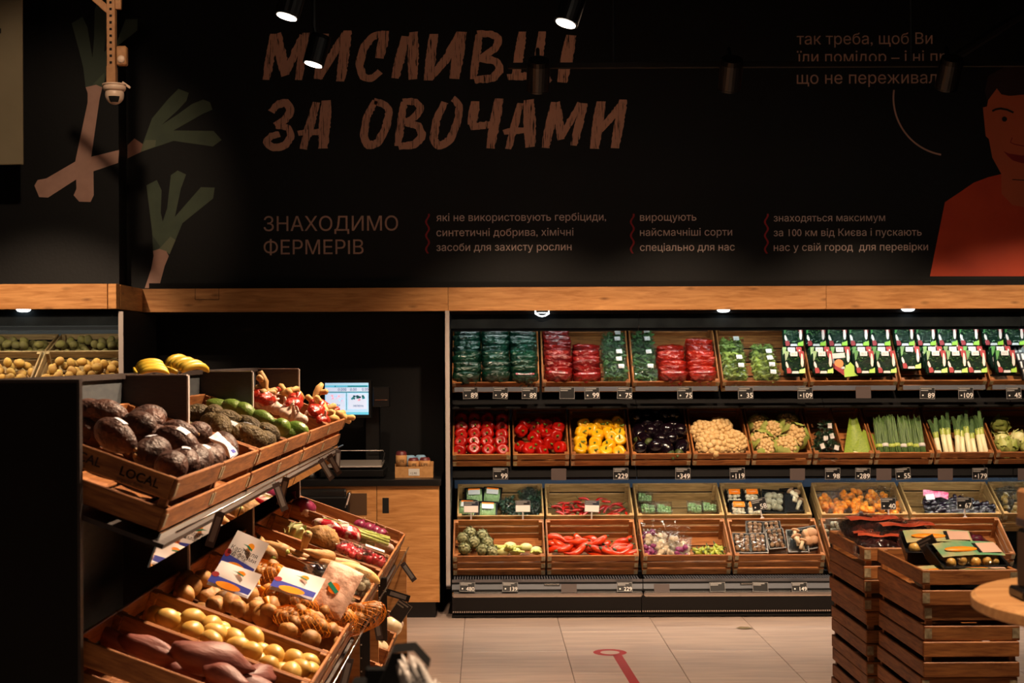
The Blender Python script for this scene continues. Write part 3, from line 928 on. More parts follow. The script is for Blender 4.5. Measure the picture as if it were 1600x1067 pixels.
# ------------------------------------------------------------------ case on the far left (kiwis)
r = link('refrigerated_case', None, T(-3.2, 9.0, 0), None, 'dark refrigerated wall case holding kiwis at the far left', 'display case')
def lp(name, lo, hi, m, M=I4):
    c = [(a + b) / 2 for a, b in zip(lo, hi)]; d = [b - a for a, b in zip(lo, hi)]
    return link(name, boxmesh(d, m, 0.0, name), T(c[0] + 3.2, c[1] - 9.0, c[2]) @ M, r)
lp('body', (-4.6, 9.10, 0.02), (-2.22, 9.9, 0.9), 'matte_black')
lp('back_panel', (-4.6, 9.98, 0.9), (-2.22, 10.0, 1.98), 'satin_black')
lp('canopy', (-4.6, 9.10, 1.97), (-2.23, 9.98, 1.995), 'matte_black')
lp('canopy_glass', (-4.6, 9.085, 1.90), (-2.23, 9.095, 1.99), 'dark_glass')
lp('canopy_lip', (-4.6, 9.09, 1.875), (-2.23, 9.13, 1.895), 'lip_blue')
lp('end_panel', (-2.232, 9.075, 0.02), (-2.205, 9.98, 1.985), 'matte_black'); lp('end_panel_edge', (-2.233, 9.060, 0.02), (-2.204, 9.074, 1.985), 'edge_grey')
ld = bpy.data.lights.new('strip_light', 'AREA')
ld.shape = 'RECTANGLE'; ld.size = 2.2; ld.size_y = 0.03; ld.energy = 8.0; ld.color = (1.0, 1.0, 0.85)
lo_ = bpy.data.objects.new('strip_light', ld); COL.objects.link(lo_); lo_.parent = r
lo_.matrix_basis = T(-0.2, 0.2, 1.955) @ R(12, 'X')
lp('strip_lamp', (-4.5, 9.17, 1.958), (-2.3, 9.22, 1.97), 'case_lamp')
p = at(36, 484, 9.06)
link('downlight', MB().lathe([(0.02, -0.016), (0.036, -0.011), (0.044, 0.0), (0.044, 0.012)], 20).mesh('downlight', 'case_lamp', True), T(p.x, 9.07, 2.0), None,
     'small round white downlight under the beam above the kiwis', 'lamp')

# ------------------------------------------------------------------ produce island
GA = math.radians(1.2)
GM = T(-1.218, 3.70, 0) @ Matrix.Rotation(-GA, 4, 'Z')
gon = link('produce_island', None, GM, None, 'black produce island with tiered shelves running along the left side', 'display stand')
def gp(name, lo, hi, m, M=I4, ch=0.0, parent=None):
    c = [(a + b) / 2 for a, b in zip(lo, hi)]; d = [b - a for a, b in zip(lo, hi)]
    return link(name, boxmesh(d, m, ch, name), T(*c) @ M, parent or gon)
DIV = [0.0, 1.2, 2.4, 3.70]
mat('spine_grey', (78, 82, 84), (66, 70, 74), scale=14, stretch=(1, 1, 5), rough=0.45)
gp('spine_panel', (-0.03, 0.0, 0.1), (0.0, 3.72, 1.632), 'spine_grey')
gp('spine_cap', (-0.05, -0.02, 1.632), (0.012, 3.74, 1.648), 'panel_dark')
gp('end_panel', (-0.75, -0.03, 0.0), (0.212, -0.005, 1.640), 'matte_black')
gp('end_panel_edge', (0.212, -0.03, 0.0), (0.2185, -0.005, 1.640), 'panel_dark')
gp('end_panel_cap', (-0.75, -0.032, 1.640), (0.2185, -0.003, 1.648), 'panel_dark')
for s_ in DIV[1:]:
    d_ = gp('divider', (0.0, s_ - 0.01, 0.2), (0.212, s_ + 0.01, 1.642), 'panel_dark')
    link('edge_trim', boxmesh((0.006, 0.022, 1.442), 'edge_grey', 0.001), T(0.109, 0, 0), d_)
    link('top_trim', boxmesh((0.212, 0.022, 0.004), 'edge_grey', 0.0), T(0, 0, 0.723), d_)
gp('top_shelf', (0.0, 0.0, 1.33), (0.43, 3.72, 1.342), 'panel_dark', R(20, 'Y') @ T(0.01, 0, -0.03))
gp('lower_shelf', (0.14, 0.05, 0.76), (0.71, 3.85, 0.772), 'panel_dark', R(20, 'Y') @ T(0.0, 0, -0.03))
gp('bottom_shelf', (0.14, 0.05, 0.34), (0.70, 3.85, 0.352), 'panel_dark', R(20, 'Y') @ T(0.0, 0, -0.02))
gp('plinth', (-0.7, 0.0, 0.0), (0.60, 3.85, 0.14), 'matte_black')
# mirror strip under the upper crates, in the plane of their fronts
for sa, sb in ((0.02, 1.19), (1.21, 2.39), (2.41, 3.70)):
    gp('mirror_strip', (-0.002, sa, -0.090), (0.002, sb, 0.0), 'mirror', I4)
    o = bpy.data.objects[-1] if False else None
for o in [c for c in gon.children if c.name.startswith('mirror_strip')]:
    s_mid = o.location.y
    o.matrix_basis = T(0.405, s_mid, 1.262) @ R(20, 'Y') @ T(0, 0, -0.045)
for s_, t0 in ((1.88, 0.725), (2.66, 0.722)):
    u = gp('upright', (t0 - 0.02, s_ - 0.004, 0.49), (t0 + 0.018, s_ + 0.004, 0.76), 'satin_black', ch=0.003)
    for k in range(5):
        link('hole', boxmesh((0.005, 0.002, 0.005), 'chalk'), T(-0.013, -0.0045, -0.10 + k * 0.05), u)
    gp('support_board', (t0 - 0.30, s_ + 0.006, 0.14), (t0 - 0.021, s_ + 0.026, 0.70), 'oak')
gp('support_board', (0.30, 3.84, 0.14), (0.735, 3.86, 0.72), 'oak')
for s_ in (0.3, 1.5, 2.7, 3.5):
    pass
mb = MB().tube([(0.752, 0.05, 0.735), (0.745, 3.85, 0.735)], 0.004, 6)
link('ticket_wire', mb.mesh('ticket_wire', 'chrome', True), I4, gon)
mb = MB().tube([(0.440, 0.04, 1.262), (0.430, 3.72, 1.262)], 0.003, 6)
link('ticket_wire', mb.mesh('ticket_wire', 'chrome', True), I4, gon)

def gpt(t, s, z):
    return GM @ Vector((t, s, z))
GYAW = Matrix.Rotation(PI / 2 - GA, 4, 'Z')

# ------------------------------------------------------------------ weighing cabinet
xl, xr = -1.30, at(687, 850, 9.65).x
r = link('base_cabinet', None, T((xl + xr) / 2, 9.65, 0), None, 'oak base cabinet under the scale, beside the wall case', 'cabinet')
cx_ = (xl + xr) / 2
def cp(name, lo, hi, m, ch=0.0, parent=None):
    c = [(a + b) / 2 for a, b in zip(lo, hi)]; d = [b - a for a, b in zip(lo, hi)]
    return link(name, boxmesh(d, m, ch, name), T(c[0] - cx_, c[1] - 9.65, c[2]), parent or r)
cp('plinth', (xl, 9.70, 0.0), (xr - 0.03, 10.28, 0.105), 'satin_black')
cp('body', (xl, 9.672, 0.105), (xr, 10.28, 0.862), 'satin_black')
xd = at(589, 850, 9.65).x
zt, zb = 0.861, 0.108
dr = link('door', boxmesh((xr - xd - 0.004, 0.018, zt - zb), 'oak', 0.001), T((xd + xr) / 2 - cx_, 0.010, (zt + zb) / 2), r)
link('handle_recess', boxmesh((0.042, 0.004, 0.10), 'hole_black', 0.001), T(-0.146, -0.0095, 0.252), dr)
dl = link('door', boxmesh((xd - xl - 0.004, 0.018, zt - zb), 'oak', 0.001), T((xd + xl) / 2 - cx_, 0.010, (zt + zb) / 2), r)
mat('flap_brown', (84, 62, 44), rough=0.35)
pf = at(558, 788, 9.64)
fl = link('waste_flap', boxmesh((0.125, 0.004, 0.142), 'flap_brown', 0.001), T(pf.x - cx_ - ((xd + xl) / 2 - cx_), -0.0105, pf.z - (zt + zb) / 2), dl)
wt = link('worktop', boxmesh((xr - xl + 0.02, 0.66, 0.042), 'satin_black', 0.003), T((xl + xr) / 2, 9.96, 0.885), None, 'black worktop on the oak cabinet carrying the scale', 'worktop')

# bag dispenser bin hung on the cabinet
p = at(508, 781, 9.55)
r = link('bag_bin', None, T(p.x, 9.56, p.z), None, 'chrome-topped black bag bin hung on the oak cabinet front', 'dispenser')
link('bin_body', boxmesh((0.30, 0.13, 0.11), 'satin_black', 0.01), T(0, 0, -0.03), r)
link('bin_lid', boxmesh((0.30, 0.10, 0.05), 'chrome', 0.012), T(-0.01, -0.01, 0.045), r)
link('bin_side', boxmesh((0.02, 0.12, 0.11), 'chrome', 0.008), T(0.145, -0.006, 0.0) @ R(16, 'Y'), r)

# scale
p = at(553, 745, 9.85)
r = link('weighing_scale', None, T(p.x, 9.88, 0.907), None, 'black weighing scale with steel tray and touch screen on the worktop', 'scale')
link('scale_base', boxmesh((0.42, 0.34, 0.05), 'satin_black', 0.006), T(0, 0, 0.032), r)
for sx in (-0.17, 0.17):
    for sy in (-0.13, 0.13):
        link('foot', MB().lathe([(0.012, 0), (0.012, 0.01)], 10).mesh('foot', 'grey_metal'), T(sx, sy, 0), r)
link('weigh_tray', boxmesh((0.39, 0.30, 0.012), 'tray_steel', 0.004), T(0, -0.01, 0.085) @ R(4, 'X'), r)
link('tray_riser', boxmesh((0.40, 0.03, 0.03), 'satin_black', 0.002), T(0, 0.12, 0.07), r)
link('tray_rail', MB().tube([(-0.20, -0.1, 0.10), (-0.20, 0.13, 0.165), (0.185, 0.13, 0.165), (0.195, 0.12, 0.15), (0.195, -0.1, 0.10)], 0.004, 6).mesh('tray_rail', 'chrome'), I4, r)
link('column', boxmesh((0.10, 0.06, 0.55), 'satin_black', 0.006), T(0.11, 0.19, 0.28), r)
ps = at(542, 623, 9.92) - r.location
sc_ = link('touch_screen', boxmesh((0.335, 0.03, 0.255), 'satin_black', 0.006), T(ps.x, 0.05, ps.z), r)
SCW, SCH = 0.290, 0.212
mat('scr_blue', (96, 190, 220), emit=0.75); mat('scr_pale', (170, 212, 240), emit=0.72); mat('scr_teal', (28, 128, 136), emit=0.6)
mat('scr_white', (200, 216, 242), emit=0.72); mat('scr_ink', (40, 52, 92), emit=0.5); mat('scr_green', (20, 96, 84), emit=0.8); mat('scr_pink', (226, 160, 170), emit=0.9)
SCREEN = [((0, 0, 1, 1), 'scr_blue'), ((0, 0.08, 1, 0.72), 'scr_pale'), ((0, 0.72, 1, 0.86), 'scr_white'), ((0, 0.925, 1, 1), 'scr_pale'), ((0.22, 0.87, 0.98, 0.915), 'scr_teal'), ((0.25, 0.88, 0.52, 0.912), 'scr_blue'),
          ((0, 0.695, 1, 0.725), 'scr_teal'), ((0.03, 0.17, 0.46, 0.66), 'scr_white'), ((0.53, 0.17, 0.96, 0.66), 'scr_white'), ((0.485, 0.15, 0.50, 0.69), 'scr_teal')]
for k, ((a, b, c_, d_), m_) in enumerate(SCREEN):
    link('screen_tile', boxmesh(((c_ - a) * SCW, 0.0006, (d_ - b) * SCH), m_), T(((a + c_) / 2 - 0.5) * SCW, -0.0156 - 0.0003 * k, ((b + d_) / 2 - 0.5) * SCH), sc_)
for s_, u, v, h_ in (('0.000', 0.30, 0.755, 0.026), ('0.00', 0.58, 0.755, 0.026), ('0.00', 0.85, 0.755, 0.026), ('гриби', 0.16, 0.27, 0.020), ('зелень', 0.64, 0.25, 0.022)):
    me, w_ = textmesh(s_, 'scr_ink', h_)
    link('screen_text', me, T((u - 0.5) * SCW, -0.0195, (v - 0.5) * SCH) @ R(90, 'X'), sc_)
rg = random.Random(3)
for k in range(26):
    left = k < 11
    u = rg.uniform(0.10, 0.40) if left else rg.uniform(0.58, 0.92)
    v = rg.uniform(0.42, 0.60) if left else rg.uniform(0.46, 0.64)
    m_ = rg.choice(['scr_ink', 'scr_pink', 'scr_pale']) if left else rg.choice(['scr_green', 'scr_green', 'scr_ink', 'scr_teal'] if v > 0.5 else ['scr_pink', 'scr_green'])
    s2 = rg.uniform(0.006, 0.014)
    link('screen_icon', boxmesh((round(s2, 3) * 1.4, 0.0006, round(s2, 3)), m_), T((u - 0.5) * SCW, -0.0200, (v - 0.5) * SCH) @ R(rg.uniform(-50, 50), 'Y'), sc_)
pp = at(596, 620, 9.93) - r.location
pr = link('label_printer', boxmesh((0.115, 0.06, 0.135), 'satin_black', 0.006), T(pp.x, 0.06, pp.z), r)
link('paper_slot', boxmesh((0.085, 0.004, 0.006), 'chrome'), T(0, -0.031, -0.02), pr)

# roll of clear bags left of the scale
p = at(486, 746, 9.8)
r = link('bag_roll', None, T(p.x, 9.78, 0.907), None, 'shiny roll of clear plastic bags on the worktop left of the scale', 'bag roll')
link('roll', MB().lathe([(0.03, 0.0), (0.055, 0.002), (0.057, 0.06), (0.055, 0.118), (0.03, 0.12)], 22).mesh('roll', 'chrome', True), I4, r)
link('core', MB().lathe([(0.018, -0.001), (0.018, 0.125)], 12).mesh('core', 'crate_pale'), I4, r)

# small box of wrapped packs
p = at(648, 749, 9.85)
r = link('display_box', None, T(p.x, 9.82, 0.907), None, 'small open kraft box on the worktop holding burgundy packs', 'box')
mat('kraft', (186, 138, 84), (172, 124, 72), scale=40, rough=0.7)
for nm, c_, d_ in (('front_panel', (0, -0.055, 0.036), (0.25, 0.004, 0.072)), ('rear_panel', (0, 0.055, 0.05), (0.25, 0.004, 0.10)), ('side_panel', (-0.123, 0, 0.045), (0.004, 0.11, 0.09)), ('side_panel', (0.123, 0, 0.045), (0.004, 0.11, 0.09)), ('bottom_panel', (0, 0, 0.003), (0.25, 0.11, 0.006))):
    link(nm, boxmesh(d_, 'kraft'), T(*c_), r)
lb = link('price_label', boxmesh((0.072, 0.002, 0.045), 'label_white'), T(0, -0.058, 0.036), r)
me, w_ = textmesh('12.90', 'ink_brown', 0.02)
link('lettering', me, T(-0.022, -0.0015, -0.014) @ R(90, 'X'), lb)
mat('burgundy', (108, 44, 46), (84, 32, 36), scale=30, rough=0.4); mat('pale_blue', (120, 160, 190), rough=0.5)
for i, (dx, dy, dz, tone, lab) in enumerate(((-0.085, -0.02, 0.010, 'burgundy', 'tallest burgundy wrapped pack at the left of the small kraft box'), (-0.005, -0.02, -0.035, 'burgundy', 'burgundy wrapped pack in the middle of the small kraft box'), (0.07, -0.02, -0.032, 'burgundy', 'burgundy wrapped pack at the right of the small kraft box'),
                              (-0.03, 0.028, -0.022, 'pale_blue', 'pale blue pack behind the middle of the small kraft box'), (0.04, 0.028, -0.02, 'pale_blue', 'pale blue pack behind the right end of the small kraft box'))):
    q = link('wrapped_pack', None, T(p.x + dx, 9.82 + dy, 0.915), None, lab, 'pack')
    hh = 0.155 + dz
    link('wrapper', MB().lathe([(0.026, 0), (0.035, 0.006), (0.036, hh * 0.5), (0.035, hh - 0.01), (0.026, hh)], 18).mesh('wrapper', tone, True), I4, q)
    if tone == 'burgundy':
        bnd = link('paper_band', MB().lathe([(0.0368, hh * 0.38), (0.0372, hh * 0.6), (0.0368, hh * 0.84)], 18).mesh('paper_band', 'kraft', True), I4, q)
        me, w_ = textmesh('LIFE', 'ink_brown', 0.028)
        link('lettering', me, T(-w_ / 2, -0.0385, hh * 0.55) @ R(90, 'X'), bnd)
# ------------------------------------------------------------------ produce: one mesh per kind and variant, shared by every copy
mat('pepper_red', (172, 16, 6), (140, 9, 5), scale=10, rough=0.30, coat=0.10, rand=0.12, spec=0.3)
mat('pepper_yellow', (222, 160, 8), (232, 178, 20), scale=8, rough=0.3, coat=0.12, rand=0.06)
mat('pepper_orange', (212, 62, 18), (196, 44, 12), scale=8, rough=0.25, coat=0.3, rand=0.1)
mat('stem_green', (78, 104, 30), (108, 128, 46), scale=30, rough=0.5)
mat('stem_dark', (42, 58, 20), (66, 76, 30), scale=30, rough=0.55)
mat('eggplant', (10, 5, 11), (17, 7, 15), scale=6, rough=0.12, coat=0.6)
mat('cauli', (196, 162, 106), (214, 184, 132), scale=60, rough=0.7, bump=0.9, bscale=130, bdist=0.006)
mat('cauli_leaf', (136, 154, 66), (176, 182, 104), scale=18, rough=0.5, rand=0.1)
mat('kiwi', (120, 104, 40), (98, 80, 34), scale=25, rough=0.8, rand=0.18, bump=0.2, bscale=200)
mat('kiwi_gold', (168, 130, 50), (142, 100, 40), scale=25, rough=0.8, rand=0.18, bump=0.2, bscale=200)
mat('avo_dark', (52, 32, 28), (84, 56, 46), scale=40, rough=0.5, rand=0.3, bump=0.8, bscale=75, bdist=0.010, spec=0.3)
mat('avo_brown', (84, 70, 44), (110, 94, 58), scale=50, rough=0.6, rand=0.2, bump=1.0, bscale=110, bdist=0.012, spec=0.3)
mat('avo_green', (84, 112, 36), (110, 134, 56), scale=24, rough=0.35, rand=0.15, bump=0.3, bscale=150)
mat('garlic', (226, 206, 188), (202, 168, 150), scale=30, stretch=(3, 3, 0.6), rough=0.5, rand=0.06)
mat('ginger', (198, 156, 92), (174, 130, 72), scale=30, rough=0.6, rand=0.08)
mat('net_red', (186, 44, 16), (150, 28, 12), scale=60, rough=0.3, coat=0.3, bump=0.8, bscale=60)
mat('potato', (176, 126, 62), (138, 94, 46), scale=22, rough=0.6, rand=0.12, bump=0.15, bscale=80)
mat('potato_yellow', (196, 150, 66), (212, 172, 92), scale=10, rough=0.4, rand=0.07)
mat('sweet_potato', (104, 52, 44), (132, 72, 60), scale=16, stretch=(0.5, 2, 2), rough=0.55, rand=0.12, bump=0.2, bscale=60)
mat('parsnip', (184, 142, 90), (158, 116, 68), scale=20, stretch=(1, 1, 4), rough=0.6, rand=0.08, bump=0.2, bscale=90)
mat('celeriac', (176, 132, 70), (132, 92, 44), scale=22, rough=0.7, bump=0.8, bscale=50)
mat('celery', (172, 186, 84), (204, 208, 128), scale=20, stretch=(6, 6, 1), rough=0.4)
mat('radish', (176, 28, 44), (206, 60, 70), scale=14, rough=0.3, coat=0.3, rand=0.1)
mat('radish_mix', (176, 24, 40), (232, 214, 204), scale=26, rough=0.25, coat=0.3, lo=0.48, hi=0.62)
mat('red_onion', (108, 26, 58), (142, 52, 84), scale=12, stretch=(4, 4, 0.5), rough=0.3, rand=0.12)
mat('white_onion', (230, 206, 164), (240, 224, 190), scale=10, stretch=(4, 4, 0.5), rough=0.35)
mat('leek_white', (232, 226, 180), (240, 236, 204), scale=20, stretch=(6, 6, 0.8), rough=0.4)
mat('leek_mid', (184, 196, 96), (150, 172, 78), scale=20, stretch=(6, 6, 0.8), rough=0.4)
mat('leek_green', (88, 118, 66), (62, 92, 58), scale=20, stretch=(6, 6, 0.8), rough=0.45, rand=0.12)
mat('asparagus', (98, 128, 66), (70, 98, 56), scale=30, stretch=(3, 3, 1), rough=0.45, rand=0.15)
mat('chili', (178, 20, 12), (140, 10, 10), scale=10, rough=0.2, coat=0.4, rand=0.15)
mat('sprout', (134, 172, 104), (172, 200, 140), scale=26, rough=0.5, rand=0.1, bump=0.3)
mat('herb_green', (34, 84, 34), (70, 118, 48), scale=30, rough=0.45, rand=0.2)
mat('herb_dark', (18, 52, 34), (36, 76, 46), scale=30, rough=0.4, rand=0.2)
mat('lettuce', (108, 140, 48), (150, 172, 74), scale=30, rough=0.45, rand=0.15)
mat('artichoke', (132, 138, 98), (168, 166, 124), scale=20, rough=0.55, rand=0.12)
mat('fennel', (226, 222, 170), (196, 204, 124), scale=14, stretch=(1, 1, 0.5), rough=0.4)
mat('aloe', (138, 160, 56), (112, 138, 46), scale=20, stretch=(6, 6, 1), rough=0.4)
mat('mushroom', (196, 156, 118), (168, 124, 90), scale=24, rough=0.6, rand=0.12)
mat('mushroom_white', (222, 206, 176), (204, 184, 150), scale=24, rough=0.55, rand=0.05)
mat('mush_cap', (150, 116, 84), (120, 88, 62), scale=24, rough=0.55)
mat('banana', (230, 190, 46), (238, 206, 76), scale=10, rough=0.4, rand=0.05)
mat('banana_tip', (84, 66, 30), rough=0.6)
mat('pumpkin', (232, 130, 14), (244, 156, 34), scale=16, rough=0.4, rand=0.1)
mat('dark_veg', (16, 10, 20), (34, 20, 38), scale=30, rough=0.2, coat=0.5, rand=0.2)
mat('purple_veg', (120, 26, 84), (158, 60, 120), scale=24, rough=0.35)
mat('lime', (126, 148, 40), (170, 172, 60), scale=12, rough=0.35, rand=0.2)
mat('brown_egg', (178, 110, 66), rough=0.45)
mat('melon', (222, 180, 108), (204, 158, 86), scale=30, rough=0.55, bump=0.2)
mat('bag_green', (6, 54, 36), (4, 34, 25), scale=14, rough=0.2, coat=0.5, bump=0.9, bscale=20, bdist=0.03, rand=0.15)
mat('bag_red', (128, 12, 8), (92, 6, 6), scale=14, rough=0.2, coat=0.5, bump=0.9, bscale=20, bdist=0.03, rand=0.15)
mat('bag_redorange', (160, 30, 10), (122, 14, 8), scale=14, rough=0.2, coat=0.5, bump=0.9, bscale=20, bdist=0.03, rand=0.12)
mat('tray_black', (14, 14, 16), rough=0.3)
mat('tray_green', (10, 34, 22), rough=0.75, spec=0.08)
mat('print_green', (30, 128, 30), (20, 96, 26), scale=20, rough=0.35)
mat('print_lime', (150, 196, 40), rough=0.35)
mat('print_orange', (232, 116, 12), rough=0.4)
mat('print_blue', (62, 70, 168), rough=0.4)
mat('print_teal', (24, 130, 104), rough=0.4)
mat('print_black', (12, 12, 14), rough=0.35)
mat('sticker', (226, 228, 240), rough=0.4)
mat('sticker_red', (190, 40, 30), rough=0.4)
mat('net_orange', (224, 136, 24), rough=0.4)
mat('paper_pink', (224, 184, 160), (208, 164, 140), scale=14, rough=0.6, bump=0.5, bscale=30)
mat('paper_white', (230, 222, 220), rough=0.55)
mat('print_mint', (92, 146, 108), (196, 166, 118), scale=7, rough=0.35)
mat('red_pack', (196, 88, 56), (150, 54, 36), scale=14, rough=0.3, coat=0.3)
film('net_film', tint=(246, 206, 120), gloss=0.2, base=0.10, rough=0.3)
film('grey_film', tint=(226, 230, 230), gloss=0.28, base=0.04, bscale=40, bump=0.9)

def nz(p, s, seed):
    return noise.noise(Vector(p) * s + Vector((seed * 7.3, seed * 3.1, seed * 5.7)))

def blob(rx, ry, rz, amp=0.06, fq=1.6, seed=0, nu=16, nv=10, m='potato', name='body', shape=None):
    def fn(t, p):
        u = Vector((math.sin(p) * math.cos(t), math.sin(p) * math.sin(t), math.cos(p)))
        k = 1 + amp * nz(u, fq, seed)
        v = Vector((u.x * rx * k, u.y * ry * k, u.z * rz * k))
        if shape:
            v = shape(u, v)
        return v
    return MB().ball(fn, nu, nv).mesh(name, m, True)

def pepper_spec(m, seed, long=False):
    rr = random.Random(seed)
    lob = rr.choice([4, 4, 5])
    ph = rr.uniform(0, 6)
    def fn(t, p):
        s_, c_ = math.sin(p), math.cos(p)
        r = 0.040 * (s_ ** 0.75) * (1.03 - 0.15 * (1 - abs(math.sin(lob * t / 2 + ph))) ** 2) * (1.0 + 0.12 * c_)
        z = 0.040 * c_ - 0.013 * math.exp(-(p / 0.5) ** 2) + 0.008 * math.exp(-((PI - p) / 0.3) ** 2)
        return (r * math.cos(t), r * math.sin(t), z)
    body = MB().ball(fn, 28, 14).mesh('bell_pepper', m, True)
    lean = rr.uniform(-0.012, 0.012)
    st = MB().tube([(0, 0, 0.018), (lean * 0.3, 0, 0.030), (lean, lean * 0.5, 0.046 + rr.uniform(-0.006, 0.008))], [0.008, 0.005, 0.006], 8)
    st.lathe([(0.004, 0.028), (0.014, 0.026), (0.016, 0.022)], 10)
    return Spec('bell_pepper', body, [Spec('stem', st.mesh('stem', 'stem_green', True))])
RED_P = [pepper_spec('pepper_red', i) for i in range(4)]
YEL_P = [pepper_spec('pepper_yellow', 10 + i) for i in range(4)]

def eggplant_spec(seed):
    def shp(u, v):
        k = 1 - 0.22 * u.z
        return Vector((v.x * k, v.y * k, v.z))
    body = blob(0.042, 0.042, 0.064, 0.04, 1.2, seed, 18, 12, 'eggplant', 'eggplant', shp)
    cal = MB().lathe([(0.006, 0.086), (0.008, 0.070), (0.022, 0.058), (0.027, 0.046)], 10)
    return Spec('eggplant', body, [Spec('calyx', cal.mesh('calyx', 'stem_dark', True))])
EGG = [eggplant_spec(i) for i in range(3)]

def cauli_spec(seed, leafy):
    rr = random.Random(seed)
    mb = MB()
    mb.ball(lambda t, p: (0.066 * math.sin(p) * math.cos(t), 0.066 * math.sin(p) * math.sin(t), 0.048 * math.cos(p)), 14, 8)
    for i in range(46):
        # fibonacci dome of florets
        z = 1 - 1.25 * (i + 0.5) / 46
        rad = math.sqrt(max(0, 1 - z * z)); a = i * 2.39996
        c = Vector((rad * math.cos(a) * 0.064, rad * math.sin(a) * 0.064, z * 0.048))
        r_ = rr.uniform(0.014, 0.020)
        mb.ball(lambda t, p: c + Vector((r_ * math.sin(p) * math.cos(t), r_ * math.sin(p) * math.sin(t), r_ * math.cos(p))), 8, 5)
    ch = []
    if leafy:
        for i in range(6):
            a = i * PI / 3 + rr.uniform(-0.3, 0.3)
            top = rr.uniform(0.0, 0.055)
            def leaf(u, v):
                w = 0.045 * math.sin(PI * (0.12 + 0.8 * v))
                x = (u - 0.5) * 2 * w
                rr_ = 0.055 + 0.035 * math.sin(v * PI * 0.9) - 0.012 * v * v - 0.02 * (u - 0.5) ** 2
                z = -0.055 + (0.085 + top) * v
                return Vector((rr_ * math.cos(a) - x * math.sin(a), rr_ * math.sin(a) + x * math.cos(a), z))
            ch.append(Spec('leaf', MB().grid(leaf, 5, 6).mesh('leaf', 'cauli_leaf', True)))
    return Spec('cauliflower', mb.mesh('cauliflower', 'cauli', True), ch)
CAU = [cauli_spec(i, False) for i in range(2)]
CAUL = [cauli_spec(5 + i, True) for i in range(3)]

KIWI = [Spec('kiwi', blob(0.027, 0.026, 0.034, 0.05, 1.4, i, 12, 9, 'kiwi', 'kiwi')) for i in range(3)]
KIWIG = [Spec('kiwi', blob(0.027, 0.026, 0.034, 0.05, 1.4, i, 12, 9, 'kiwi_gold', 'kiwi')) for i in range(3)]

def avo_spec(m, seed, k=1.0, sticker=False, name='avocado'):
    def shp(u, v):
        s_ = 1 - 0.20 * max(0, u.x) - 0.06 * u.x
        return Vector((v.x, v.y * s_, v.z * s_))
    body = blob(0.058 * k, 0.037 * k, 0.036 * k, 0.05, 1.8, seed, 20, 14, m, name, shp)
    ch = [Spec('stem_button', MB().lathe([(0.004, -0.003), (0.0055, 0.0), (0.004, 0.003)], 8).mesh('stem_button', 'crate_pale'), M=T(0.0575 * k, 0, 0) @ R(90, 'Y'))]
    if sticker:
        def pt(u, v):
            x = (u - 0.55) * 0.030 * k; y = (v - 0.5) * 0.020 * k
            z = 0.0368 * k * math.sqrt(max(0.05, 1 - (x / (0.058 * k)) ** 2 - (y / (0.037 * k)) ** 2)) + 0.0012
            return Vector((x - 0.006, y, z))
        ch.append(Spec('sticker', MB().grid(pt, 4, 3).mesh('sticker', 'sticker', True)))
    return Spec(name, body, ch)
AVO_D = [avo_spec('avo_dark', i, 1.08, i % 2 == 0) for i in range(4)]
AVO_B = [avo_spec('avo_brown', 10 + i, 0.95, i == 2) for i in range(4)]
AVO_G = [avo_spec('avo_green', 20 + i, 0.92, i == 1) for i in range(3)]

def garlic_spec(seed):
    rr = random.Random(seed)
    n = rr.choice([6, 7, 8]); ph = rr.uniform(0, 6)
    def fn(t, p):
        s_, c_ = math.sin(p), math.cos(p)
        r = 0.026 * s_ * (1 + 0.09 * abs(math.cos(n * t / 2 + ph)))
        z = 0.021 * c_ + (0.022 * math.exp(-(p / 0.33) ** 2))
        if p < 0.5: r *= 0.75
        return (r * math.cos(t), r * math.sin(t), z)
    body = MB().ball(fn, 18, 12).mesh('garlic_bulb', 'garlic', True)
    nk = MB().tube([(0, 0, 0.034), (0.002, 0.001, 0.048), (0.006, 0.002, 0.056)], [0.007, 0.005, 0.004], 7)
    return Spec('garlic_bulb', body, [Spec('neck', nk.mesh('neck', 'garlic', True))])
GARLIC = [garlic_spec(i) for i in range(3)]

def ginger_spec(seed):
    rr = random.Random(seed)
    mb = MB()
    p = Vector((-0.05, 0, 0)); d = Vector((1, 0, 0))
    pts = [p.copy()]
    for i in range(5):
        d = (d + Vector((0, rr.uniform(-0.5, 0.5), rr.uniform(-0.3, 0.3)))).normalized()
        p = p + d * 0.024; pts.append(p.copy())
    mb.tube(pts, [0.012, 0.019, 0.015, 0.020, 0.016, 0.010], 10)
    for i in (1, 3):
        a = pts[i]; e = a + Vector((0.012, rr.choice([-1, 1]) * 0.034, rr.uniform(0, 0.03)))
        mb.tube([a, a.lerp(e, 0.5), e, e + (e - a) * 0.2], [0.014, 0.013, 0.014, 0.006], 8)
    return Spec('ginger_root', mb.mesh('ginger_root', 'ginger', True))
GINGER = [ginger_spec(i) for i in range(3)]

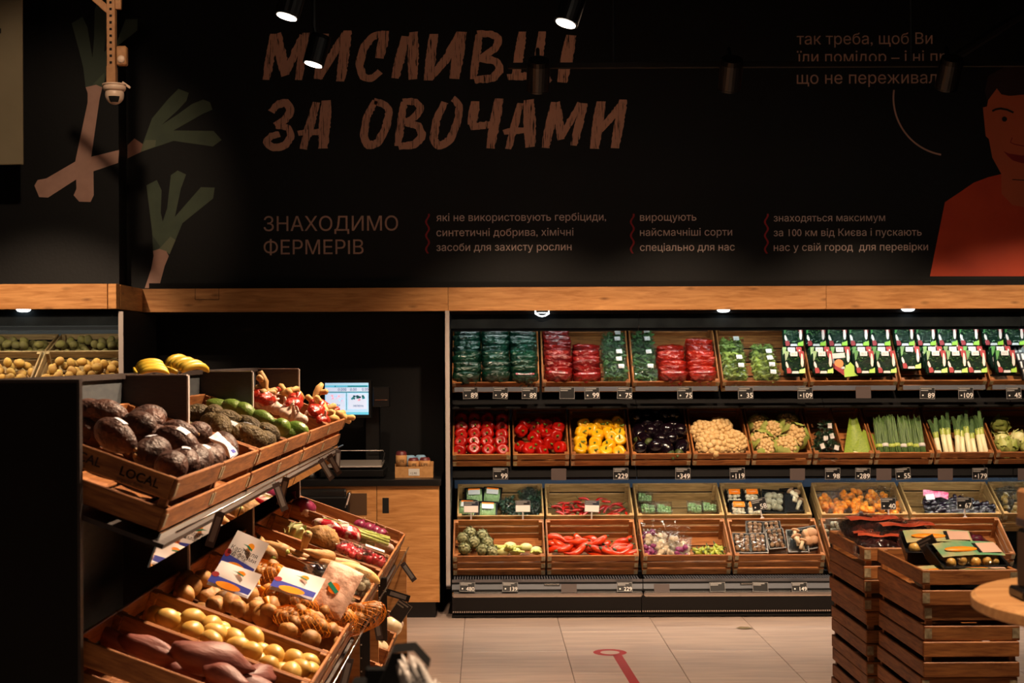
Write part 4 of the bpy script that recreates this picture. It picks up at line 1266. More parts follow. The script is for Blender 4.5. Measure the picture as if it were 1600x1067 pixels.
def lumpy_bag(name, rx, ry, rz, n, m, seed, tail=True, tagm=None):
    """net sack pulled tight over round bulbs, with a tied tail"""
    rr = random.Random(seed)
    cs = [Vector((rr.uniform(-1, 1) * 0.6, rr.uniform(-1, 1) * 0.6, rr.uniform(-0.6, 0.6))).normalized() for _ in range(n)]
    def fn(t, p):
        u = Vector((math.sin(p) * math.cos(t), math.sin(p) * math.sin(t), math.cos(p)))
        k = 0.84 + 0.20 * max(max(0, u.dot(c)) ** 6 for c in cs)
        return Vector((u.x * rx * k, u.y * ry * k, u.z * rz * k))
    ch = []
    if tail:
        mb = MB().tube([(rx * 0.75, 0, 0.2 * rz), (rx * 1.05, 0, 0.5 * rz), (rx * 1.25, 0.004, 0.9 * rz)], [0.012, 0.006, 0.014], 7)
        ch.append(Spec('tied_end', mb.mesh('tied_end', m, True)))
    if tagm:
        ch.append(Spec('tag', boxmesh((0.02, 0.012, 0.001), tagm), M=T(rx * 0.4, 0, rz * 0.98)))
    return Spec(name, MB().ball(fn, 26, 16).mesh(name, m, True), ch)
REDNET = [lumpy_bag('net_sack', 0.072, 0.045, 0.036, 7, 'net_red', i) for i in range(3)]

POT = [Spec('potato', blob(0.045, 0.036, 0.033, 0.14, 1.5, i, 16, 11, 'potato', 'potato')) for i in range(5)]
POTY = [Spec('potato', blob(0.038, 0.030, 0.029, 0.07, 1.3, 30 + i, 16, 11, 'potato_yellow', 'potato')) for i in range(4)]
def sweet_shape(u, v):
    k = 1 - 0.35 * abs(u.x) ** 2
    return Vector((v.x, v.y * k + 0.01 * math.sin(u.x * 2.5), v.z * k))
SWEET = [Spec('sweet_potato', blob(0.105 - 0.012 * (i % 2), 0.044, 0.040, 0.16, 1.7, 40 + i, 22, 14, 'sweet_potato', 'sweet_potato', sweet_shape)) for i in range(4)]

def root_spec(seed, m='parsnip', L=0.22, r0=0.026, name='parsnip'):
    rr = random.Random(seed)
    pts, rs = [], []
    y = 0; z = 0
    for i in range(9):
        u = i / 8
        y += rr.uniform(-0.005, 0.005); z += rr.uniform(-0.003, 0.003)
        pts.append((-L / 2 + L * u, y, z)); rs.append(r0 * (1 - u) ** 0.75 * (0.75 if i == 0 else 1.0) + 0.0022)
    body = MB().tube(pts, rs, 12).mesh(name, m, True)
    top = MB().tube([(-L / 2 - 0.006, 0, 0), (-L / 2 + 0.004, 0, 0)], [r0 * 0.35, r0 * 0.5], 8).mesh('crown', 'cauli_leaf', True)
    return Spec(name, body, [Spec('crown', top)])
PARS = [root_spec(i, L=0.20 + 0.02 * (i % 3)) for i in range(4)]

def celeriac_spec():
    mb = MB()
    mb.ball(lambda t, p: tuple(Vector((math.sin(p) * math.cos(t), math.sin(p) * math.sin(t), 0.9 * math.cos(p))) * 0.072 * (1 + 0.16 * nz((math.sin(p) * math.cos(t), math.sin(p) * math.sin(t), math.cos(p)), 3.2, 4))), 26, 18)
    rr = random.Random(9)
    ch = []
    for i in range(7):
        a = rr.uniform(0, 6.28)
        mb2 = MB().tube([(0.05 * math.cos(a), 0.05 * math.sin(a), -0.03), (0.07 * math.cos(a), 0.07 * math.sin(a), -0.05), (0.08 * math.cos(a + 0.3), 0.08 * math.sin(a + 0.3), -0.06)], [0.008, 0.005, 0.002], 6)
        ch.append(Spec('rootlet', mb2.mesh('rootlet', 'celeriac', True)))
    return Spec('celeriac', mb.mesh('celeriac', 'celeriac', True), ch)
CELERIAC = celeriac_spec()

def onion_spec(m, k=1.0, name='onion'):
    def fn(t, p):
        s_, c_ = math.sin(p), math.cos(p)
        r = 0.036 * k * s_; z = 0.032 * k * c_ + 0.016 * k * math.exp(-(p / 0.3) ** 2) - 0.006 * k * math.exp(-((PI - p) / 0.3) ** 2)
        if p < 0.45: r *= 0.6
        return (r * math.cos(t), r * math.sin(t), z)
    nk = MB().tube([(0, 0, 0.044 * k), (0.003, 0, 0.056 * k)], [0.006 * k, 0.003 * k], 7).mesh('neck', 'crate_pale', True)
    return Spec(name, MB().ball(fn, 18, 14).mesh(name, m, True), [Spec('neck', nk)])
RONION = onion_spec('red_onion')
WONION = onion_spec('white_onion', 1.35)

def leek_spec(seed):
    rr = random.Random(seed)
    L = 0.30
    w = MB().tube([(0, 0, 0), (0, 0, 0.006), (0, 0, 0.10), (0, 0, L * 0.5)], [0.010, 0.016, 0.0155, 0.016], 12).mesh('leek', 'leek_white', True)
    mid = MB().tube([(0, 0, L * 0.5), (0, 0, L * 0.58), (0, 0, L * 0.66)], [0.0161, 0.0175, 0.019], 12, cap=False).mesh('collar', 'leek_mid', True)
    ch = [Spec('collar', mid)]
    for i in range(5):
        a = i * 2 * PI / 5 + rr.uniform(-0.3, 0.3); b = rr.uniform(0.08, 0.24); ln = L * rr.uniform(0.3, 0.48)
        def lf(u, v, a=a, b=b, ln=ln):
            rad = 0.014 + b * 0.12 * v * v; ww = 0.016 * (1 - 0.35 * v)
            x = (u - 0.5) * 2 * ww
            return Vector((rad * math.cos(a) - x * math.sin(a), rad * math.sin(a) + x * math.cos(a), L * 0.62 + ln * v - 0.02 * b * v * v))
        ch.append(Spec('leaf', MB().grid(lf, 3, 5).mesh('leaf', 'leek_green', True)))
    return Spec('leek', w, ch)
LEEK = [leek_spec(i) for i in range(3)]

def bundle_spec(seed, m='asparagus', n=22, L=0.25, R0=0.020, name='asparagus_bunch'):
    rr = random.Random(seed)
    ch = []
    for i in range(n):
        a = i * 2.4; rad = R0 * math.sqrt((i + 0.3) / n)
        x, y = rad * math.cos(a), rad * math.sin(a)
        ln = L * rr.uniform(0.88, 1.04); sp = rr.uniform(1.1, 1.5)
        mb = MB().tube([(x, y, 0), (x, y, L * 0.35), (x * sp, y * sp, ln * 0.85), (x * sp, y * sp, ln)], [0.0042, 0.0042, 0.0045, 0.0012], 6)
        ch.append(Spec('spear', mb.mesh('spear', m, True)))
    bd = MB().lathe([(R0 * 1.22, 0.045), (R0 * 1.25, 0.055), (R0 * 1.22, 0.066)], 16)
    ch.append(Spec('band', bd.mesh('band', 'label_white' if seed % 2 else 'leek_mid', True)))
    return Spec(name, None, ch)
ASP = [bundle_spec(i) for i in range(3)]

def chili_spec(seed, m='chili', L=0.11, r0=0.0085, name='chili_pepper', curl=0.03):
    rr = random.Random(seed)
    pts, rs = [], []
    cy, cz = rr.uniform(-curl, curl), rr.uniform(-curl, curl) * 0.5
    for i in range(8):
        u = i / 7
        pts.append((-L / 2 + L * u, cy * math.sin(PI * u), cz * math.sin(PI * u)))
        rs.append(r0 * (0.75 + 0.4 * math.sin(PI * min(1, u * 1.4))) * (1 - u ** 3 * 0.9))
    body = MB().tube(pts, rs, 9).mesh(name, m, True)
    st = MB().tube([(-L / 2 + 0.002, 0, 0), (-L / 2 - 0.008, 0.001, 0.001), (-L / 2 - 0.024, 0.006, 0.004)], [r0 * 0.72, r0 * 0.45, r0 * 0.24], 6)
    return Spec(name, body, [Spec('stem', st.mesh('stem', 'stem_dark', True))])
CHILI = [chili_spec(i) for i in range(5)]
LONGP = [chili_spec(20 + i, 'pepper_orange', 0.15, 0.021, 'long_pepper', 0.035) for i in range(4)]
PADRON = [chili_spec(30 + i, 'lime', 0.055, 0.012, 'small_green_pepper', 0.008) for i in range(3)]

def leafball_spec(name, m, r, n, seed, pointy=0.2):
    """overlapping scale leaves around a core (artichoke, sprout-like heads)"""
    rr = random.Random(seed)
    mb = MB().ball(lambda t, p: (r * 0.84 * math.sin(p) * math.cos(t), r * 0.84 * math.sin(p) * math.sin(t), r * 0.9 * math.cos(p)), 12, 8)
    ch = []
    for i in range(n):
        z = 0.85 - 1.6 * (i + 0.5) / n
        rad = math.sqrt(1 - z * z); a = i * 2.39996
        nrm = Vector((rad * math.cos(a), rad * math.sin(a), z))
        tx = Vector((-math.sin(a), math.cos(a), 0)); ty = nrm.cross(tx) * -1
        if ty.z < 0: ty = -ty
        s_ = r * 0.55
        def lf(u, v):
            w = s_ * (1 - 0.75 * v ** 2)
            return nrm * (r * (0.90 + 0.26 * v - 0.12 * (2 * u - 1) ** 2)) + tx * (u - 0.5) * 1.5 * w + ty * (v - 0.45) * s_ * 1.5
        mb.grid(lf, 3, 3)
    st = MB().tube([(0, 0, -r * 0.8), (0, 0, -r * 1.35)], [r * 0.3, r * 0.27], 8)
    return Spec(name, mb.mesh(name, m, True), [Spec('stalk', st.mesh('stalk', m, True))])
ARTI = [leafball_spec('artichoke', 'artichoke', 0.046, 34, i) for i in range(2)]
SPROUT_ME = leafball_spec('brussels_sprout', 'sprout', 0.0155, 10, 3).me
CABB = [leafball_spec('white_cabbage', 'cauli_leaf', 0.064, 14, 7), leafball_spec('white_cabbage', 'fennel', 0.060, 12, 8)]

def fennel_spec(seed):
    rr = random.Random(seed)
    def fn(t, p):
        s_, c_ = math.sin(p), math.cos(p)
        return (0.042 * s_ * math.cos(t) * (1 + 0.06 * math.cos(6 * t)), 0.030 * s_ * math.sin(t), 0.046 * c_)
    ch = []
    for i in range(4):
        x = -0.018 + 0.012 * i
        mb = MB().tube([(x * 0.6, 0, 0.034), (x * 1.2, 0, 0.07), (x * 2.0, rr.uniform(-0.008, 0.008), 0.105)], [0.010, 0.009, 0.008], 8)
        ch.append(Spec('stalk', mb.mesh('stalk', 'celery', True)))
    return Spec('fennel_bulb', MB().ball(fn, 18, 12).mesh('fennel_bulb', 'fennel', True), ch)
FENNEL = [fennel_spec(i) for i in range(2)]

# ------------------------------------------------------------------ packs and bags
def pillow(wx, wy, wz, seed, n=16, crinkle=0.24, mi=0, mb=None, sharp=0.42):
    mb = mb or MB()
    for sg in (1, -1):
        def fn(u, v, sg=sg):
            a, b = 2 * u - 1, 2 * v - 1
            k = (max(0, 1 - abs(a) ** 2.6) * max(0, 1 - abs(b) ** 2.6)) ** sharp
            rip = nz((a * 2.2, b * 2.2, sg), 1.7, seed) * crinkle + abs(nz((a * 5, b * 5, sg * 2), 1.0, seed + 3)) * crinkle * 0.6
            return Vector((a * wx * (1 - 0.05 * abs(b)) * (1 + 0.03 * nz((b * 3, 0, 0), 1, seed)), b * wy * (1 - 0.05 * abs(a)), sg * wz * k * (1 + rip * 2)))
        mb.grid(fn if sg > 0 else (lambda u, v, f=fn: f(1 - u, v)), n, n, mi)
    return mb

def bag_spec(m, seed, wx=0.095, wy=0.15, wz=0.032, label=None, text=None):
    ch = []
    body = pillow(wx, wy, wz, seed).mesh('plastic_bag', m, True)
    if label:
        lb = MB().box((0, 0, 0), (wx * 1.3, 0.0012, 0.016)).mesh('brand_strip', label)
        sub = []
        if text:
            me, w_ = textmesh(text, 'chalk', 0.017, 0.0)
            sub.append(Spec('lettering', me, M=T(-w_ / 2, -0.0014, -0.006) @ R(90, 'X')))
        ch.append(Spec('brand_strip', lb, sub, M=T(0, -wy * 0.965, -0.004)))
    return Spec('plastic_bag', body, ch)
BAG_G = [bag_spec('bag_green', i) for i in range(3)]
BAG_GL = bag_spec('bag_green', 7, label='bag_red', text='VITA VERDE')
BAG_R = [bag_spec('bag_red', 11 + i) for i in range(3)]
BAG_RL = bag_spec('bag_red', 15, label='print_red', text='VITA VERDE')
BAG_O = [bag_spec('bag_redorange', 18 + i) for i in range(3)]
BAG_OL = bag_spec('bag_redorange', 22, label='print_red', text='VITA VERDE')

def leaf_cloud(rx, ry, rz, n, m, seed, size=0.022):
    rr = random.Random(seed)
    mb = MB()
    for i in range(n):
        c = Vector((rr.uniform(-1, 1) * rx, rr.uniform(-1, 1) * ry, rr.uniform(-1, 1) * rz))
        M_ = T(c) @ R(rr.uniform(0, 360), 'Z') @ R(rr.uniform(-70, 70), 'X') @ R(rr.uniform(-60, 60), 'Y')
        s_ = size * rr.uniform(0.6, 1.2)
        mb.add([(-s_, 0, 0), (-s_ * 0.2, s_ * 0.5, s_ * 0.12), (s_, 0, 0.1 * s_), (-s_ * 0.2, -s_ * 0.5, s_ * 0.12), (0, 0, -s_ * 0.08)], [(0, 4, 1), (1, 4, 2), (2, 4, 3), (3, 4, 0)], 0, M_)
    return mb.mesh('leaves', m, False)

def herb_bag(seed, m, wx=0.085, wy=0.14, wz=0.04, lab=True, n=150, fm='bag_film', size=0.022):
    ch = [Spec('leaves', leaf_cloud(wx * 0.8, wy * 0.8, wz * 0.55, n, m, seed, size), kind='stuff')]
    if lab:
        ch.append(Spec('label', boxmesh((wx * 0.55, wy * 0.45, 0.001), 'label_white'), M=T(wx * 0.35, wy * 0.35, wz * 1.02) @ R(-8, 'X')))
        if seed % 2 == 0: ch.append(Spec('label', boxmesh((wx * 0.45, 0.001, wz * 0.9), 'label_white'), M=T(wx * 0.35, -wy * 0.93, wz * 0.2)))
    return Spec('herb_bag', pillow(wx, wy, wz, seed, crinkle=0.22).mesh('herb_bag', fm, True), ch)
HERB = [herb_bag(i, 'herb_green') for i in range(3)]
SALAD = [herb_bag(5 + i, 'lettuce', n=190, size=0.026) for i in range(3)]
HERBD = [herb_bag(9 + i, 'herb_dark', lab=False, wx=0.07, wy=0.10, wz=0.045, n=190, size=0.018) for i in range(2)]

def clamshell(seed, front=True):
    """clear-lidded salad pack with printed sleeve; front face looks along -y"""
    w, h, d = 0.130, 0.135, 0.052
    rr = random.Random(seed)
    tray = MB().box((0, d / 2, h / 2), (w, d, h), ch=0.014).mesh('tray', 'tray_green')
    lid = MB()
    def dome(u, v):
        a, b = 2 * u - 1, 2 * v - 1
        k = (max(0, 1 - abs(a) ** 4) * max(0, 1 - abs(b) ** 4)) ** 0.5
        return Vector((a * w * 0.49, -0.010 * k + 0.002, h / 2 + b * h * 0.49))
    lid.grid(dome, 8, 8)
    ch = [Spec('tray', tray), Spec('lid', lid.mesh('lid', 'lid_film', True))]
    ch.append(Spec('leaves', leaf_cloud(w * 0.36, 0.004, h * 0.34, 36, 'herb_green', seed, 0.013), M=T(0, 0.001, h * 0.5), kind='stuff'))
    def sl(name, m, pts, y=-0.0115):
        mb = MB().poly([Vector((x * w, y, z * h)) for x, z in pts])
        ch.append(Spec(name, mb.mesh(name, m)))
    sl('sleeve_corner', 'print_green', [(-0.47, 0.98), (-0.47, 0.55), (-0.40, 0.62), (-0.32, 0.80), (-0.26, 0.98)])
    sl('sleeve_stripe', 'print_white', [(-0.46, 0.48), (-0.42, 0.54), (-0.34, 0.40), (-0.32, 0.28), (-0.40, 0.25), (-0.46, 0.35)])
    sl('sleeve_stripe', 'print_red', [(-0.44, 0.24), (-0.26, 0.26), (-0.20, 0.12), (-0.24, 0.03), (-0.42, 0.03)])
    sl('sleeve_stripe', 'print_red', [(0.20, 0.98), (0.47, 0.98), (0.47, 0.60), (0.34, 0.60), (0.24, 0.75)])
    sl('sleeve_stripe', 'print_white', [(0.30, 0.66), (0.34, 0.88), (0.40, 0.84), (0.43, 0.50), (0.39, 0.32), (0.32, 0.30), (0.28, 0.42)], -0.0118)
    sl('sleeve_corner', 'print_lime', [(0.16, 0.03), (0.46, 0.03), (0.47, 0.26), (0.34, 0.20), (0.20, 0.18)])
    sl('sleeve_foot', 'label_white', [(-0.20, 0.02), (0.16, 0.02), (0.14, 0.12), (-0.16, 0.12)])
    lb = boxmesh((w * 0.36, 0.0012, h * 0.20), 'label_white')
    me, w_ = textmesh('||||| |||', 'card_black', 0.014)
    ch.append(Spec('label', lb, [Spec('barcode', me, M=T(-w_ / 2, -0.0012, -0.003) @ R(90, 'X'))], M=T(-0.03 * w, -0.0122, h * 0.86)))
    return Spec('salad_pack', None, ch)
CLAM = [clamshell(i) for i in range(2)]

def punnet(m_in, seed, film_m='clear_film', w=0.12, l=0.15, h=0.045, tray='tray_black', inner=None, lab=None, labtext=None):
    """shallow tray (open upward), contents, film on top"""
    mb = MB()
    mb.box((0, 0, 0.003), (w * 0.92, l * 0.92, 0.006))
    for sx in (-1, 1):
        mb.box((sx * w * 0.47, 0, h / 2), (0.004, l * 0.96, h))
        mb.box((0, sx * l * 0.47, h / 2), (w * 0.96, 0.004, h))
    mb.box((0, -l * 0.49, h), (w, 0.010, 0.003)); mb.box((0, l * 0.49, h), (w, 0.010, 0.003))
    mb.box((-w * 0.49, 0, h), (0.010, l, 0.003)); mb.box((w * 0.49, 0, h), (0.010, l, 0.003))
    ch = [Spec('tray', mb.mesh('tray', tray))]
    if inner:
        ch += inner
    def cov(u, v):
        a, b = 2 * u - 1, 2 * v - 1
        return Vector((a * w * 0.49, b * l * 0.49, h + 0.002 + 0.022 * ((1 - a ** 4) * (1 - b ** 4)) ** 0.5 + 0.003 * nz((a * 3, b * 3, 0), 1.2, seed)))
    ch.append(Spec('film', MB().grid(cov, 10, 10).mesh('film', film_m, True)))
    if lab:
        sub = []
        if labtext:
            me, w_ = textmesh(labtext, 'print_white', 0.02)
            sub.append(Spec('lettering', me, M=T(-w_ / 2, -0.006, 0.001)))
        ch.append(Spec('label', boxmesh((w * 0.66, l * 0.34, 0.0012), lab), sub, M=T(0, l * 0.12, h + 0.0275)))
    return Spec('food_tray', None, ch)
def balls_inner(me, n, w, l, z, seed, name, sc=1.0):
    rr = random.Random(seed)
    out = []
    nx = max(2, int(round(math.sqrt(n * w / l)))); ny = max(2, int(math.ceil(n / nx)))
    for i in range(n):
        x = ((i % nx) + 0.5) / nx - 0.5 + rr.uniform(-0.05, 0.05); y = ((i // nx) + 0.5) / ny - 0.5 + rr.uniform(-0.05, 0.05)
        out.append(Spec(name, me, M=T(x * w, y * l, z + rr.uniform(0, 0.012)) @ R(rr.uniform(0, 360), 'Z') @ R(rr.uniform(-70, 70), 'X') @ SC(sc * rr.uniform(0.85, 1.1))))
    return out
SPROUT_P = [punnet(None, i, 'clear_film', 0.15, 0.13, 0.06, 'clear_film', balls_inner(SPROUT_ME, 18, 0.13, 0.11, 0.03, i, 'brussels_sprout', 1.0)) for i in range(2)]
MUSH_ME = blob(0.019, 0.019, 0.015, 0.08, 2, 3, 12, 8, 'mushroom', 'mushroom')
MUSHW_ME = blob(0.021, 0.021, 0.017, 0.06, 2, 4, 12, 8, 'mushroom_white', 'mushroom')
MUSH_P = [punnet(None, i, 'grey_film', 0.135, 0.165, 0.05, 'tray_black', balls_inner(MUSH_ME, 15, 0.11, 0.14, 0.04, i, 'mushroom', 1.0)) for i in range(3)]
ORANGE_P = [punnet(None, i, 'clear_film', 0.135, 0.15, 0.05, 'tray_black', balls_inner(MUSHW_ME, 9, 0.10, 0.12, 0.035, 40 + i, 'mushroom', 1.0), 'print_orange', 'Гриби') for i in range(2)]
WHITE_P = punnet(None, 5, 'grey_film', 0.16, 0.19, 0.05, 'tray_black', balls_inner(MUSHW_ME, 9, 0.12, 0.15, 0.04, 60, 'mushroom', 1.35))
def oyster_inner(n, seed, m):
    out = []
    rr = random.Random(seed)
    for i in range(n):
        L = rr.uniform(0.07, 0.10)
        mb = MB().tube([(0, -L / 2, 0), (0, 0, 0.002), (0, L * 0.32, 0.004)], [0.012, 0.014, 0.016], 10)
        mb2 = MB().ball(lambda t, p: (0.030 * math.sin(p) * math.cos(t), L * 0.36 + 0.012 * math.cos(p), 0.006 + 0.024 * math.sin(p) * math.sin(t)), 14, 8)
        out.append(Spec('mushroom', mb.mesh('stalk', 'mushroom_white', True), [Spec('cap', mb2.mesh('cap', m, True))], M=T(rr.uniform(-0.03, 0.03), rr.uniform(-0.05, 0.05), 0.045 + 0.012 * i) @ R(rr.uniform(-35, 35), 'Z')))
    return out
OYST_P = punnet(None, 6, 'clear_film', 0.16, 0.20, 0.04, 'tray_black', oyster_inner(4, 2, 'mush_cap'))
FLAT_P = punnet(None, 7, 'grey_film', 0.14, 0.17, 0.05, 'tray_black', oyster_inner(5, 8, 'mushroom'))
BIGM_P = punnet(None, 8, 'grey_film', 0.14, 0.17, 0.05, 'tray_black', balls_inner(MUSH_ME, 4, 0.08, 0.12, 0.05, 66, 'mushroom', 2.1))
def bean_inner(seed):
    out = []
    me = MB().tube([(0, -0.055, 0), (0.001, 0, 0.003), (0, 0.055, 0)], [0.003, 0.0045, 0.0025], 6).mesh('bean_pod', 'sprout', True)
    for i in range(13):
        out.append(Spec('bean_pod', me, M=T(-0.05 + 0.0083 * i, 0, 0.05 + 0.002 * (i % 2))))
    return out
BEAN_P = [punnet(None, i, 'clear_film', 0.125, 0.14, 0.045, 'tray_black', bean_inner(i), 'label_white') for i in range(1)]
for s_ in BEAN_P:
    s_.ch[-1].ch.append(Spec('label_edge', boxmesh((0.082, 0.012, 0.0014), 'print_orange'), M=T(0, 0.022, 0.0003)))

def chunk_bag(m, seed, n=16, wx=0.085, wy=0.10, wz=0.045, fm='bag_film', csize=0.022, name='veg_bag', top=True):
    rr = random.Random(seed)
    ch = []
    me = blob(csize * 1.2, csize, csize * 0.8, 0.25, 2.0, seed, 9, 6, m, 'piece')
    for i in range(n):
        ch.append(Spec('piece', me, M=T(rr.uniform(-0.75, 0.75) * wx, rr.uniform(-0.8, 0.6) * wy, rr.uniform(-0.4, 0.55) * wz) @ R(rr.uniform(0, 360), 'Z') @ R(rr.uniform(0, 180), 'X')))
    if top:
        mb = MB().grid(lambda u, v: Vector(((u - 0.5) * wx * (0.6 + 1.0 * v), wy * 0.9 + v * 0.07, wz * 0.2 + 0.02 * math.sin(u * 9) * (1 - v) + 0.03 * v)), 8, 4)
        ch.append(Spec('bag_neck', mb.mesh('bag_neck', fm, True)))
    return Spec(name, pillow(wx, wy, wz, seed, crinkle=0.25).mesh(name, fm, True), ch)
PUMP_B = [chunk_bag('pumpkin', i) for i in range(3)]
DARK_B = [chunk_bag('dark_veg', 10 + i, 70, 0.12, 0.10, 0.050, 'lid_film', 0.017, top=False) for i in range(2)]
PARS_B = [chunk_bag('mushroom_white', 14 + i, 14, 0.085, 0.09, 0.04, 'bag_film', 0.024) for i in range(2)]
PURP_B = [chunk_bag('purple_veg', 18 + i, 16, 0.06, 0.06, 0.035, 'bag_film', 0.017, top=False) for i in range(2)]
PALE_B = chunk_bag('potato_yellow', 24, 14, 0.10, 0.12, 0.05, 'grey_film', 0.02)
WMUSH_B = [chunk_bag('mushroom_white', 26 + i, 22, 0.09, 0.11, 0.05, 'grey_film', 0.019, top=False) for i in range(2)]
TEAL_B = [herb_bag(31, 'herb_dark', 0.05, 0.075, 0.03, True, 60), herb_bag(32, 'scr_off' if False else 'herb_dark', 0.055, 0.07, 0.03, True, 60)]

def banana_spec():
    ch = []
    for i in range(6):
        pts, rs = [], []
        for k in range(9):
            u = k / 8
            a = -1.05 + 2.1 * u
            pts.append((0.115 * math.sin(a), 0.026 * i - 0.065 + 0.008 * u * i, 0.075 * (math.cos(a) - 0.5) + 0.006 * (i % 2)))
            rs.append(0.022 * (1 - abs(2 * u - 1) ** 3.5 * 0.72))
        b = MB().tube(pts, rs, 9).mesh('banana', 'banana', True)
        tip = MB().tube([pts[0], (pts[0][0] - 0.012, pts[0][1], pts[0][2] - 0.006)], [0.006, 0.004], 6).mesh('tip', 'banana_tip', True)
        ch.append(Spec('banana', b, [Spec('tip', tip)]))
    cr = MB().tube([(-0.112, -0.045, -0.004), (-0.118, 0, -0.002), (-0.112, 0.055, -0.004)], [0.012, 0.014, 0.012], 8).mesh('crown', 'banana', True)
    ch.append(Spec('crown', cr))
    return Spec('banana_bunch', None, ch)
BANANA = banana_spec()

def net_potatoes(seed, n=14, rx=0.13, ry=0.085, rz=0.06, card=True):
    """potatoes inside an orange net sack with a printed header card"""
    rr = random.Random(seed)
    ch = []
    for i in range(n):
        a = i * 2.4; q = math.sqrt((i + 0.4) / n)
        ch.append(Spec('potato', POT[i % 5].me, M=T(q * rx * 0.76 * math.cos(a), q * ry * 0.74 * math.sin(a), (1 - q) * rz * 0.7 + rr.uniform(-0.014, 0.014)) @ R(rr.uniform(0, 360), 'Z') @ R(rr.uniform(0, 90), 'X') @ SC(rr.uniform(0.72, 0.95))))
    mb = MB()
    def surf(t, p):
        u = Vector((math.sin(p) * math.cos(t), math.sin(p) * math.sin(t), math.cos(p)))
        k = 1 + 0.10 * nz(u, 2.4, seed)
        return Vector((u.x * rx * k, u.y * ry * k, u.z * rz * k))
    N1 = 26
    for sg in (1, -1):
        for i in range(N1):
            pts = [surf(2 * PI * i / N1 + sg * 1.4 * j / 12, 0.15 + (PI - 0.3) * j / 12) for j in range(13)]
            mb.tube(pts, 0.0011, 3, cap=False)
    ch.append(Spec('net', mb.mesh('net', 'net_orange')))
    tail = MB().tube([(rx * 0.9, 0, 0), (rx * 1.12, 0.01, 0.02), (rx * 1.3, 0.0, 0.05)], [0.02, 0.008, 0.016], 8)
    ch.append(Spec('tied_end', tail.mesh('tied_end', 'net_orange', True), [Spec('clip', boxmesh((0.016, 0.020, 0.012), 'label_white', 0.002), M=T(rx * 1.12, 0.01, 0.02))]))
    return Spec('potato_sack', None, ch)
NETP = [net_potatoes(i) for i in range(3)]

def header_card(w, h, m='paper_white', text=True):
    """printed paper header: local x right, y up the card, z out of its face"""
    def sheet(u, v):
        return Vector(((u - 0.5) * w, (v - 0.5) * h, 0.006 * math.sin(u * 5) * math.sin(v * 3)))
    ch = []
    def pr(name, mm, pts, z=0.008):
        ch.append(Spec(name, MB().add([(x * w, y * h, z) for x, y in pts], [tuple(range(len(pts)))]).mesh(name, mm)))
    pr('blue_band', 'print_blue', [(-0.5, -0.42), (0.5, -0.42), (0.5, -0.20), (-0.5, -0.10)])
    ell = [(0.30 * math.cos(q * PI / 8) - 0.02, -0.36 + 0.13 * math.sin(q * PI / 8)) for q in range(16)]
    pr('potato_picture', 'pumpkin', ell, 0.0085)
    pr('red_seal', 'print_red', [(-0.48 + 0.09 * math.cos(q * PI / 5) + 0.06, -0.08 + 0.10 * math.sin(q * PI / 5)) for q in range(10)], 0.0085)
    pr('logo_sun', 'pumpkin', [(0.10 * math.cos(q * PI / 6) + 0.10, 0.24 + 0.09 * math.sin(q * PI / 6)) for q in range(12)])
    pr('logo_leaf', 'print_teal', [(-0.14, 0.24), (-0.02, 0.22), (0.18, 0.14), (0.18, 0.19), (0.02, 0.25)], 0.0085)
    if text:
        for s_, y in (('Картопля', 0.03), ('від ферми', -0.09)):
            me, w_ = textmesh(s_, 'card_black', 0.15 * h)
            ch.append(Spec('lettering', me, M=T(-w_ / 2, y * h, 0.009)))
    return Spec('header_card', MB().grid(sheet, 8, 8).mesh('header_card', m, True), ch)
CARD = header_card(0.135, 0.165)
CARD2 = header_card(0.15, 0.10, text=False)
# ------------------------------------------------------------------ placing things in crates
EYEV = Vector((0, 0, EYE))
def on_crate(c, px_, py_, zl):
    """point of the crate's inner plane at height zl that lies on the sight line of that photo pixel"""
    inv = c.M.inverted()
    o = inv @ EYEV
    d = (inv.to_3x3() @ (at(px_, py_, 1.0) - EYEV))
    k = (zl - o.z) / d.z
    return o + d * k
def put(spec, c, x, y, z, rot, label, cat, group):
    return spec.put(c.M @ T(x, y, z) @ rot, label, cat, group)
def put_px(spec, c, px_, py_, z, rot, label, cat, group=None, clampx=True, m=0.03):
    p = on_crate(c, px_, py_, z)
    x = max(-c.w / 2 + m, min(c.w / 2 - m, p.x)) if clampx else p.x
    y = max(m, min(c.d - m, p.y))
    return put(spec, c, x, y, z, rot, label, cat, group)
def rot3(rg, a=180, b=25, c_=25):
    return R(rg.uniform(-a, a), 'Z') @ R(rg.uniform(-b, b), 'X') @ R(rg.uniform(-c_, c_), 'Y')
def fill(c, specs, nx, ny, x0, x1, y0, y1, z, rotf, label, cat, group, rg, jit=0.15, zj=0.006, stagger=True, skip=0.0):
    for j in range(ny):
        for i in range(nx - (1 if stagger and j % 2 else 0)):
            if rg.random() < skip:
                continue
            u = (i + 0.5 + (0.5 if stagger and j % 2 else 0)) / nx
            x = x0 + (x1 - x0) * u + rg.uniform(-jit, jit) * (x1 - x0) / nx
            y = y0 + (y1 - y0) * (j + 0.5) / ny + rg.uniform(-jit, jit) * (y1 - y0) / ny
            put(rg.choice(specs), c, x, y, z + rg.uniform(-zj, zj), rotf(), label, cat, group)

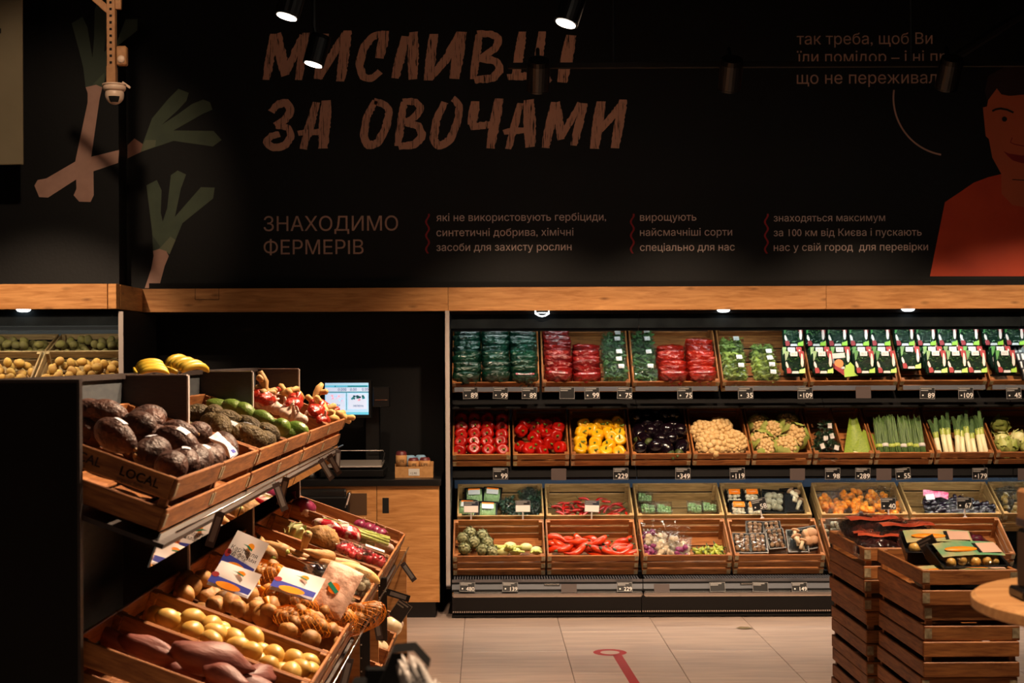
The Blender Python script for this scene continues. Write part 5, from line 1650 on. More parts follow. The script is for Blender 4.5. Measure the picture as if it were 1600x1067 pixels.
# ------------------------------------------------------------------ price cards
def price_card(p, text, label, w=0.10, h=0.078, rot=I4, group=None, face='card_black', parent_stick=None, size=0.046, glare=False, white=False):
    r = link('price_card', boxmesh((w, 0.0016, h), face), T(p) @ rot, None, label, 'price tag', group)
    y = -0.0012
    mb = MB()
    for c_, d_ in (((0, y, h / 2 - 0.002), (w, 0.0006, 0.0022)), ((0, y, -h / 2 + 0.002), (w, 0.0006, 0.0022)), ((-w / 2 + 0.0015, y, 0), (0.0018, 0.0006, h)), ((w / 2 - 0.0015, y, 0), (0.0018, 0.0006, h))):
        mb.box(c_, d_)
    link('border', mb.mesh('border', 'chalk_grey'), I4, r)
    if white:
        link('paper_half', boxmesh((w * 0.94, 0.0008, h * 0.55), 'paper_white'), T(0, y - 0.0002, -h * 0.18), r)
    for k, (u0, u1) in enumerate(((-0.44, 0.28), (-0.44, 0.05))):
        link('title_line', boxmesh((round((u1 - u0) * w, 4), 0.0006, 0.0065), 'chalk_grey'), T((u0 + u1) / 2 * w, y - 0.0004, h * (0.36 - 0.15 * k)), r)
    if text:
        me, tw = textmesh(text, 'card_black' if white else 'chalk', size)
        link('lettering', me, T(w * 0.46 - tw, y - 0.0008, -h * 0.40) @ R(90, 'X'), r)
        link('dot', MB().lathe([(0.005, 0), (0.005, 0.0008)], 10).mesh('dot', 'chalk'), T(-w * 0.30, y - 0.0006, -h * 0.20) @ R(90, 'X'), r)
    if parent_stick:
        st = link('stick', boxmesh((0.010, 0.004, parent_stick), 'edge_grey', 0.001), T(0, 0.003, -h / 2 - parent_stick / 2), r)
        link('clip', boxmesh((0.026, 0.012, 0.012), 'edge_grey', 0.003), T(0, 0, -parent_stick / 2), st)
    return r
def clear_card(p, label, w=0.10, h=0.078, rot=I4, group=None):
    return link('card_holder', boxmesh((w, 0.0016, h), 'clear_grey', 0.0), T(p) @ rot, None, label, 'card holder', group)

# ------------------------------------------------------------------ wall case rows
def row(bounds, z, D, tilt, d, h, labels, group, wm='crate_wood', n=2, gap=0.012):
    out = []
    for (xa, xb), lab in zip(bounds, labels):
        X0, X1 = (xa - CX) * D / FPX, (xb - CX) * D / FPX
        out.append(Crate(X1 - X0, d, h, tilt_M(Vector(((X0 + X1) / 2, D, z)), tilt, h), lab, group, wm, n, True, gap))
    return out
B1 = [(706, 843), (847, 985), (989, 1125), (1129, 1262), (1266, 1403), (1407, 1543), (1547, 1684)]
B2 = [(706, 797), (801, 889), (892, 983), (987, 1080), (1083, 1173), (1176, 1269), (1272, 1366), (1368, 1460), (1463, 1553), (1557, 1648)]
B3 = [(713, 849), (853, 990), (995, 1131), (1135, 1268), (1283, 1418), (1424, 1564), (1568, 1708)]
B4 = [(706, 851), (854, 997), (1004, 1143), (1147, 1289), (1298, 1440), (1444, 1586)]
ROW1 = row(B1, 1.5255, 9.89, 50, 0.50, 0.105, ['shallow crate on the top shelf holding dark green bags', 'shallow crate on the top shelf holding red bags and herbs', 'shallow crate on the top shelf with herbs and orange-red bags', 'shallow crate on the top shelf with salad bags and one pack', 'shallow crate of salad packs with one green fan-shaped card', 'shallow crate of salad packs right of the blank card holder', 'rightmost shallow crate on the top shelf with black packs'], 'crates on the top shelf of the wall case')
ROW2 = row(B2, 1.049, 9.86, 38, 0.50, 0.105, ['crate of neatly ranked red bell peppers', 'crate of loosely piled red bell peppers', 'crate of yellow bell peppers', 'crate of glossy eggplants', 'crate of bare cauliflowers', 'crate of leafy cauliflowers', 'crate split between small bags and broad green leaves', 'crate of asparagus bunches', 'second-shelf crate of upright leeks', 'crate of pale cabbages at the right edge'], 'crates on the second shelf of the wall case')
ROW3 = row(B3, 0.621, 10.07, 30, 0.38, 0.15, ['pale crate with bean trays and dark herbs', 'pale crate of thin red chilies', 'pale, nearly empty crate with brussels sprout tubs', 'pale crate of mushroom trays with orange labels', 'crate of bagged orange pumpkin pieces', 'pale crate of black vegetables in shiny bags', 'pale crate at the right edge with a cloudy bag'], 'crates in the third row of the wall case', 'crate_pale', 2)
ROW4 = row(B4, 0.404, 9.65, 32, 0.385, 0.16, ['crate of artichokes and fennel in the bottom row', 'crate of long orange-red peppers in the bottom row', 'crate of bagged white roots and small green peppers', 'crate of brown mushroom trays in the bottom row', 'crate of white mushrooms half hidden by the crate stack', 'bottom-row crate mostly hidden behind the crate stack'], 'crates in the bottom row of the wall case', 'crate_wood', 3)

rg = random.Random(21)
OUT = R(-90, 'X')          # lying pack turned so that its end looks out of the crate
def stack_bags(c, specs, xs, n, label, group, first=None, y0=0.035, dy=0.050, z=0.088, cat='bag', drop=()):
    for ci, x in enumerate(xs):
        for k in range(n[ci] if isinstance(n, (list, tuple)) else n):
            sp = first if (first and k == 0 and ci in drop) else rg.choice(specs)
            put(sp, c, x + rg.uniform(-0.006, 0.006), y0 + dy * k + rg.uniform(-0.004, 0.004), z + rg.uniform(-0.008, 0.008) - 0.004 * k,
                R(rg.uniform(-4, 4), 'Z') @ OUT @ R(rg.uniform(-5, 5), 'Y') @ SC(1, 0.55, 0.95), label, cat, group)
stack_bags(ROW1[0], BAG_G, (-0.195, 0.0, 0.19), 9, 'dark green plastic bag stacked in the leftmost top-shelf crate', 'green bags', BAG_GL, drop=(2,))
stack_bags(ROW1[1], BAG_R, (-0.185, ), 9, 'deep red bag in the crate beside green bags', 'deep red bags', BAG_RL, drop=(0,))
stack_bags(ROW1[1], BAG_R, (0.008, ), 6, 'deep red bag in the crate beside green bags', 'deep red bags', BAG_RL, drop=(0,))
stack_bags(ROW1[1], HERB, (0.20, ), 7, 'clear herb bag right of the deep red bags', 'herb bags beside the deep red bags', dy=0.062)
stack_bags(ROW1[2], HERB, (-0.205, ), 7, 'clear herb bag left of the orange-red bags', 'herb bags beside the orange-red bags', dy=0.062)
stack_bags(ROW1[2], BAG_O, (-0.02, 0.175), (6, 7), 'orange-red plastic bag on the top shelf left of the salad', 'orange-red bags', BAG_OL, drop=(0, 1))
stack_bags(ROW1[3], SALAD, (-0.19, 0.02), (6, 5), 'clear bag of curly salad right of the orange-red bags', 'salad bags', dy=0.062)

def clam(c, x, k, lab, grp, spec=None):
    put(spec or CLAM[k % 2], c, x, 0.015 + 0.07 * k, 0.160 - 0.040 * k, R(22, 'X') @ OUT @ SC(1.04, 0.9, 1.2), lab, 'salad pack', grp)
CL = 'printed salad pack in %s'
clam(ROW1[3], 0.195, 0, CL % 'the crate shared with the salad bags', 'salad packs by the salad bags')
clam(ROW1[3], 0.195, 1, CL % 'the crate shared with the salad bags', 'salad packs by the salad bags')
for ci, xs, lab in ((4, (-0.21, -0.07, 0.07, 0.21), 'the crate with the green fan-shaped card'), (5, (-0.205, -0.055, 0.085, 0.215), 'the crate right of the blank holder'), (6, (-0.19,), 'the rightmost top-shelf crate')):
    for i, x in enumerate(xs):
        for k in range(3):
            if ci == 4 and i == 1 and k == 0:
                continue
            if ci == 5 and i == 0 and k == 0:
                continue
            clam(ROW1[ci], x + rg.uniform(-0.004, 0.004), k, CL % lab, 'salad packs in ' + lab)
for ci, xs in ((3, (0.22,)), (4, (-0.22, -0.075, 0.07, 0.215)), (5, (-0.22, -0.075, 0.07, 0.215)), (6, (-0.22, -0.075, 0.07))):
    for x in xs:
        put(CLAM[0], ROW1[ci], x, 0.262, 0.150, R(24, 'X') @ OUT @ SC(1.04, 0.9, 1.15), 'green printed salad pack in the uppermost row under the canopy', 'salad pack', 'uppermost salad packs')
# card standing where one pack is missing, and black packs at the right
r = link('promo_card', None, ROW1[4].M @ T(-0.07, 0.06, 0.165) @ R(24, 'X'), None, 'fan-shaped green and orange advertising card among the salad packs', 'card')
link('card_leaf', MB().add([(0, -0.06, 0), (0.09, -0.05, 0), (0.085, 0.0, 0), (0.045, 0.045, 0), (0.0, -0.01, 0)], [(0, 1, 2, 3, 4)]).mesh('card_leaf', 'print_lime'), I4, r)
link('card_leaf', MB().add([(0, -0.05, 0.001), (0.0, -0.01, 0.001), (-0.055, 0.02, 0.001), (-0.065, 0.0, 0.001)], [(0, 1, 2, 3)]).mesh('card_leaf', 'print_red'), I4, r)
link('card_sun', MB().lathe([(0.03, 0), (0.03, 0.001)], 16).mesh('card_sun', 'print_orange'), T(-0.03, 0.035, -0.002), r)
link('card_head', boxmesh((0.085, 0.035, 0.001), 'label_white'), T(-0.03, 0.088, 0.002) @ R(5, 'Z'), r)
for k in range(4):
    q = link('black_pack', None, ROW1[6].M @ T(0.0, 0.04 + 0.075 * k, 0.13 - 0.01 * k) @ R(16, 'X') @ R(4, 'Z'), None, 'flat black pack with white print in the rightmost top-shelf crate', 'pack', 'black packs on the top shelf')
    link('wrapper', boxmesh((0.17, 0.085, 0.03), 'tray_black', 0.006), I4, q)
    for j, (u, w_) in enumerate(((-0.065, 0.012), (-0.035, 0.016), (0.0, 0.014), (0.05, 0.035))):
        link('print_block', boxmesh((w_, 0.045, 0.001), 'label_white' if j != 2 else 'print_orange'), T(u, 0.005, 0.0156), q)

# ---- second shelf
POUT = lambda: R(rg.uniform(26, 44), 'X') @ R(rg.uniform(-14, 14), 'Y') @ R(rg.uniform(0, 360), 'Z') @ SC(1.16)
fill(ROW2[0], RED_P, 4, 5, -0.185, 0.185, 0.025, 0.43, 0.083, POUT, 'red bell pepper in the neatly ranked crate', 'bell pepper', 'ranked red peppers', rg, 0.07, 0.008, False)
PX1 = [(813, 673), (835, 684), (828, 701), (812, 700), (845, 678), (840, 695), (855, 680), (857, 693), (846, 706), (825, 707), (868, 682), (872, 670), (876, 700), (835, 668), (856, 664), (868, 662), (820, 664), (845, 662)]
for x_, y_ in PX1:
    put_px(rg.choice(RED_P), ROW2[1], x_, y_, rg.uniform(0.07, 0.10), R(rg.uniform(0, 55), 'X') @ R(rg.uniform(-40, 40), 'Y') @ R(rg.uniform(0, 360), 'Z') @ SC(1.14), 'red bell pepper in the loosely piled crate', 'bell pepper', 'loose red peppers', m=0.055)
PX2 = [(908, 676), (906, 690), (934, 681), (950, 677), (966, 668), (948, 666), (931, 692), (956, 683), (952, 697), (971, 688), (907, 703), (928, 706), (946, 706), (968, 707), (975, 680), (925, 672), (912, 664), (935, 664), (972, 660)]
for x_, y_ in PX2:
    put_px(rg.choice(YEL_P), ROW2[2], x_, y_, rg.uniform(0.07, 0.10), R(rg.uniform(0, 50), 'X') @ R(rg.uniform(-30, 30), 'Y') @ R(rg.uniform(0, 360), 'Z') @ SC(1.14), 'yellow bell pepper in the crate right of the red ones', 'bell pepper', 'yellow peppers', m=0.055)
fill(ROW2[3], EGG, 4, 5, -0.180, 0.180, 0.045, 0.44, 0.080, lambda: R(rg.choice([rg.uniform(-175, -120), rg.uniform(-175, -120), rg.uniform(-175, -120), rg.uniform(60, 100)]), 'X') @ R(rg.uniform(-35, 35), 'Y') @ R(rg.uniform(0, 360), 'Z') @ SC(1.22), 'glossy dark eggplant between the yellow peppers and cauliflowers', 'eggplant', 'eggplants', rg, 0.1, 0.01)
for x_, y_, k in ((1093, 676, 1.25), (1125, 671, 1.25), (1113, 695, 1.55), (1147, 692, 1.3), (1150, 712, 0.9), (1100, 712, 0.9)):
    put_px(rg.choice(CAU), ROW2[4], x_, y_, 0.09, R(rg.uniform(10, 45), 'X') @ R(rg.uniform(0, 360), 'Z') @ SC(k * 0.92), 'bare cream cauliflower in the crate right of the eggplants', 'cauliflower', 'bare cauliflowers', m=0.088)
for x_, y_, k in ((1190, 690, 1.2), (1206, 673, 1.15), (1228, 697, 1.25), (1243, 682, 1.35), (1186, 664, 1.1), (1230, 660, 1.1), (1198, 705, 1.1)):
    put_px(rg.choice(CAUL), ROW2[5], x_, y_, 0.085, R(rg.uniform(10, 40), 'X') @ R(rg.uniform(0, 360), 'Z') @ SC(k * 0.82), 'cauliflower with green leaves in the crate of leafy ones', 'cauliflower', 'leafy cauliflowers', m=0.082)
dv = link('crate_divider', boxmesh((0.46, 0.010, 0.10), 'crate_wood', 0.001), ROW2[6].M @ T(-0.005, 0.25, 0.056) @ R(90, 'Z'), None, 'thin wooden board dividing the crate of small bags and broad leaves', 'divider')
for x_, y_, k in ((1291, 671, 0), (1284, 690, 1), (1296, 688, 0), (1300, 704, 1), (1282, 705, 0)):
    put_px(TEAL_B[k], ROW2[6], x_, y_, 0.085, R(50, 'X') @ R(rg.uniform(-20, 20), 'Z'), 'small shiny herb bag left of the broad green leaves', 'bag', 'small herb bags', m=0.05)
mb = MB()
def aloe_leaf(w0, w1, L, b):
    def f(u, v):
        return Vector(((u - 0.5) * (w0 + (w1 - w0) * v), L * v, 0.02 * (2 * u - 1) ** 2 + b * v * v))
    mb = MB().grid(f, 4, 6)
    mb.grid(lambda u, v: f(1 - u, v) - Vector((0, 0, 0.006)), 4, 6)
    return mb.mesh('blade', 'aloe', True)
for (x_, y_), a, rr_, lab in (((1336, 700), aloe_leaf(0.17, 0.05, 0.28, 0.02), -3, 'tall tapering broad green leaf standing in the divided crate'), ((1346, 700), aloe_leaf(0.14, 0.12, 0.20, -0.02), -28, 'shorter cut green leaf leaning right in the divided crate')):
    p = on_crate(ROW2[6], x_, y_, 0.07)
    r = link('cut_leaf', None, ROW2[6].M @ T(p.x, 0.035, 0.06) @ R(rr_, 'Z') @ R(14, 'X'), None, lab, 'leaf')
    link('blade', a, I4, r)
    link('cut_edge', boxmesh((0.13, 0.012, 0.012), 'leek_white', 0.003), T(0, -0.004, 0.004), r)
for i, x_ in enumerate((1378, 1390, 1401, 1412, 1422, 1433, 1446, 1452)):
    xl_ = -0.155 + 0.041 * i
    put(ASP[i % 3], ROW2[7], xl_, 0.03, 0.06 + 0.008 * (i % 2), R(-64 + rg.uniform(-6, 6), 'X') @ R(rg.uniform(-5, 5), 'Y') @ SC(1, 1, 1.1), 'tied green asparagus bunch in the crate left of the leeks', 'asparagus', 'asparagus bunches')
for i in range(9):
    put(LEEK[i % 3], ROW2[8], -0.155 + 0.039 * i, 0.02, 0.055 + 0.02 * (i % 2), R(-66 + rg.uniform(-6, 6), 'X') @ R(rg.uniform(-6, 6), 'Y') @ SC(1.1, 1.1, 0.85 + 0.08 * (i % 3)), 'leek standing upright in the leek crate', 'leek', 'upright leeks')
put(LEEK[0], ROW2[8], -0.16, 0.34, 0.08, R(82, 'Y') @ R(8, 'X'), 'leek lying across behind the upright leeks', 'leek', None)
for x_, y_ in ((1552 + 10, 664), (1566, 688), (1590, 686), (1578, 701), (1562, 706), (1608, 700), (1615, 680)):
    put_px(rg.choice(CABB), ROW2[9], x_, y_, 0.085, R(rg.uniform(0, 360), 'Z') @ R(rg.uniform(0, 60), 'X'), 'pale green cabbage in the crate at the right edge', 'cabbage', 'pale cabbages', m=0.08)

# ---- third row
for x_, y_ in ((741, 781), (769, 780), (762, 803), (722, 800)):
    put_px(BEAN_P[0], ROW3[0], x_, y_, 0.065, R(18, 'X') @ R(rg.uniform(-6, 6), 'Z'), 'tray of pale green bean pods with white label', 'food tray', 'bean trays', m=0.065)
for x_, y_, k in ((826, 778, 0), (838, 790, 1), (796, 794, 1), (818, 800, 0), (842, 774, 0)):
    put_px(HERBD[k], ROW3[0], x_, y_, 0.075, R(24, 'X') @ R(rg.uniform(-30, 30), 'Z'), 'shiny bag of dark leafy herbs beside the bean trays', 'bag', 'dark herb bags', m=0.07)
for i in range(64):
    u, v = rg.uniform(-0.24, 0.24), rg.uniform(0.03, 0.25)
    put(rg.choice(CHILI), ROW3[1], u, v, 0.055 + rg.uniform(0, 0.06) * (1 - abs(u) * 2), R(rg.uniform(-80, 80) + rg.choice([0, 180]), 'Z') @ R(rg.uniform(-20, 25), 'Y'), 'thin red chili pepper in the pale crate of chilies', 'chili pepper', 'red chilies')
for x_, y_, k in ((1006, 776, 0), (1012, 798, 1), (1037, 799, 0), (1085, 797, 1), (1108, 796, 0)):
    put_px(SPROUT_P[k], ROW3[2], x_, y_, 0.045, R(12, 'X') @ R(rg.uniform(-6, 6), 'Z') @ SC(0.72), 'clear tub of green brussels sprouts', 'tub', 'brussels sprout tubs', m=0.06)
for x_, y_ in ((1146, 780), (1173, 778), (1153, 800), (1178, 800)):
    put_px(ORANGE_P[rg.randrange(2)], ROW3[3], x_, y_, 0.045, R(16, 'X') @ R(rg.uniform(-5, 5), 'Z') @ SC(0.88), 'black mushroom tray with orange label', 'food tray', 'orange-labelled mushroom trays', m=0.055)
put_px(WHITE_P, ROW3[3], 1208, 790, 0.05, R(18, 'X') @ R(-6, 'Z'), 'black tray of white mushrooms under shiny film beside the 58 card', 'food tray', None, m=0.06)
put_px(OYST_P, ROW3[3], 1239, 786, 0.05, R(18, 'X') @ R(4, 'Z'), 'black tray of tall king mushrooms at the right of its crate', 'food tray', None, m=0.06)
for x_, y_, k in ((1297, 788, 0), (1332, 778, 1), (1330, 796, 2), (1372, 780, 0), (1394, 794, 1), (1300, 800, 2), (1362, 800, 1)):
    put_px(PUMP_B[k], ROW3[4], x_, y_, 0.085, R(22, 'X') @ R(rg.uniform(-20, 20), 'Z') @ SC(1.04), 'clear bag of orange pumpkin pieces', 'bag', 'pumpkin bags', m=0.08)
for x_, y_, k in ((1462, 788, 0), (1490, 790, 1), (1520, 794, 0), (1470, 800, 1), (1500, 800, 0), (1538, 800, 1)):
    put_px(DARK_B[k], ROW3[5], x_, y_, 0.095, R(18, 'X') @ R(rg.uniform(-15, 15), 'Z'), 'shiny bag of small black vegetables', 'bag', 'black vegetable bags', m=0.075)
r = link('net_label', None, ROW3[5].M @ T(-0.09, 0.21, 0.165) @ R(24, 'X') @ R(-8, 'Z') @ SC(0.85), None, 'pink and white crumpled label lying on the black vegetables', 'label')
link('pink_sheet', MB().grid(lambda u, v: Vector(((u - 0.5) * 0.20, (v - 0.5) * 0.06, 0.012 * math.sin(u * 11) * math.cos(v * 5))), 12, 5).mesh('pink_sheet', mat('pink', (206, 60, 110), (230, 150, 180), scale=30, rough=0.3), True), I4, r)
link('white_sheet', boxmesh((0.07, 0.05, 0.001), 'label_white'), T(-0.05, -0.04, 0.012) @ R(12, 'Z'), r)
for x_, y_ in ((1582, 784), (1610, 790)):
    put_px(PALE_B, ROW3[6], x_, y_, 0.09, R(24, 'X'), 'cloudy clear bag of yellowish roots at the right edge', 'bag', 'cloudy root bags', m=0.09)

# ---- bottom row
for i, (x_, y_) in enumerate(((723, 841), (735, 832), (754, 836), (741, 847), (762, 847), (726, 857), (754, 859), (770, 862))):
    put_px(ARTI[i % 2], ROW4[0], x_, y_, 0.085, R(rg.uniform(30, 80), 'X') @ R(rg.uniform(-40, 40), 'Y') @ R(rg.uniform(0, 360), 'Z') @ SC(0.86), 'grey-green artichoke left of the fennel', 'artichoke', 'artichokes', m=0.04)
for i, (x_, y_) in enumerate(((797, 853), (822, 855), (805, 862), (838, 860), (786, 863))):
    put_px(FENNEL[i % 2], ROW4[0], x_, y_, 0.08, R(rg.uniform(20, 60), 'X') @ R(rg.uniform(-110, 70), 'Y') @ SC(0.95), 'pale fennel bulb right of the artichokes', 'fennel', 'fennel bulbs', m=0.04)
for i in range(38):
    x_, y_ = rg.uniform(858, 990), rg.uniform(843, 865)
    put_px(LONGP[i % 4], ROW4[1], x_, y_, rg.uniform(0.06, 0.14), R(rg.uniform(-50, 50) + rg.choice([0, 180]), 'Z') @ R(rg.uniform(-25, 25), 'Y'), 'long orange-red pepper in the bottom-row crate', 'pepper', 'long orange-red peppers', m=0.07)
for x_, y_, sp, lab in ((1022, 845, PARS_B[0], 'clear bag of white roots'), (1045, 846, PARS_B[1], 'clear bag of white roots'), (1038, 858, PARS_B[0], 'clear bag of white roots'), (1062, 852, PARS_B[1], 'clear bag of white roots')):
    put_px(sp, ROW4[2], x_, y_, 0.10, R(26, 'X') @ R(rg.uniform(-20, 20), 'Z') @ SC(0.9), 'clear bag of pale white roots among the purple ones', 'bag', 'white root bags', m=0.07)
for x_, y_, k in ((1015, 858, 0), (1062, 862, 1), (1008, 838, 1)):
    put_px(PURP_B[k], ROW4[2], x_, y_, 0.11, R(26, 'X'), 'clear bag of purple cabbage pieces among the white roots', 'bag', 'purple cabbage bags', m=0.05)
for i in range(34):
    x_, y_ = rg.uniform(1088, 1128), rg.uniform(854, 866)
    put_px(PADRON[i % 3], ROW4[2], x_, y_, rg.uniform(0.06, 0.10), rot3(rg, 180, 30, 30), 'small yellow-green pepper right of the bagged roots', 'pepper', 'small green peppers')
for x_, y_, sp in ((1177, 829, 0), (1205, 829, 1), (1158, 853, 2), (1183, 853, 0), (1211, 846, 1)):
    put_px(MUSH_P[sp], ROW4[3], x_, y_, 0.075, R(24, 'X') @ R(rg.uniform(-6, 6), 'Z') @ SC(0.86), 'film-wrapped black tray of round brown mushrooms', 'food tray', 'brown mushroom trays', m=0.06)
put_px(FLAT_P, ROW4[3], 1244, 850, 0.08, R(24, 'X') @ SC(0.95), 'film-wrapped tray of beige oyster mushrooms', 'food tray', None, m=0.06)
put_px(BIGM_P, ROW4[3], 1272, 845, 0.08, R(24, 'X') @ R(10, 'Z') @ SC(0.95), 'film-wrapped tray of a few very large flat mushrooms', 'food tray', None, m=0.06)
BIGEGG = Spec('loose_mushroom', MUSH_ME)
for x_, y_, l_ in ((1147, 841, 'left'), (1157, 842, 'right')):
    put_px(BIGEGG, ROW4[3], x_, y_, 0.05, R(rg.uniform(0, 90), 'X'), '%s one of two loose brown mushrooms behind the wrapped trays' % l_, 'mushroom', None)
for x_, y_, k in ((1300, 830, 0), (1312, 850, 1), (1330, 834, 1), (1330, 852, 0), (1375, 840, 0)):
    put_px(WMUSH_B[k], ROW4[4], x_, y_, 0.09, R(26, 'X') @ R(rg.uniform(-30, 30), 'Z'), 'clear bag of small white mushrooms left of the crate stack', 'bag', 'white mushroom bags', m=0.08)

# ---- price rails and cards
for k, (xa, xb) in enumerate(B1):
    X0, X1 = (xa - CX) * 9.86 / FPX, (xb - CX) * 9.86 / FPX
    link('price_rail', boxmesh((round(X1 - X0 - 0.03, 3), 0.006, 0.030), 'strip_grey', 0.001), T((X0 + X1) / 2, 9.862, 1.481), None, 'grey price rail segment, number %s of seven from the left' % ['one', 'two', 'three', 'four', 'five', 'six', 'seven'][k], 'price rail')
CARDS1 = [(735, '89', 'leftmost chalk price card 89 under the green bags'), (782, '99', 'chalk price card 99 under the green bags'), (827, '89', 'chalk price card 89 under the right column of green bags'), (886, '', 'glaring black card under the deep red bags'), (925, '99', 'chalk price card 99 under the deep red bags'),
          (976, '75', 'chalk price card 75 under the first herb bags'), (1070, '75', 'chalk price card 75 under the orange-red bags'), (1165, '35', 'chalk price card 35 under the salad bags'), (1258, '109', 'chalk price card 109 right of the salad bags'), (1449, '89', 'chalk price card 89 under the salad packs'), (1509, '109', 'chalk price card 109 under the right salad packs'), (1584, '45', 'chalk price card 45 under the black packs')]
for x_, t_, lab in CARDS1:
    price_card(at(x_, 614, 9.85), t_, lab, rot=R(rg.uniform(-2, 2), 'Y') @ R(-6, 'X'))
clear_card(at(1349, 613, 9.85), 'blank clear card holder under the salad packs', rot=R(-6, 'X'))
CARDS2 = [(782, '99', 'chalk price card 99 below the ranked red peppers', 0), (970, '229', 'chalk price card 229 below the yellow peppers', 0), (1067, '349', 'chalk price card 349 below the eggplants', 1), (1152, '119', 'chalk price card 119 below the bare cauliflowers', -2), (1301, '98', 'chalk price card 98 below the divided crate', 0), (1348, '289', 'chalk price card 289 below the cut green leaves', 1), (1411, '55', 'tilted chalk price card 55 below the asparagus', -5), (1531, '179', 'chalk price card 179 below the leeks', 0)]
for x_, t_, lab, a in CARDS2:
    price_card(at(x_, 740, 9.90), t_, lab, rot=R(a, 'Y'))
for x_, lab in ((873, 'below the loose red peppers'), (1246, 'below the leafy cauliflowers'), (1381, 'left of the tilted 55 card'), (1477, 'below the left part of the leek crate'), (1602, 'at the right edge below the pale cabbages')):
    clear_card(at(x_, 741, 9.90), 'blank clear card holder ' + lab)
for x_, y_, t_, lab, a, wh, f in ((736, 792, '', 'navy and white price card on a stick before the bean trays', 0, True, 'card_navy'), (817, 791, '', 'black and white price card on a stick before the dark herbs', 0, True, 'card_black'), (925, 791, '', 'navy and white price card on a stick before the chilies', 3, True, 'card_navy'),
                              (1186, 788, '58', 'tilted black price card 58 before the mushroom trays', -12, False, 'card_black'), (1388, 787, '40', 'black price card 40 before the pumpkin bags', 0, False, 'card_black'), (1507, 786, '67', 'black price card 67 before the black vegetables', 0, False, 'card_black')):
    price_card(at(x_, y_, 10.0), t_, lab, rot=R(a, 'Y') @ R(-8, 'X'), white=wh, face=f, parent_stick=0.055)
price_card(at(1340, 812, 9.75), '', 'steeply tilted black card above the white mushrooms', rot=R(-38, 'Y'), w=0.11, h=0.06)
for x_, t_, lab in ((730, '480', 'leftmost'), (797, '139', 'second'), (976, '229', 'fourth'), (1121, '', 'sixth'), (1188, '', 'seventh'), (1249, '149', 'eighth')):
    price_card(at(x_, 917, 9.565), t_, lab + ' price card along the base rail of the wall case', rot=R(rg.uniform(-2, 2), 'Y') @ R(-20, 'X'), h=0.062, size=0.036)
for x_, lab in ((889, 'third'), (1034, 'fifth')):
    clear_card(at(x_, 919, 9.565), lab + ' card along the base rail, a blank reflecting holder', rot=R(-20, 'X'), h=0.055)

# ------------------------------------------------------------------ kiwis at the far left
KU = []
for xa, xb, lab in ((-70, 69, 'upper crate of green kiwis at the left edge'), (73, 189, 'upper crate of green kiwis beside the end panel')):
    D = 9.45
    X0, X1 = (xa - CX) * D / FPX, (xb - CX) * D / FPX
    KU.append(Crate(X1 - X0, 0.35, 0.09, tilt_M(Vector(((X0 + X1) / 2, D, 1.742)), 20, 0.09), lab, 'kiwi crates', 'crate_pale'))
KL = []
for xa, xb, lab in ((-90, 45, 'lower crate of golden kiwis at the left edge'), (49, 186, 'lower crate of golden kiwis beside the end panel')):
    D = 9.11
    X0, X1 = (xa - CX) * D / FPX, (xb - CX) * D / FPX
    KL.append(Crate(X1 - X0, 0.35, 0.12, tilt_M(Vector(((X0 + X1) / 2, D, 1.545)), 36, 0.12), lab, 'kiwi crates', 'crate_pale'))
for c in KU:
    fill(c, KIWI, int(c.w / 0.066), 4, -c.w / 2 + 0.02, c.w / 2 - 0.02, 0.03, 0.30, 0.055, lambda: rot3(rg, 180, 90, 40), 'green-brown kiwi in ' + c.side.replace('crate of green kiwis', 'kiwi crate'), 'kiwi', 'kiwis in ' + c.side, rg, 0.2, 0.006, True, 0.08)
    fill(c, KIWI, int(c.w / 0.075), 2, -c.w / 2 + 0.03, c.w / 2 - 0.03, 0.06, 0.22, 0.10, lambda: rot3(rg, 180, 90, 40), 'green-brown kiwi in ' + c.side.replace('crate of green kiwis', 'kiwi crate'), 'kiwi', 'kiwis in ' + c.side, rg, 0.25, 0.006, True, 0.15)
for c in KL:
    fill(c, KIWIG, int(c.w / 0.066), 4, -c.w / 2 + 0.02, c.w / 2 - 0.02, 0.03, 0.30, 0.06, lambda: rot3(rg, 180, 90, 40), 'golden-brown kiwi in ' + c.side.replace('crate of golden kiwis', 'kiwi crate'), 'kiwi', 'kiwis in ' + c.side, rg, 0.2, 0.008)
    fill(c, KIWIG, int(c.w / 0.075), 3, -c.w / 2 + 0.03, c.w / 2 - 0.03, 0.05, 0.27, 0.108, lambda: rot3(rg, 180, 90, 40), 'golden-brown kiwi in ' + c.side.replace('crate of golden kiwis', 'kiwi crate'), 'kiwi', 'kiwis in ' + c.side, rg, 0.25, 0.008, True, 0.2)
# ------------------------------------------------------------------ island crates
rg = random.Random(77)
TOPS = [(0.02, 0.605, 'near crate of dark avocados stamped LOCAL'), (0.61, 1.185, 'second crate of dark avocados on the island top'), (1.215, 1.80, 'island-top crate of brown rough avocados'), (1.805, 2.385, 'island-top crate of green smooth avocados'),
        (2.415, 3.05, 'island-top crate of garlic and red net sacks, nearer one'), (3.055, 3.685, 'far end crate of garlic and ginger on the island top')]
TOP = []
for a, b, lab in TOPS:
    TOP.append(Crate(b - a, 0.46, 0.14, tilt_M(gpt(0.452, (a + b) / 2, 1.397), 20, 0.14, GYAW), lab, 'crates on the island top', gap=0.022))
LS = [0.045, 0.43, 0.83, 1.22, 1.70, 2.19, 2.60, 3.02, 3.52, 3.90]
LOWL = ['island crate of sweet potatoes', 'island crate of small yellow potatoes', 'nearer island crate of net-bagged potatoes', 'middle island crate of net-bagged potatoes', 'island crate under the pink paper bag', 'island crate of parsnips', 'island crate of celeriac and celery', 'island crate of radishes', 'farthest lower island crate, with red onions']
LOW = []
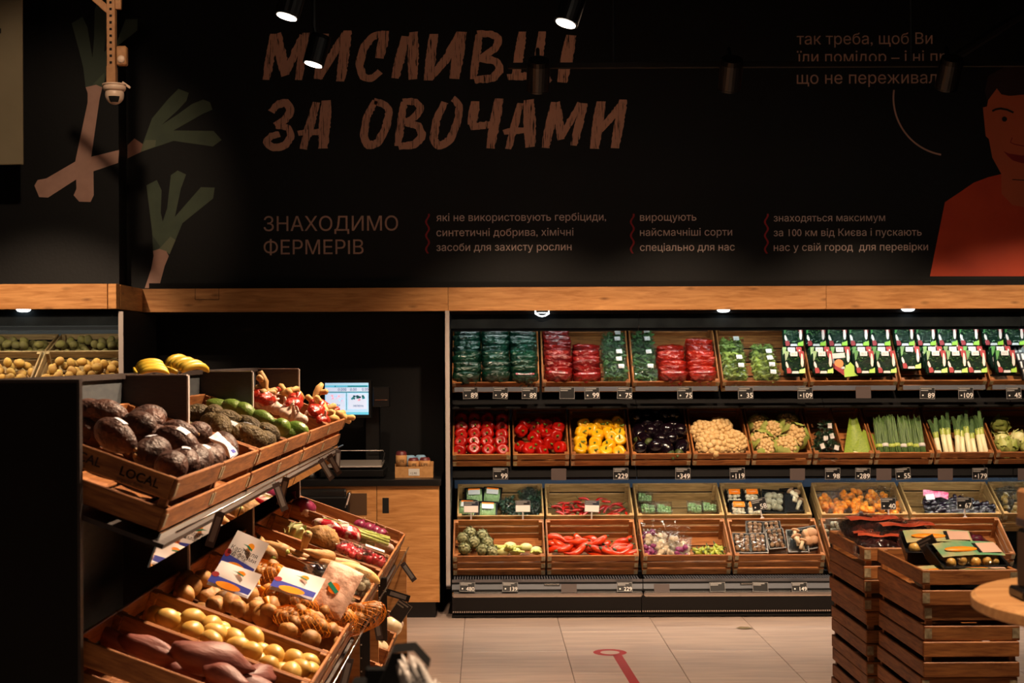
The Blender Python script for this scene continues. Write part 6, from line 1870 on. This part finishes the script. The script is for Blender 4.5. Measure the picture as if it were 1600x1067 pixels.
for i in range(9):
    a, b = LS[i] + 0.003, LS[i + 1] - 0.003
    LOW.append(Crate(b - a, 0.585, 0.14, tilt_M(gpt(0.73, (a + b) / 2, 0.80), 20, 0.14, GYAW), LOWL[i], 'lower crates of the island'))
BOT = []
for i, (a, b) in enumerate(((1.55, 1.97), (1.99, 2.41), (2.69, 3.11), (3.13, 3.55))):
    BOT.append(Crate(b - a, 0.50, 0.14, tilt_M(gpt(0.745, (a + b) / 2, 0.44), 20, 0.14, GYAW), ['nearest bottom island crate, below the pink bag', 'second bottom island crate', 'third bottom island crate', 'far bottom island crate with red and white onions'][i], 'bottom crates of the island'))

# LOCAL stamp on the near side of the first crate (its left side plank faces the camera)
def stamp(c, y, z, txt, size):
    me, w_ = textmesh(txt, 'ink_brown', size, 0.004)
    # left side plank outer face: local x = -w/2, reading direction along -y
    link('stamp', me, T(-c.w / 2 - 0.0012, y, z) @ R(-90, 'Z') @ R(90, 'X'), c.o)
for ox_, oz_ in ((0, 0), (0.0012, 0), (0, 0.0012), (0.0012, 0.0012)):
    stamp(TOP[0], 0.145 - ox_, 0.100 + oz_, 'LOCAL', 0.033)
    stamp(TOP[0], 0.300 - ox_, 0.100 + oz_, 'LOCAL', 0.033)
stamp(TOP[0], 0.148, 0.087, 'organic farm', 0.014)
stamp(TOP[0], 0.303, 0.087, 'organic farm', 0.014)

G_ = 'dark avocados in the stamped crate'
AV1 = [(150, 647, .15), (196, 642, .16), (232, 648, .13), (268, 655, .16), (182, 682, .15), (226, 674, .13), (276, 690, .16), (306, 690, .13), (325, 684, .13), (345, 668, .14), (236, 706, .13), (268, 728, .13), (287, 723, .13), (305, 720, .13), (322, 716, .13), (338, 712, .13), (205, 665, .10), (252, 690, .10), (160, 668, .10), (300, 705, .10), (290, 660, .11)]
for i, (x_, y_, z_) in enumerate(AV1):
    a = rg.uniform(-30, 30) if i < 10 else rg.uniform(60, 110)
    put_px(AVO_D[i % 4], TOP[0], x_, y_, z_, R(-90 + a + rg.choice([0, 180]), 'Z') @ R(rg.uniform(-35, 35), 'X') @ R(rg.uniform(-15, 15), 'Y') @ SC(1.12), 'dark purple-brown avocado in the stamped near crate', 'avocado', G_, m=0.04)
for i in range(14):
    put(AVO_D[i % 4], TOP[1], rg.uniform(-0.22, 0.22), rg.uniform(0.05, 0.40), 0.085 + 0.05 * (i % 2), rot3(rg, 180, 40, 20), 'dark avocado in the second island-top crate', 'avocado', 'dark avocados in the second crate')
r = link('torn_label', None, TOP[1].M @ T(-0.05, 0.06, 0.155) @ R(30, 'X'), None, 'crumpled white and blue label at the front of the second avocado crate', 'label')
link('paper', MB().grid(lambda u, v: Vector(((u - 0.5) * 0.09, (v - 0.5) * 0.09, 0.014 * math.sin(u * 7 + v * 4))), 8, 8).mesh('paper', 'sticker', True), I4, r)
link('blue_print', boxmesh((0.05, 0.012, 0.002), 'print_blue'), T(0, -0.032, 0.012), r)
HB = [(315, 645), (340, 646), (330, 660), (352, 655), (366, 662), (400, 664), (380, 676), (396, 682), (414, 689), (433, 671), (360, 673), (345, 664), (378, 660), (420, 678)]
for i, (x_, y_) in enumerate(HB):
    put_px(AVO_B[i % 4], TOP[2], x_, y_, 0.12 + 0.02 * (i % 2), rot3(rg, 180, 40, 25) @ SC(1.1), 'rough brown-green avocado left of the smooth green ones', 'avocado', 'rough brown avocados', m=0.04)
for i in range(8):
    put(AVO_B[i % 4], TOP[2], rg.uniform(-0.22, 0.22), rg.uniform(0.06, 0.4), 0.06, rot3(rg), 'avocado underneath the rough brown ones', 'avocado', 'buried brown avocados')
for i, (x_, y_) in enumerate([(346, 636), (367, 639), (396, 650), (386, 646), (428, 655), (410, 655), (450, 664), (464, 670), (455, 676), (440, 668), (472, 676)]):
    put_px(AVO_G[i % 3], TOP[3], x_, y_, 0.11 + 0.02 * (i % 2), rot3(rg, 180, 40, 25) @ SC(1.1), 'smooth green avocado right of the rough brown ones', 'avocado', 'smooth green avocados', m=0.04)
for i, (x_, y_) in enumerate([(410, 629), (421, 635), (434, 640), (430, 632), (455, 641), (446, 647), (462, 653), (440, 628), (470, 657), (480, 662), (490, 666), (418, 626)]):
    put_px(GARLIC[i % 3], TOP[4] if i < 9 else TOP[5], x_, y_, 0.125, R(rg.uniform(0, 360), 'Z') @ R(rg.uniform(-50, 50), 'X') @ SC(1.2), 'white garlic bulb piled at the island far end', 'garlic', 'garlic bulbs', m=0.03)
for i, (x_, y_, z_) in enumerate([(425, 617, .16), (436, 621, .15), (474, 629, .17), (462, 625, .16), (494, 642, .17), (502, 636, .16), (498, 660, .14)]):
    put_px(REDNET[i % 3], TOP[4] if i < 3 else TOP[5], x_, y_, z_, rot3(rg, 60, 20, 20) @ SC(1.0), 'red net sack of bulbs on the garlic', 'net sack', 'red net sacks', m=0.05)
for i, (x_, y_, z_) in enumerate([(462, 600, .20), (437, 610, .17), (452, 617, .16), (475, 614, .17), (490, 619, .19), (508, 640, .16), (526, 648, .14), (534, 652, .14), (515, 655, .13)]):
    put_px(GINGER[i % 3], TOP[4] if i < 2 else TOP[5], x_, y_, z_, R(rg.uniform(-60, 60), 'Z') @ R((-70 if i in (0, 4) else rg.uniform(-20, 20)), 'Y') @ SC(1.1), 'knobbly ginger root at the far end of the island top', 'ginger', 'ginger roots', m=0.03)
for i in range(8):
    put(GARLIC[i % 3], TOP[5], rg.uniform(-0.2, 0.2), rg.uniform(0.04, 0.35), 0.08, rot3(rg), 'garlic bulb underneath the ginger roots', 'garlic', 'buried garlic bulbs')

# bananas lying on the island spine
BANANA.put(T(at(292, 576, 5.3)) @ R(55, 'Z') @ R(14, 'X') @ T(0, 0, -0.002) @ SC(0.66), 'right-hand bunch of yellow bananas on top of the island', 'bananas')
BANANA.put(T(at(238, 579, 5.1)) @ R(24, 'Z') @ R(18, 'X') @ SC(0.5, 0.55, 0.45), 'left-hand, flatter bunch of yellow bananas on top of the island', 'bananas')

# sweet potatoes and small yellow potatoes
for i, (x_, y_, z_, a, k) in enumerate(((160, 992, .09, 80, .62), (178, 1003, .06, 60, .6), (232, 1014, .12, 75, .85), (330, 1030, .15, 100, 1.25), (262, 1040, .07, 80, .9), (352, 1058, .14, 60, .8), (405, 1058, .11, 150, 1.0), (300, 1055, .08, 100, .9), (380, 1075, .10, 100, 1.0))):
    put_px(SWEET[i % 4], LOW[0], x_, y_, z_, R(a, 'Z') @ R(rg.uniform(-10, 10), 'Y') @ SC(k), ['small dull sweet potato nearest the black end panel', 'small pale sweet potato beside the black end panel', 'medium sweet potato left of the very large one', 'very large sweet potato on top of the sweet potato crate', 'sweet potato half hidden beneath the very large one', 'rounded sweet potato in front of the very large one', 'long sweet potato slanting away at the right of its crate', 'sweet potato under the front of the very large one', 'sweet potato at the lower edge of the picture'][i], 'sweet potato', None, m=0.04)
YP = [(243, 962), (262, 966), (274, 972), (300, 966), (312, 970), (330, 977), (345, 985), (300, 986), (318, 990), (336, 989), (352, 993), (330, 1001), (350, 1005), (372, 1010), (386, 1003), (396, 995), (410, 1020), (428, 1022), (402, 1033), (420, 1040), (440, 1035), (460, 1030), (490, 1022), (470, 1045), (487, 1050), (455, 1050), (285, 978), (366, 998), (440, 1050), (390, 1018)]
for i, (x_, y_) in enumerate(YP):
    put_px(POTY[i % 4], LOW[1], x_, y_, 0.10 + 0.03 * (i % 2), rot3(rg) @ SC(1.0), 'small smooth yellow potato in the narrow island crate', 'potato', 'small yellow potatoes', m=0.035)
for i in range(14):
    put(POTY[i % 4], LOW[1], rg.uniform(-0.14, 0.14), 0.05 + 0.034 * i, 0.055, rot3(rg), 'yellow potato underneath the small yellow potatoes', 'potato', 'buried yellow potatoes')

# loose and net-bagged brown potatoes
PB = [(285, 905, 2), (306, 890, 2), (290, 927, 2), (322, 930, 2), (338, 946, 2), (362, 942, 2), (392, 957, 2), (410, 963, 2), (425, 945, 2), (440, 975, 2), (405, 940, 2), (486, 998, 2), (513, 1003, 2), (470, 985, 2), (375, 925, 2), (350, 915, 2)]
PB += [(300, 915, 2), (318, 905, 2), (332, 925, 2), (348, 935, 2), (372, 950, 2), (380, 938, 2), (402, 950, 2), (418, 955, 2), (432, 962, 2), (452, 960, 2), (450, 985, 2), (425, 975, 2), (498, 985, 2), (530, 990, 2), (505, 975, 2), (455, 972, 2), (395, 925, 2), (365, 930, 2), (410, 930, 3), (440, 925, 3), (465, 945, 3), (500, 950, 3)]
for i, (x_, y_, k) in enumerate(PB):
    put_px(POT[i % 5], LOW[k], x_, y_, 0.105 + 0.022 * (i % 3), rot3(rg, 180, 60, 30) @ SC(rg.uniform(0.74, 0.98)), 'loose brown potato lying among the net sacks', 'potato', 'loose brown potatoes', m=0.04)
for i in range(16):
    put(POT[i % 5], LOW[2 + i % 3], rg.uniform(-0.14, 0.14), rg.uniform(0.06, 0.5), 0.06, rot3(rg) @ SC(1.05), 'brown potato underneath the net sacks', 'potato', 'buried brown potatoes')
for i, (x_, y_, k, z_, a, lab) in enumerate(((425, 900, 3, .17, 60, 'orange net sack of potatoes below the tall printed card'), (452, 938, 3, .15, 100, 'orange net sack of potatoes in the middle of the pile'), (482, 928, 3, .17, 70, 'orange net sack of potatoes left of the pink paper bag'), (470, 972, 2, .15, 95, 'orange net sack of potatoes nearest the front of its crate'), (515, 960, 3, .14, 100, 'orange net sack of potatoes under the pink paper bag'))):
    put_px(NETP[i % 3], LOW[k], x_, y_, z_, R(a, 'Z') @ R(rg.uniform(-12, 12), 'X') @ SC(0.78), lab, 'potato sack', None, m=0.08)
# yellow net sack hanging over the rim below the pink bag
put_px(NETP[1], LOW[4], 556, 968, 0.10, R(90, 'Z') @ R(40, 'Y') @ SC(0.9), 'orange net sack of potatoes slumped over the front rim', 'potato sack', None, False, 0.0)
def card_at(spec, x_, y_, D, roll, pitch, k, label):
    spec.put(T(at(x_, y_, D)) @ R(pitch, 'X') @ R(roll, 'Z') @ SC(k), label, 'header card')
card_at(CARD, 380, 868, 4.78, -24, 62, 0.85, 'white printed header card standing up from a potato sack')
card_at(CARD2, 366, 905, 4.62, -22, 48, 0.95, 'white and blue printed card lying below the standing one')
card_at(CARD2, 465, 912, 4.95, -20, 40, 1.05, 'white and blue printed card beside the dark bag')
r = link('paper_bag', None, T(at(524, 922, 5.05)) @ R(58, 'X') @ R(-24, 'Z') @ SC(0.92), None, 'pinkish paper bag with an orange and green mark', 'paper bag')
link('bag_sheet', pillow(0.072, 0.105, 0.022, 44, crinkle=0.15).mesh('bag_sheet', 'paper_pink', True), I4, r)
link('orange_mark', MB().lathe([(0.022, 0), (0.022, 0.001)], 18).mesh('orange_mark', 'print_orange'), T(0.0, -0.005, 0.0285), r)
link('green_mark', boxmesh((0.05, 0.015, 0.001), 'print_teal'), T(-0.004, -0.005, 0.030) @ R(-30, 'Z'), r)
put_px(chunk_bag('dark_veg', 51, 8, 0.06, 0.07, 0.03, 'grey_film', 0.02), LOW[4], 505, 897, 0.15, R(60, 'Z'), 'shiny dark plastic bag behind the pink paper bag', 'bag', None)
SILV = chunk_bag('mushroom_white', 52, 8, 0.045, 0.08, 0.03, 'grey_film', 0.018)
put_px(SILV, LOW[4], 562, 915, 0.14, R(90, 'Z') @ R(20, 'X'), 'shiny clear bag right of the pink paper bag', 'bag', None)

# parsnips, melon wedge, radish tubs
for i, (x_, y_, z_, a) in enumerate(((415, 853, .13, 30), (395, 864, .13, 60), (432, 868, .12, 75), (452, 862, .12, 40), (470, 885, .14, 110), (500, 880, .14, 60), (515, 876, .14, 120), (446, 884, .13, 80), (487, 870, .17, 150), (405, 880, .12, 90), (480, 892, .12, 100))):
    put_px(PARS[i % 4], LOW[5], x_, y_, z_, R(a, 'Z') @ R(rg.uniform(-12, 12), 'Y') @ SC(1.1), 'pale tapering parsnip right of the printed card', 'parsnip', 'parsnips', m=0.05)
put_px(PARS[1], LOW[5], 474, 856, 0.17, R(62, 'Y') @ R(20, 'X') @ SC(0.72), 'parsnip standing with its tip up before the celeriac', 'parsnip', None)
def wedge(t, p):
    s_ = math.sin(p)
    return (0.10 * s_ * math.cos(t), 0.035 * s_ * math.sin(t), 0.045 * math.cos(p) if math.cos(p) > 0 else 0.008 * math.cos(p))
MELON = Spec('melon_half', MB().ball(wedge, 20, 12).mesh('melon_half', 'melon', True))
put_px(MELON, LOW[5], 557, 899, 0.14, R(90, 'Z'), 'pale speckled half melon at the front of its crate', 'melon', None)
RAD_ME = onion_spec('radish', 0.52, 'radish').me
RADP = [punnet(None, 60 + i, 'clear_film', 0.13, 0.17, 0.06, 'clear_film', balls_inner(RAD_ME, 20, 0.11, 0.14, 0.035, 70 + i, 'radish', 1.0), 'label_white' if i else None) for i in range(2)]
put_px(RADP[0], LOW[6], 545, 880, 0.115, R(80, 'Z'), 'clear tub of red radishes without a label', 'tub', None, m=0.07)
put_px(RADP[1], LOW[6], 583, 888, 0.115, R(95, 'Z'), 'clear tub of red radishes with a white label', 'tub', None, m=0.07)
put_px(CELERIAC, LOW[6], 498, 850, 0.16, R(30, 'Z') @ SC(1.0), 'knobbly brown celeriac root beside the celery', 'celeriac', None, m=0.06)
r = link('celery_bunch', None, LOW[7].M @ T(-0.10, 0.20, 0.165) @ R(-82, 'Z'), None, 'long pale green celery bunch in clear wrap beside the celeriac', 'celery')
for i in range(7):
    link('stalk', MB().tube([(-0.16, -0.03 + 0.010 * i, 0.006 * (i % 2)), (0, -0.03 + 0.010 * i, 0.010 * (i % 2)), (0.16, -0.034 + 0.0115 * i, 0.012 * (i % 3))], [0.010, 0.009, 0.006], 8).mesh('stalk', 'celery', True), I4, r)
link('wrap', pillow(0.175, 0.05, 0.022, 9).mesh('wrap', 'clear_film', True), T(0, 0, 0.004), r)
link('label', boxmesh((0.05, 0.03, 0.001), 'label_white'), T(-0.07, 0, 0.03), r)
put_px(Spec('lettuce_head', leafball_spec('lettuce_head', 'fennel', 0.05, 20, 4).me), LOW[6], 462, 835, 0.10, R(30, 'X'), 'small pale lettuce head behind the celeriac', 'lettuce', None)
RADN = [lumpy_bag('radish_bag', 0.085, 0.055, 0.045, 12, 'radish_mix', 80 + i, False, 'label_white') for i in range(2)]
put_px(RADN[0], LOW[7], 512, 826, 0.15, R(75, 'Z'), 'red and white mottled radish bag, farther from the aisle', 'bag', None, m=0.06)
put_px(RADN[1], LOW[7], 541, 834, 0.15, R(100, 'Z'), 'red and white mottled radish bag, nearer the aisle', 'bag', None, m=0.06)
for i, (x_, y_) in enumerate(((560, 845), (578, 843), (596, 855), (604, 858))):
    put_px(ARTI[0] if i < 2 else GARLIC[i % 3], LOW[7], x_, y_, 0.13, rot3(rg, 180, 60, 30) @ SC(0.8 if i < 2 else 1.3), ['striped green bulb in the radish crate, left one', 'striped green bulb in the radish crate, right one', 'white bulb at the front of the radish crate, farther', 'white bulb at the front of the radish crate, nearer'][i], 'vegetable', None, m=0.03)
put_px(lumpy_bag('net_sack', 0.07, 0.05, 0.05, 9, 'red_onion', 90), LOW[8], 470, 795, 0.14, R(60, 'Z'), 'dark red net sack at the far inner corner of the island', 'net sack', None)
put_px(lumpy_bag('net_sack', 0.06, 0.05, 0.04, 9, 'garlic', 91), LOW[8], 466, 806, 0.12, R(60, 'Z'), 'pale net sack beside the dark red one', 'net sack', None)
for i, (x_, y_) in enumerate(((567, 817), (577, 826), (588, 832), (596, 836))):
    put_px(RONION, LOW[8], x_, y_, 0.10, rot3(rg, 180, 70, 30) @ SC(1.0), 'red onion in the farthest lower crate', 'onion', 'red onions', m=0.03)

# bottom tier
for i, (x_, y_) in enumerate(((597, 970), (600, 978), (594, 980), (603, 972))):
    put_px(RONION, BOT[3], x_, y_, 0.13, rot3(rg), 'small red onion in the far bottom crate', 'onion', 'bottom-tier red onions', m=0.03)
put_px(WONION, BOT[3], 607, 990, 0.15, rot3(rg, 180, 20, 20), 'large round white onion in the far bottom crate', 'onion', None, m=0.03)
for c in BOT[:3]:
    for i in range(10):
        put(POT[i % 5] if c is not BOT[2] else WONION, c, rg.uniform(-0.15, 0.15), rg.uniform(0.05, 0.42), 0.09, rot3(rg), 'potato in a bottom island crate' if c is not BOT[2] else 'white onion in the third bottom island crate', 'potato' if c is not BOT[2] else 'onion', 'bottom-tier potatoes' if c is not BOT[2] else 'bottom-tier white onions')
p = at(625, 972, 6.95)
SHAL = lumpy_bag('net_sack', 0.05, 0.035, 0.03, 12, 'garlic', 95)
SHAL.put(T(gpt(0.735, 3.18, 0.47)) @ R(90, 'Z') @ R(50, 'Y'), 'pinkish net sack hanging over the rim of the far bottom crate', 'net sack')

# tickets on the island wires
def ticket(p, rot, lab, w=0.028, h=0.105, face='clear_grey'):
    r = link('shelf_ticket', boxmesh((w, 0.0015, h), face), T(p) @ rot @ T(0, 0, -h / 2), None, lab, 'price tag')
    link('strip', boxmesh((w * 0.55, 0.0006, h * 0.7), 'chalk_grey'), T(0, -0.0012, 0), r)
    link('hook', MB().tube([(0, 0, h / 2), (0, 0.004, h / 2 + 0.01), (0, 0.012, h / 2 + 0.012)], 0.0015, 5).mesh('hook', 'chrome'), I4, r)
for s_, lab, a in ((0.58, 'ticket under the second avocado crate', 20), (1.55, 'ticket under the rough brown avocados', -20), (1.80, 'ticket under the joint of brown and green avocados', 15), (2.75, 'ticket under the garlic, nearest of three', -32), (3.05, 'ticket under the garlic, middle of three', -30), (3.40, 'ticket under the garlic, farthest of three', 4)):
    ticket(gpt(0.445, s_, 1.258), R(30, 'Z') @ R(a, 'Y'), 'clear hanging ' + lab)
for s_, lab, a in ((3.30, 'farthest ticket on the lower wire', -35), (2.45, 'second ticket on the lower wire, pointing to the cabinet', -70), (1.95, 'third ticket on the lower wire', -10), (1.10, 'nearest ticket on the lower wire', 15)):
    ticket(gpt(0.756, s_, 0.732), R(20, 'Z') @ R(a, 'Y'), 'grey ' + lab, face='card_black' if s_ == 2.45 else 'clear_grey')
price_card(gpt(0.77, 3.0, 0.56), '', 'plain black card slanting above the onions of the bottom tier', rot=R(35, 'Y'), w=0.07, h=0.09)

# ------------------------------------------------------------------ crate stack in the foreground right
def stack_col(X, D, w, d, n, ztop, h, labs, grp):
    out = []
    for k in range(n):
        z = ztop - h * (k + 1) - 0.001 * k
        dx, dy = rg.uniform(-0.006, 0.006), rg.uniform(-0.008, 0.008)
        lab = ('topmost crate of the %s' % labs) if k == 0 else ['second', 'third', 'fourth', 'fifth', 'sixth', 'seventh', 'eighth'][k - 1] + ' crate from the top of the %s' % labs
        out.append(Crate(w, d, h - 0.001, T(X + w / 2 + dx, D + dy, z), lab, grp, 'crate_wood', 2, k % 3 != 2, 0.018))
    return out
SA = stack_col(1.467, 5.0, 0.323, 0.57, 8, 0.977, 0.120, 'nearer crate stack by the round board', 'nearer crate stack')
SB = stack_col(1.432, 5.62, 0.323, 0.57, 8, 0.972, 0.120, 'rear crate stack behind the nearer one', 'rear crate stack')

def label_pack(seed, w, l, inner, face, pic, name='produce_pack'):
    s_ = punnet(None, seed, 'clear_film', w, l, 0.05, 'tray_black', inner)
    s_.name = name
    lb = Spec('label_sheet', MB().grid(lambda u, v: Vector(((u - 0.5) * w * 0.96, (v - 0.5) * l * 0.6, 0.079 - 0.006 * (2 * u - 1) ** 2)), 6, 6).mesh('label_sheet', face, True))
    lb.ch.append(Spec('picture', MB().lathe([(0.5, 0), (0.5, 0.02)], 20).mesh('picture', pic, True), M=T(-w * 0.14, -l * 0.04, 0.0796) @ SC(w * 0.5, l * 0.22, 0.05)))
    lb.ch.append(Spec('white_field', boxmesh((w * 0.30, l * 0.42, 0.001), 'print_cream'), M=T(w * 0.30, 0.0, 0.079)))
    lb.ch.append(Spec('barcode', boxmesh((w * 0.05, l * 0.40, 0.001), 'card_black'), M=T(w * 0.12, 0.0, 0.0798)))
    s_.ch.append(lb)
    return s_
YB = blob(0.02, 0.02, 0.02, 0.05, 1, 5, 10, 7, 'potato_yellow', 'ball')
GP = [label_pack(i, 0.24, 0.15, balls_inner(YB, 18, 0.20, 0.12, 0.045, 90 + i, 'small_potato', 1.0), 'print_mint', 'pumpkin') for i in range(2)]
def on_stack(spec, c, x, y, z, rot, lab, cat='pack'):
    spec.put(c.M @ T(x, y, z) @ rot, lab, cat)
on_stack(GP[0], SA[0], 0.03, 0.15, 0.105, R(10, 'Z') @ R(24, 'X'), 'green-labelled pack of small yellow potatoes, front one on the nearer stack')
on_stack(GP[1], SA[0], -0.01, 0.34, 0.125, R(-6, 'Z') @ R(22, 'X'), 'green-labelled pack of small yellow potatoes, rear one on the nearer stack')
on_stack(GP[0], SA[0], -0.06, 0.09, 0.05, R(4, 'Z') @ R(18, 'X') @ SC(0.8), 'green-labelled pack pressed low at the front left of the nearer stack')
on_stack(GP[1], SA[0], 0.06, 0.055, 0.055, R(-4, 'Z') @ SC(0.7, 0.5, 0.8), 'small pack of yellow potatoes along the front rim of the nearer stack')
BROWNB = [chunk_bag('mushroom', 61, 14, 0.10, 0.09, 0.05, 'grey_film', 0.026, top=False), chunk_bag('purple_veg', 62, 10, 0.08, 0.08, 0.04, 'grey_film', 0.022, top=False), chunk_bag('red_onion', 63, 14, 0.10, 0.10, 0.05, 'grey_film', 0.028, top=False)]
on_stack(BROWNB[2], SA[0], 0.11, 0.44, 0.13, R(20, 'Z'), 'dark red-brown bagged roots at the rear right of the nearer stack', 'bag')
on_stack(BROWNB[0], SA[0], 0.08, 0.52, 0.12, R(-20, 'Z'), 'brown bagged roots at the rear of the nearer stack', 'bag')
mat('pack_brown', (74, 34, 30), (30, 14, 14), scale=18, rough=0.2, coat=0.5, bump=0.6, bscale=30)
def red_pack_spec(seed, k):
    s_ = Spec('red_pack', pillow(0.12 * k, 0.09 * k, 0.055 * k, seed).mesh('red_pack', 'bag_film', True))
    s_.ch.append(Spec('content', pillow(0.105 * k, 0.08 * k, 0.046 * k, seed + 1).mesh('content', 'pack_brown', True)))
    s_.ch.append(Spec('header', MB().grid(lambda u, v: Vector(((u - 0.5) * 0.19 * k, (v - 0.15) * 0.085 * k, 0.062 * k - 0.030 * v * v * k + 0.004 * math.sin(u * 9))), 5, 5).mesh('header', 'red_pack', True)))
    return s_
RP = [red_pack_spec(71, 1.0), red_pack_spec(75, 0.8)]
on_stack(RP[0], SB[0], -0.04, 0.36, 0.13, R(10, 'Z') @ R(22, 'X') @ SC(1.1), 'large red-topped pack at the rear of the far stack')
on_stack(RP[0], SB[0], 0.06, 0.22, 0.12, R(4, 'Z') @ R(20, 'X') @ SC(1.1), 'large red-topped pack in the middle of the far stack')
on_stack(RP[1], SB[0], -0.08, 0.10, 0.11, R(-16, 'Z') @ R(20, 'X'), 'small orange-red pack at the front corner of the far stack')
on_stack(RP[1], SB[0], -0.07, 0.22, 0.105, R(-8, 'Z') @ R(18, 'X'), 'small orange-red pack behind the front corner of the far stack')
on_stack(RP[0], SB[0], 0.10, 0.48, 0.11, R(-20, 'Z'), 'red-topped pack at the far right of the far stack')
price_card(SA[0].M @ Vector((-0.075, 0.20, 0.17)), '30', 'black price card leaning among the packs on the nearer stack', rot=R(-28, 'Y') @ R(-10, 'X') @ R(-30, 'Z'), w=0.065, h=0.075, size=0.03)

# ------------------------------------------------------------------ foreground right: round board with a dispenser
tc_ = Vector((1.275, 2.85, 1.225))
r = link('round_table', None, T(tc_.x, tc_.y, 0), None, 'round light wooden table top at the lower right edge', 'table')
link('table_top', MB().lathe([(0.318, 0.0), (0.33, 0.006), (0.33, 0.024), (0.322, 0.030)], 56).mesh('table_top', 'table_wood'), T(0, 0, 1.20), r)
link('table_column', MB().lathe([(0.04, 0.03), (0.04, 1.20)], 20).mesh('table_column', 'satin_black'), I4, r)
link('table_foot', MB().lathe([(0.22, 0.0), (0.22, 0.012), (0.05, 0.03)], 32).mesh('table_foot', 'satin_black'), I4, r)
p = at(1606, 948, 2.85)
r = link('gel_dispenser', None, T(p.x + 0.03, 2.86, 1.231), None, 'black and beige dispenser standing on the round table at the right edge', 'dispenser')
link('foot', boxmesh((0.10, 0.08, 0.02), 'satin_black', 0.004), T(0, 0, 0.01), r)
link('lower_body', boxmesh((0.075, 0.06, 0.115), 'satin_black', 0.006), T(0.0, 0, 0.075), r)
link('upper_body', boxmesh((0.075, 0.06, 0.075), 'mount_tan', 0.006), T(0.0, 0, 0.172), r)
link('black_band', boxmesh((0.077, 0.062, 0.016), 'card_navy', 0.002), T(0.0, 0, 0.145), r)

# ------------------------------------------------------------------ foreground centre: glove and bag dispenser
p = at(636, 1060, 2.35)
r = link('glove_dispenser', None, T(p.x, 2.35, 0), None, 'blurred black dispenser with crumpled white bags at the bottom edge', 'dispenser')
link('pole', MB().lathe([(0.022, 0.02), (0.022, 1.15)], 16).mesh('pole', 'satin_black'), T(-0.05, 0.03, 0), r)
link('foot_plate', MB().lathe([(0.16, 0.0), (0.16, 0.012), (0.03, 0.02)], 28).mesh('foot_plate', 'satin_black'), T(-0.05, 0.03, 0), r)
hood = MB()
prof = [(-0.055, 1.155), (-0.022, 1.238), (0.012, 1.241), (0.036, 1.214)]
vs = []
for yy in (-0.03, 0.045):
    for x_, z_ in prof:
        vs.append((x_, yy, z_))
hood.add(vs, [(0, 1, 5, 4), (1, 2, 6, 5), (2, 3, 7, 6)])
hood.add([(-0.055, -0.03, 1.155), (-0.022, -0.03, 1.238), (0.004, -0.03, 1.239), (-0.004, -0.03, 1.22), (0.002, -0.03, 1.19), (-0.01, -0.03, 1.15)], [(0, 5, 4, 3, 2, 1)])
link('hood', hood.mesh('hood', 'matte_black'), I4, r)
link('back_box', boxmesh((0.10, 0.02, 0.16), 'matte_black', 0.003), T(-0.02, 0.05, 1.12), r)
link('side_post', boxmesh((0.022, 0.05, 0.20), 'matte_black', 0.003), T(-0.076, 0.0, 1.09), r)
mat('white_film', (244, 238, 232), (230, 220, 212), scale=20, rough=0.35, bump=0.6, bscale=40)
for k, (dx, dz, a, sx, sz) in enumerate(((0.026, 1.182, -24, 0.024, 0.046), (0.002, 1.180, 35, 0.015, 0.026), (0.012, 1.148, 50, 0.024, 0.022), (-0.018, 1.150, -40, 0.016, 0.022), (0.042, 1.154, 10, 0.018, 0.026))):
    link('crumpled_bag', pillow(sx, 0.012, sz, 100 + k, crinkle=0.5).mesh('crumpled_bag', 'white_film', True), T(dx, -0.065 + 0.004 * k, dz) @ R(a, 'Y'), r)

# ------------------------------------------------------------------ labels that single out each repeat by its place in its group
ORD = ['first', 'second', 'third', 'fourth', 'fifth', 'sixth', 'seventh', 'eighth', 'ninth', 'tenth', 'eleventh', 'twelfth']
bpy.context.view_layer.update()
_grp = {}
for o in S.objects:
    if o.parent is None and o.get('group') and o.get('label') and not str(o['group']).startswith('buried'):
        _grp.setdefault((o['group'], o['label']), []).append(o)
for (g_, lab), obs in _grp.items():
    n = len(obs)
    if n < 2 or n > 50 or len(lab.split()) > 11:
        continue
    P = []
    for o in obs:
        p = o.matrix_world.translation
        P.append((p.x / p.y * FPX, -(p.z - EYE) / p.y * FPX, o))
    W = max(p[0] for p in P) - min(p[0] for p in P) + 12
    H_ = max(p[1] for p in P) - min(p[1] for p in P) + 12
    cols = n if n <= 5 and W > H_ else max(1, min(n, round(math.sqrt(n * W / H_))))
    rows_ = math.ceil(n / cols)
    P.sort(key=lambda p: -p[1])
    for r_ in range(rows_):
        rowp = sorted(P[r_ * cols:(r_ + 1) * cols], key=lambda p: p[0])
        for i, (_, _, o) in enumerate(rowp):
            a = (ORD[i] if i < 12 else 'far') + ' from left'
            if rows_ == 1:
                o['label'] = lab + ', ' + a
            else:
                rn = 'lowest row' if r_ == 0 else ('top row' if r_ == rows_ - 1 else ORD[min(r_, 11)] + ' row')
                o['label'] = lab + ', ' + rn + (', ' + a if len(rowp) > 1 else '')
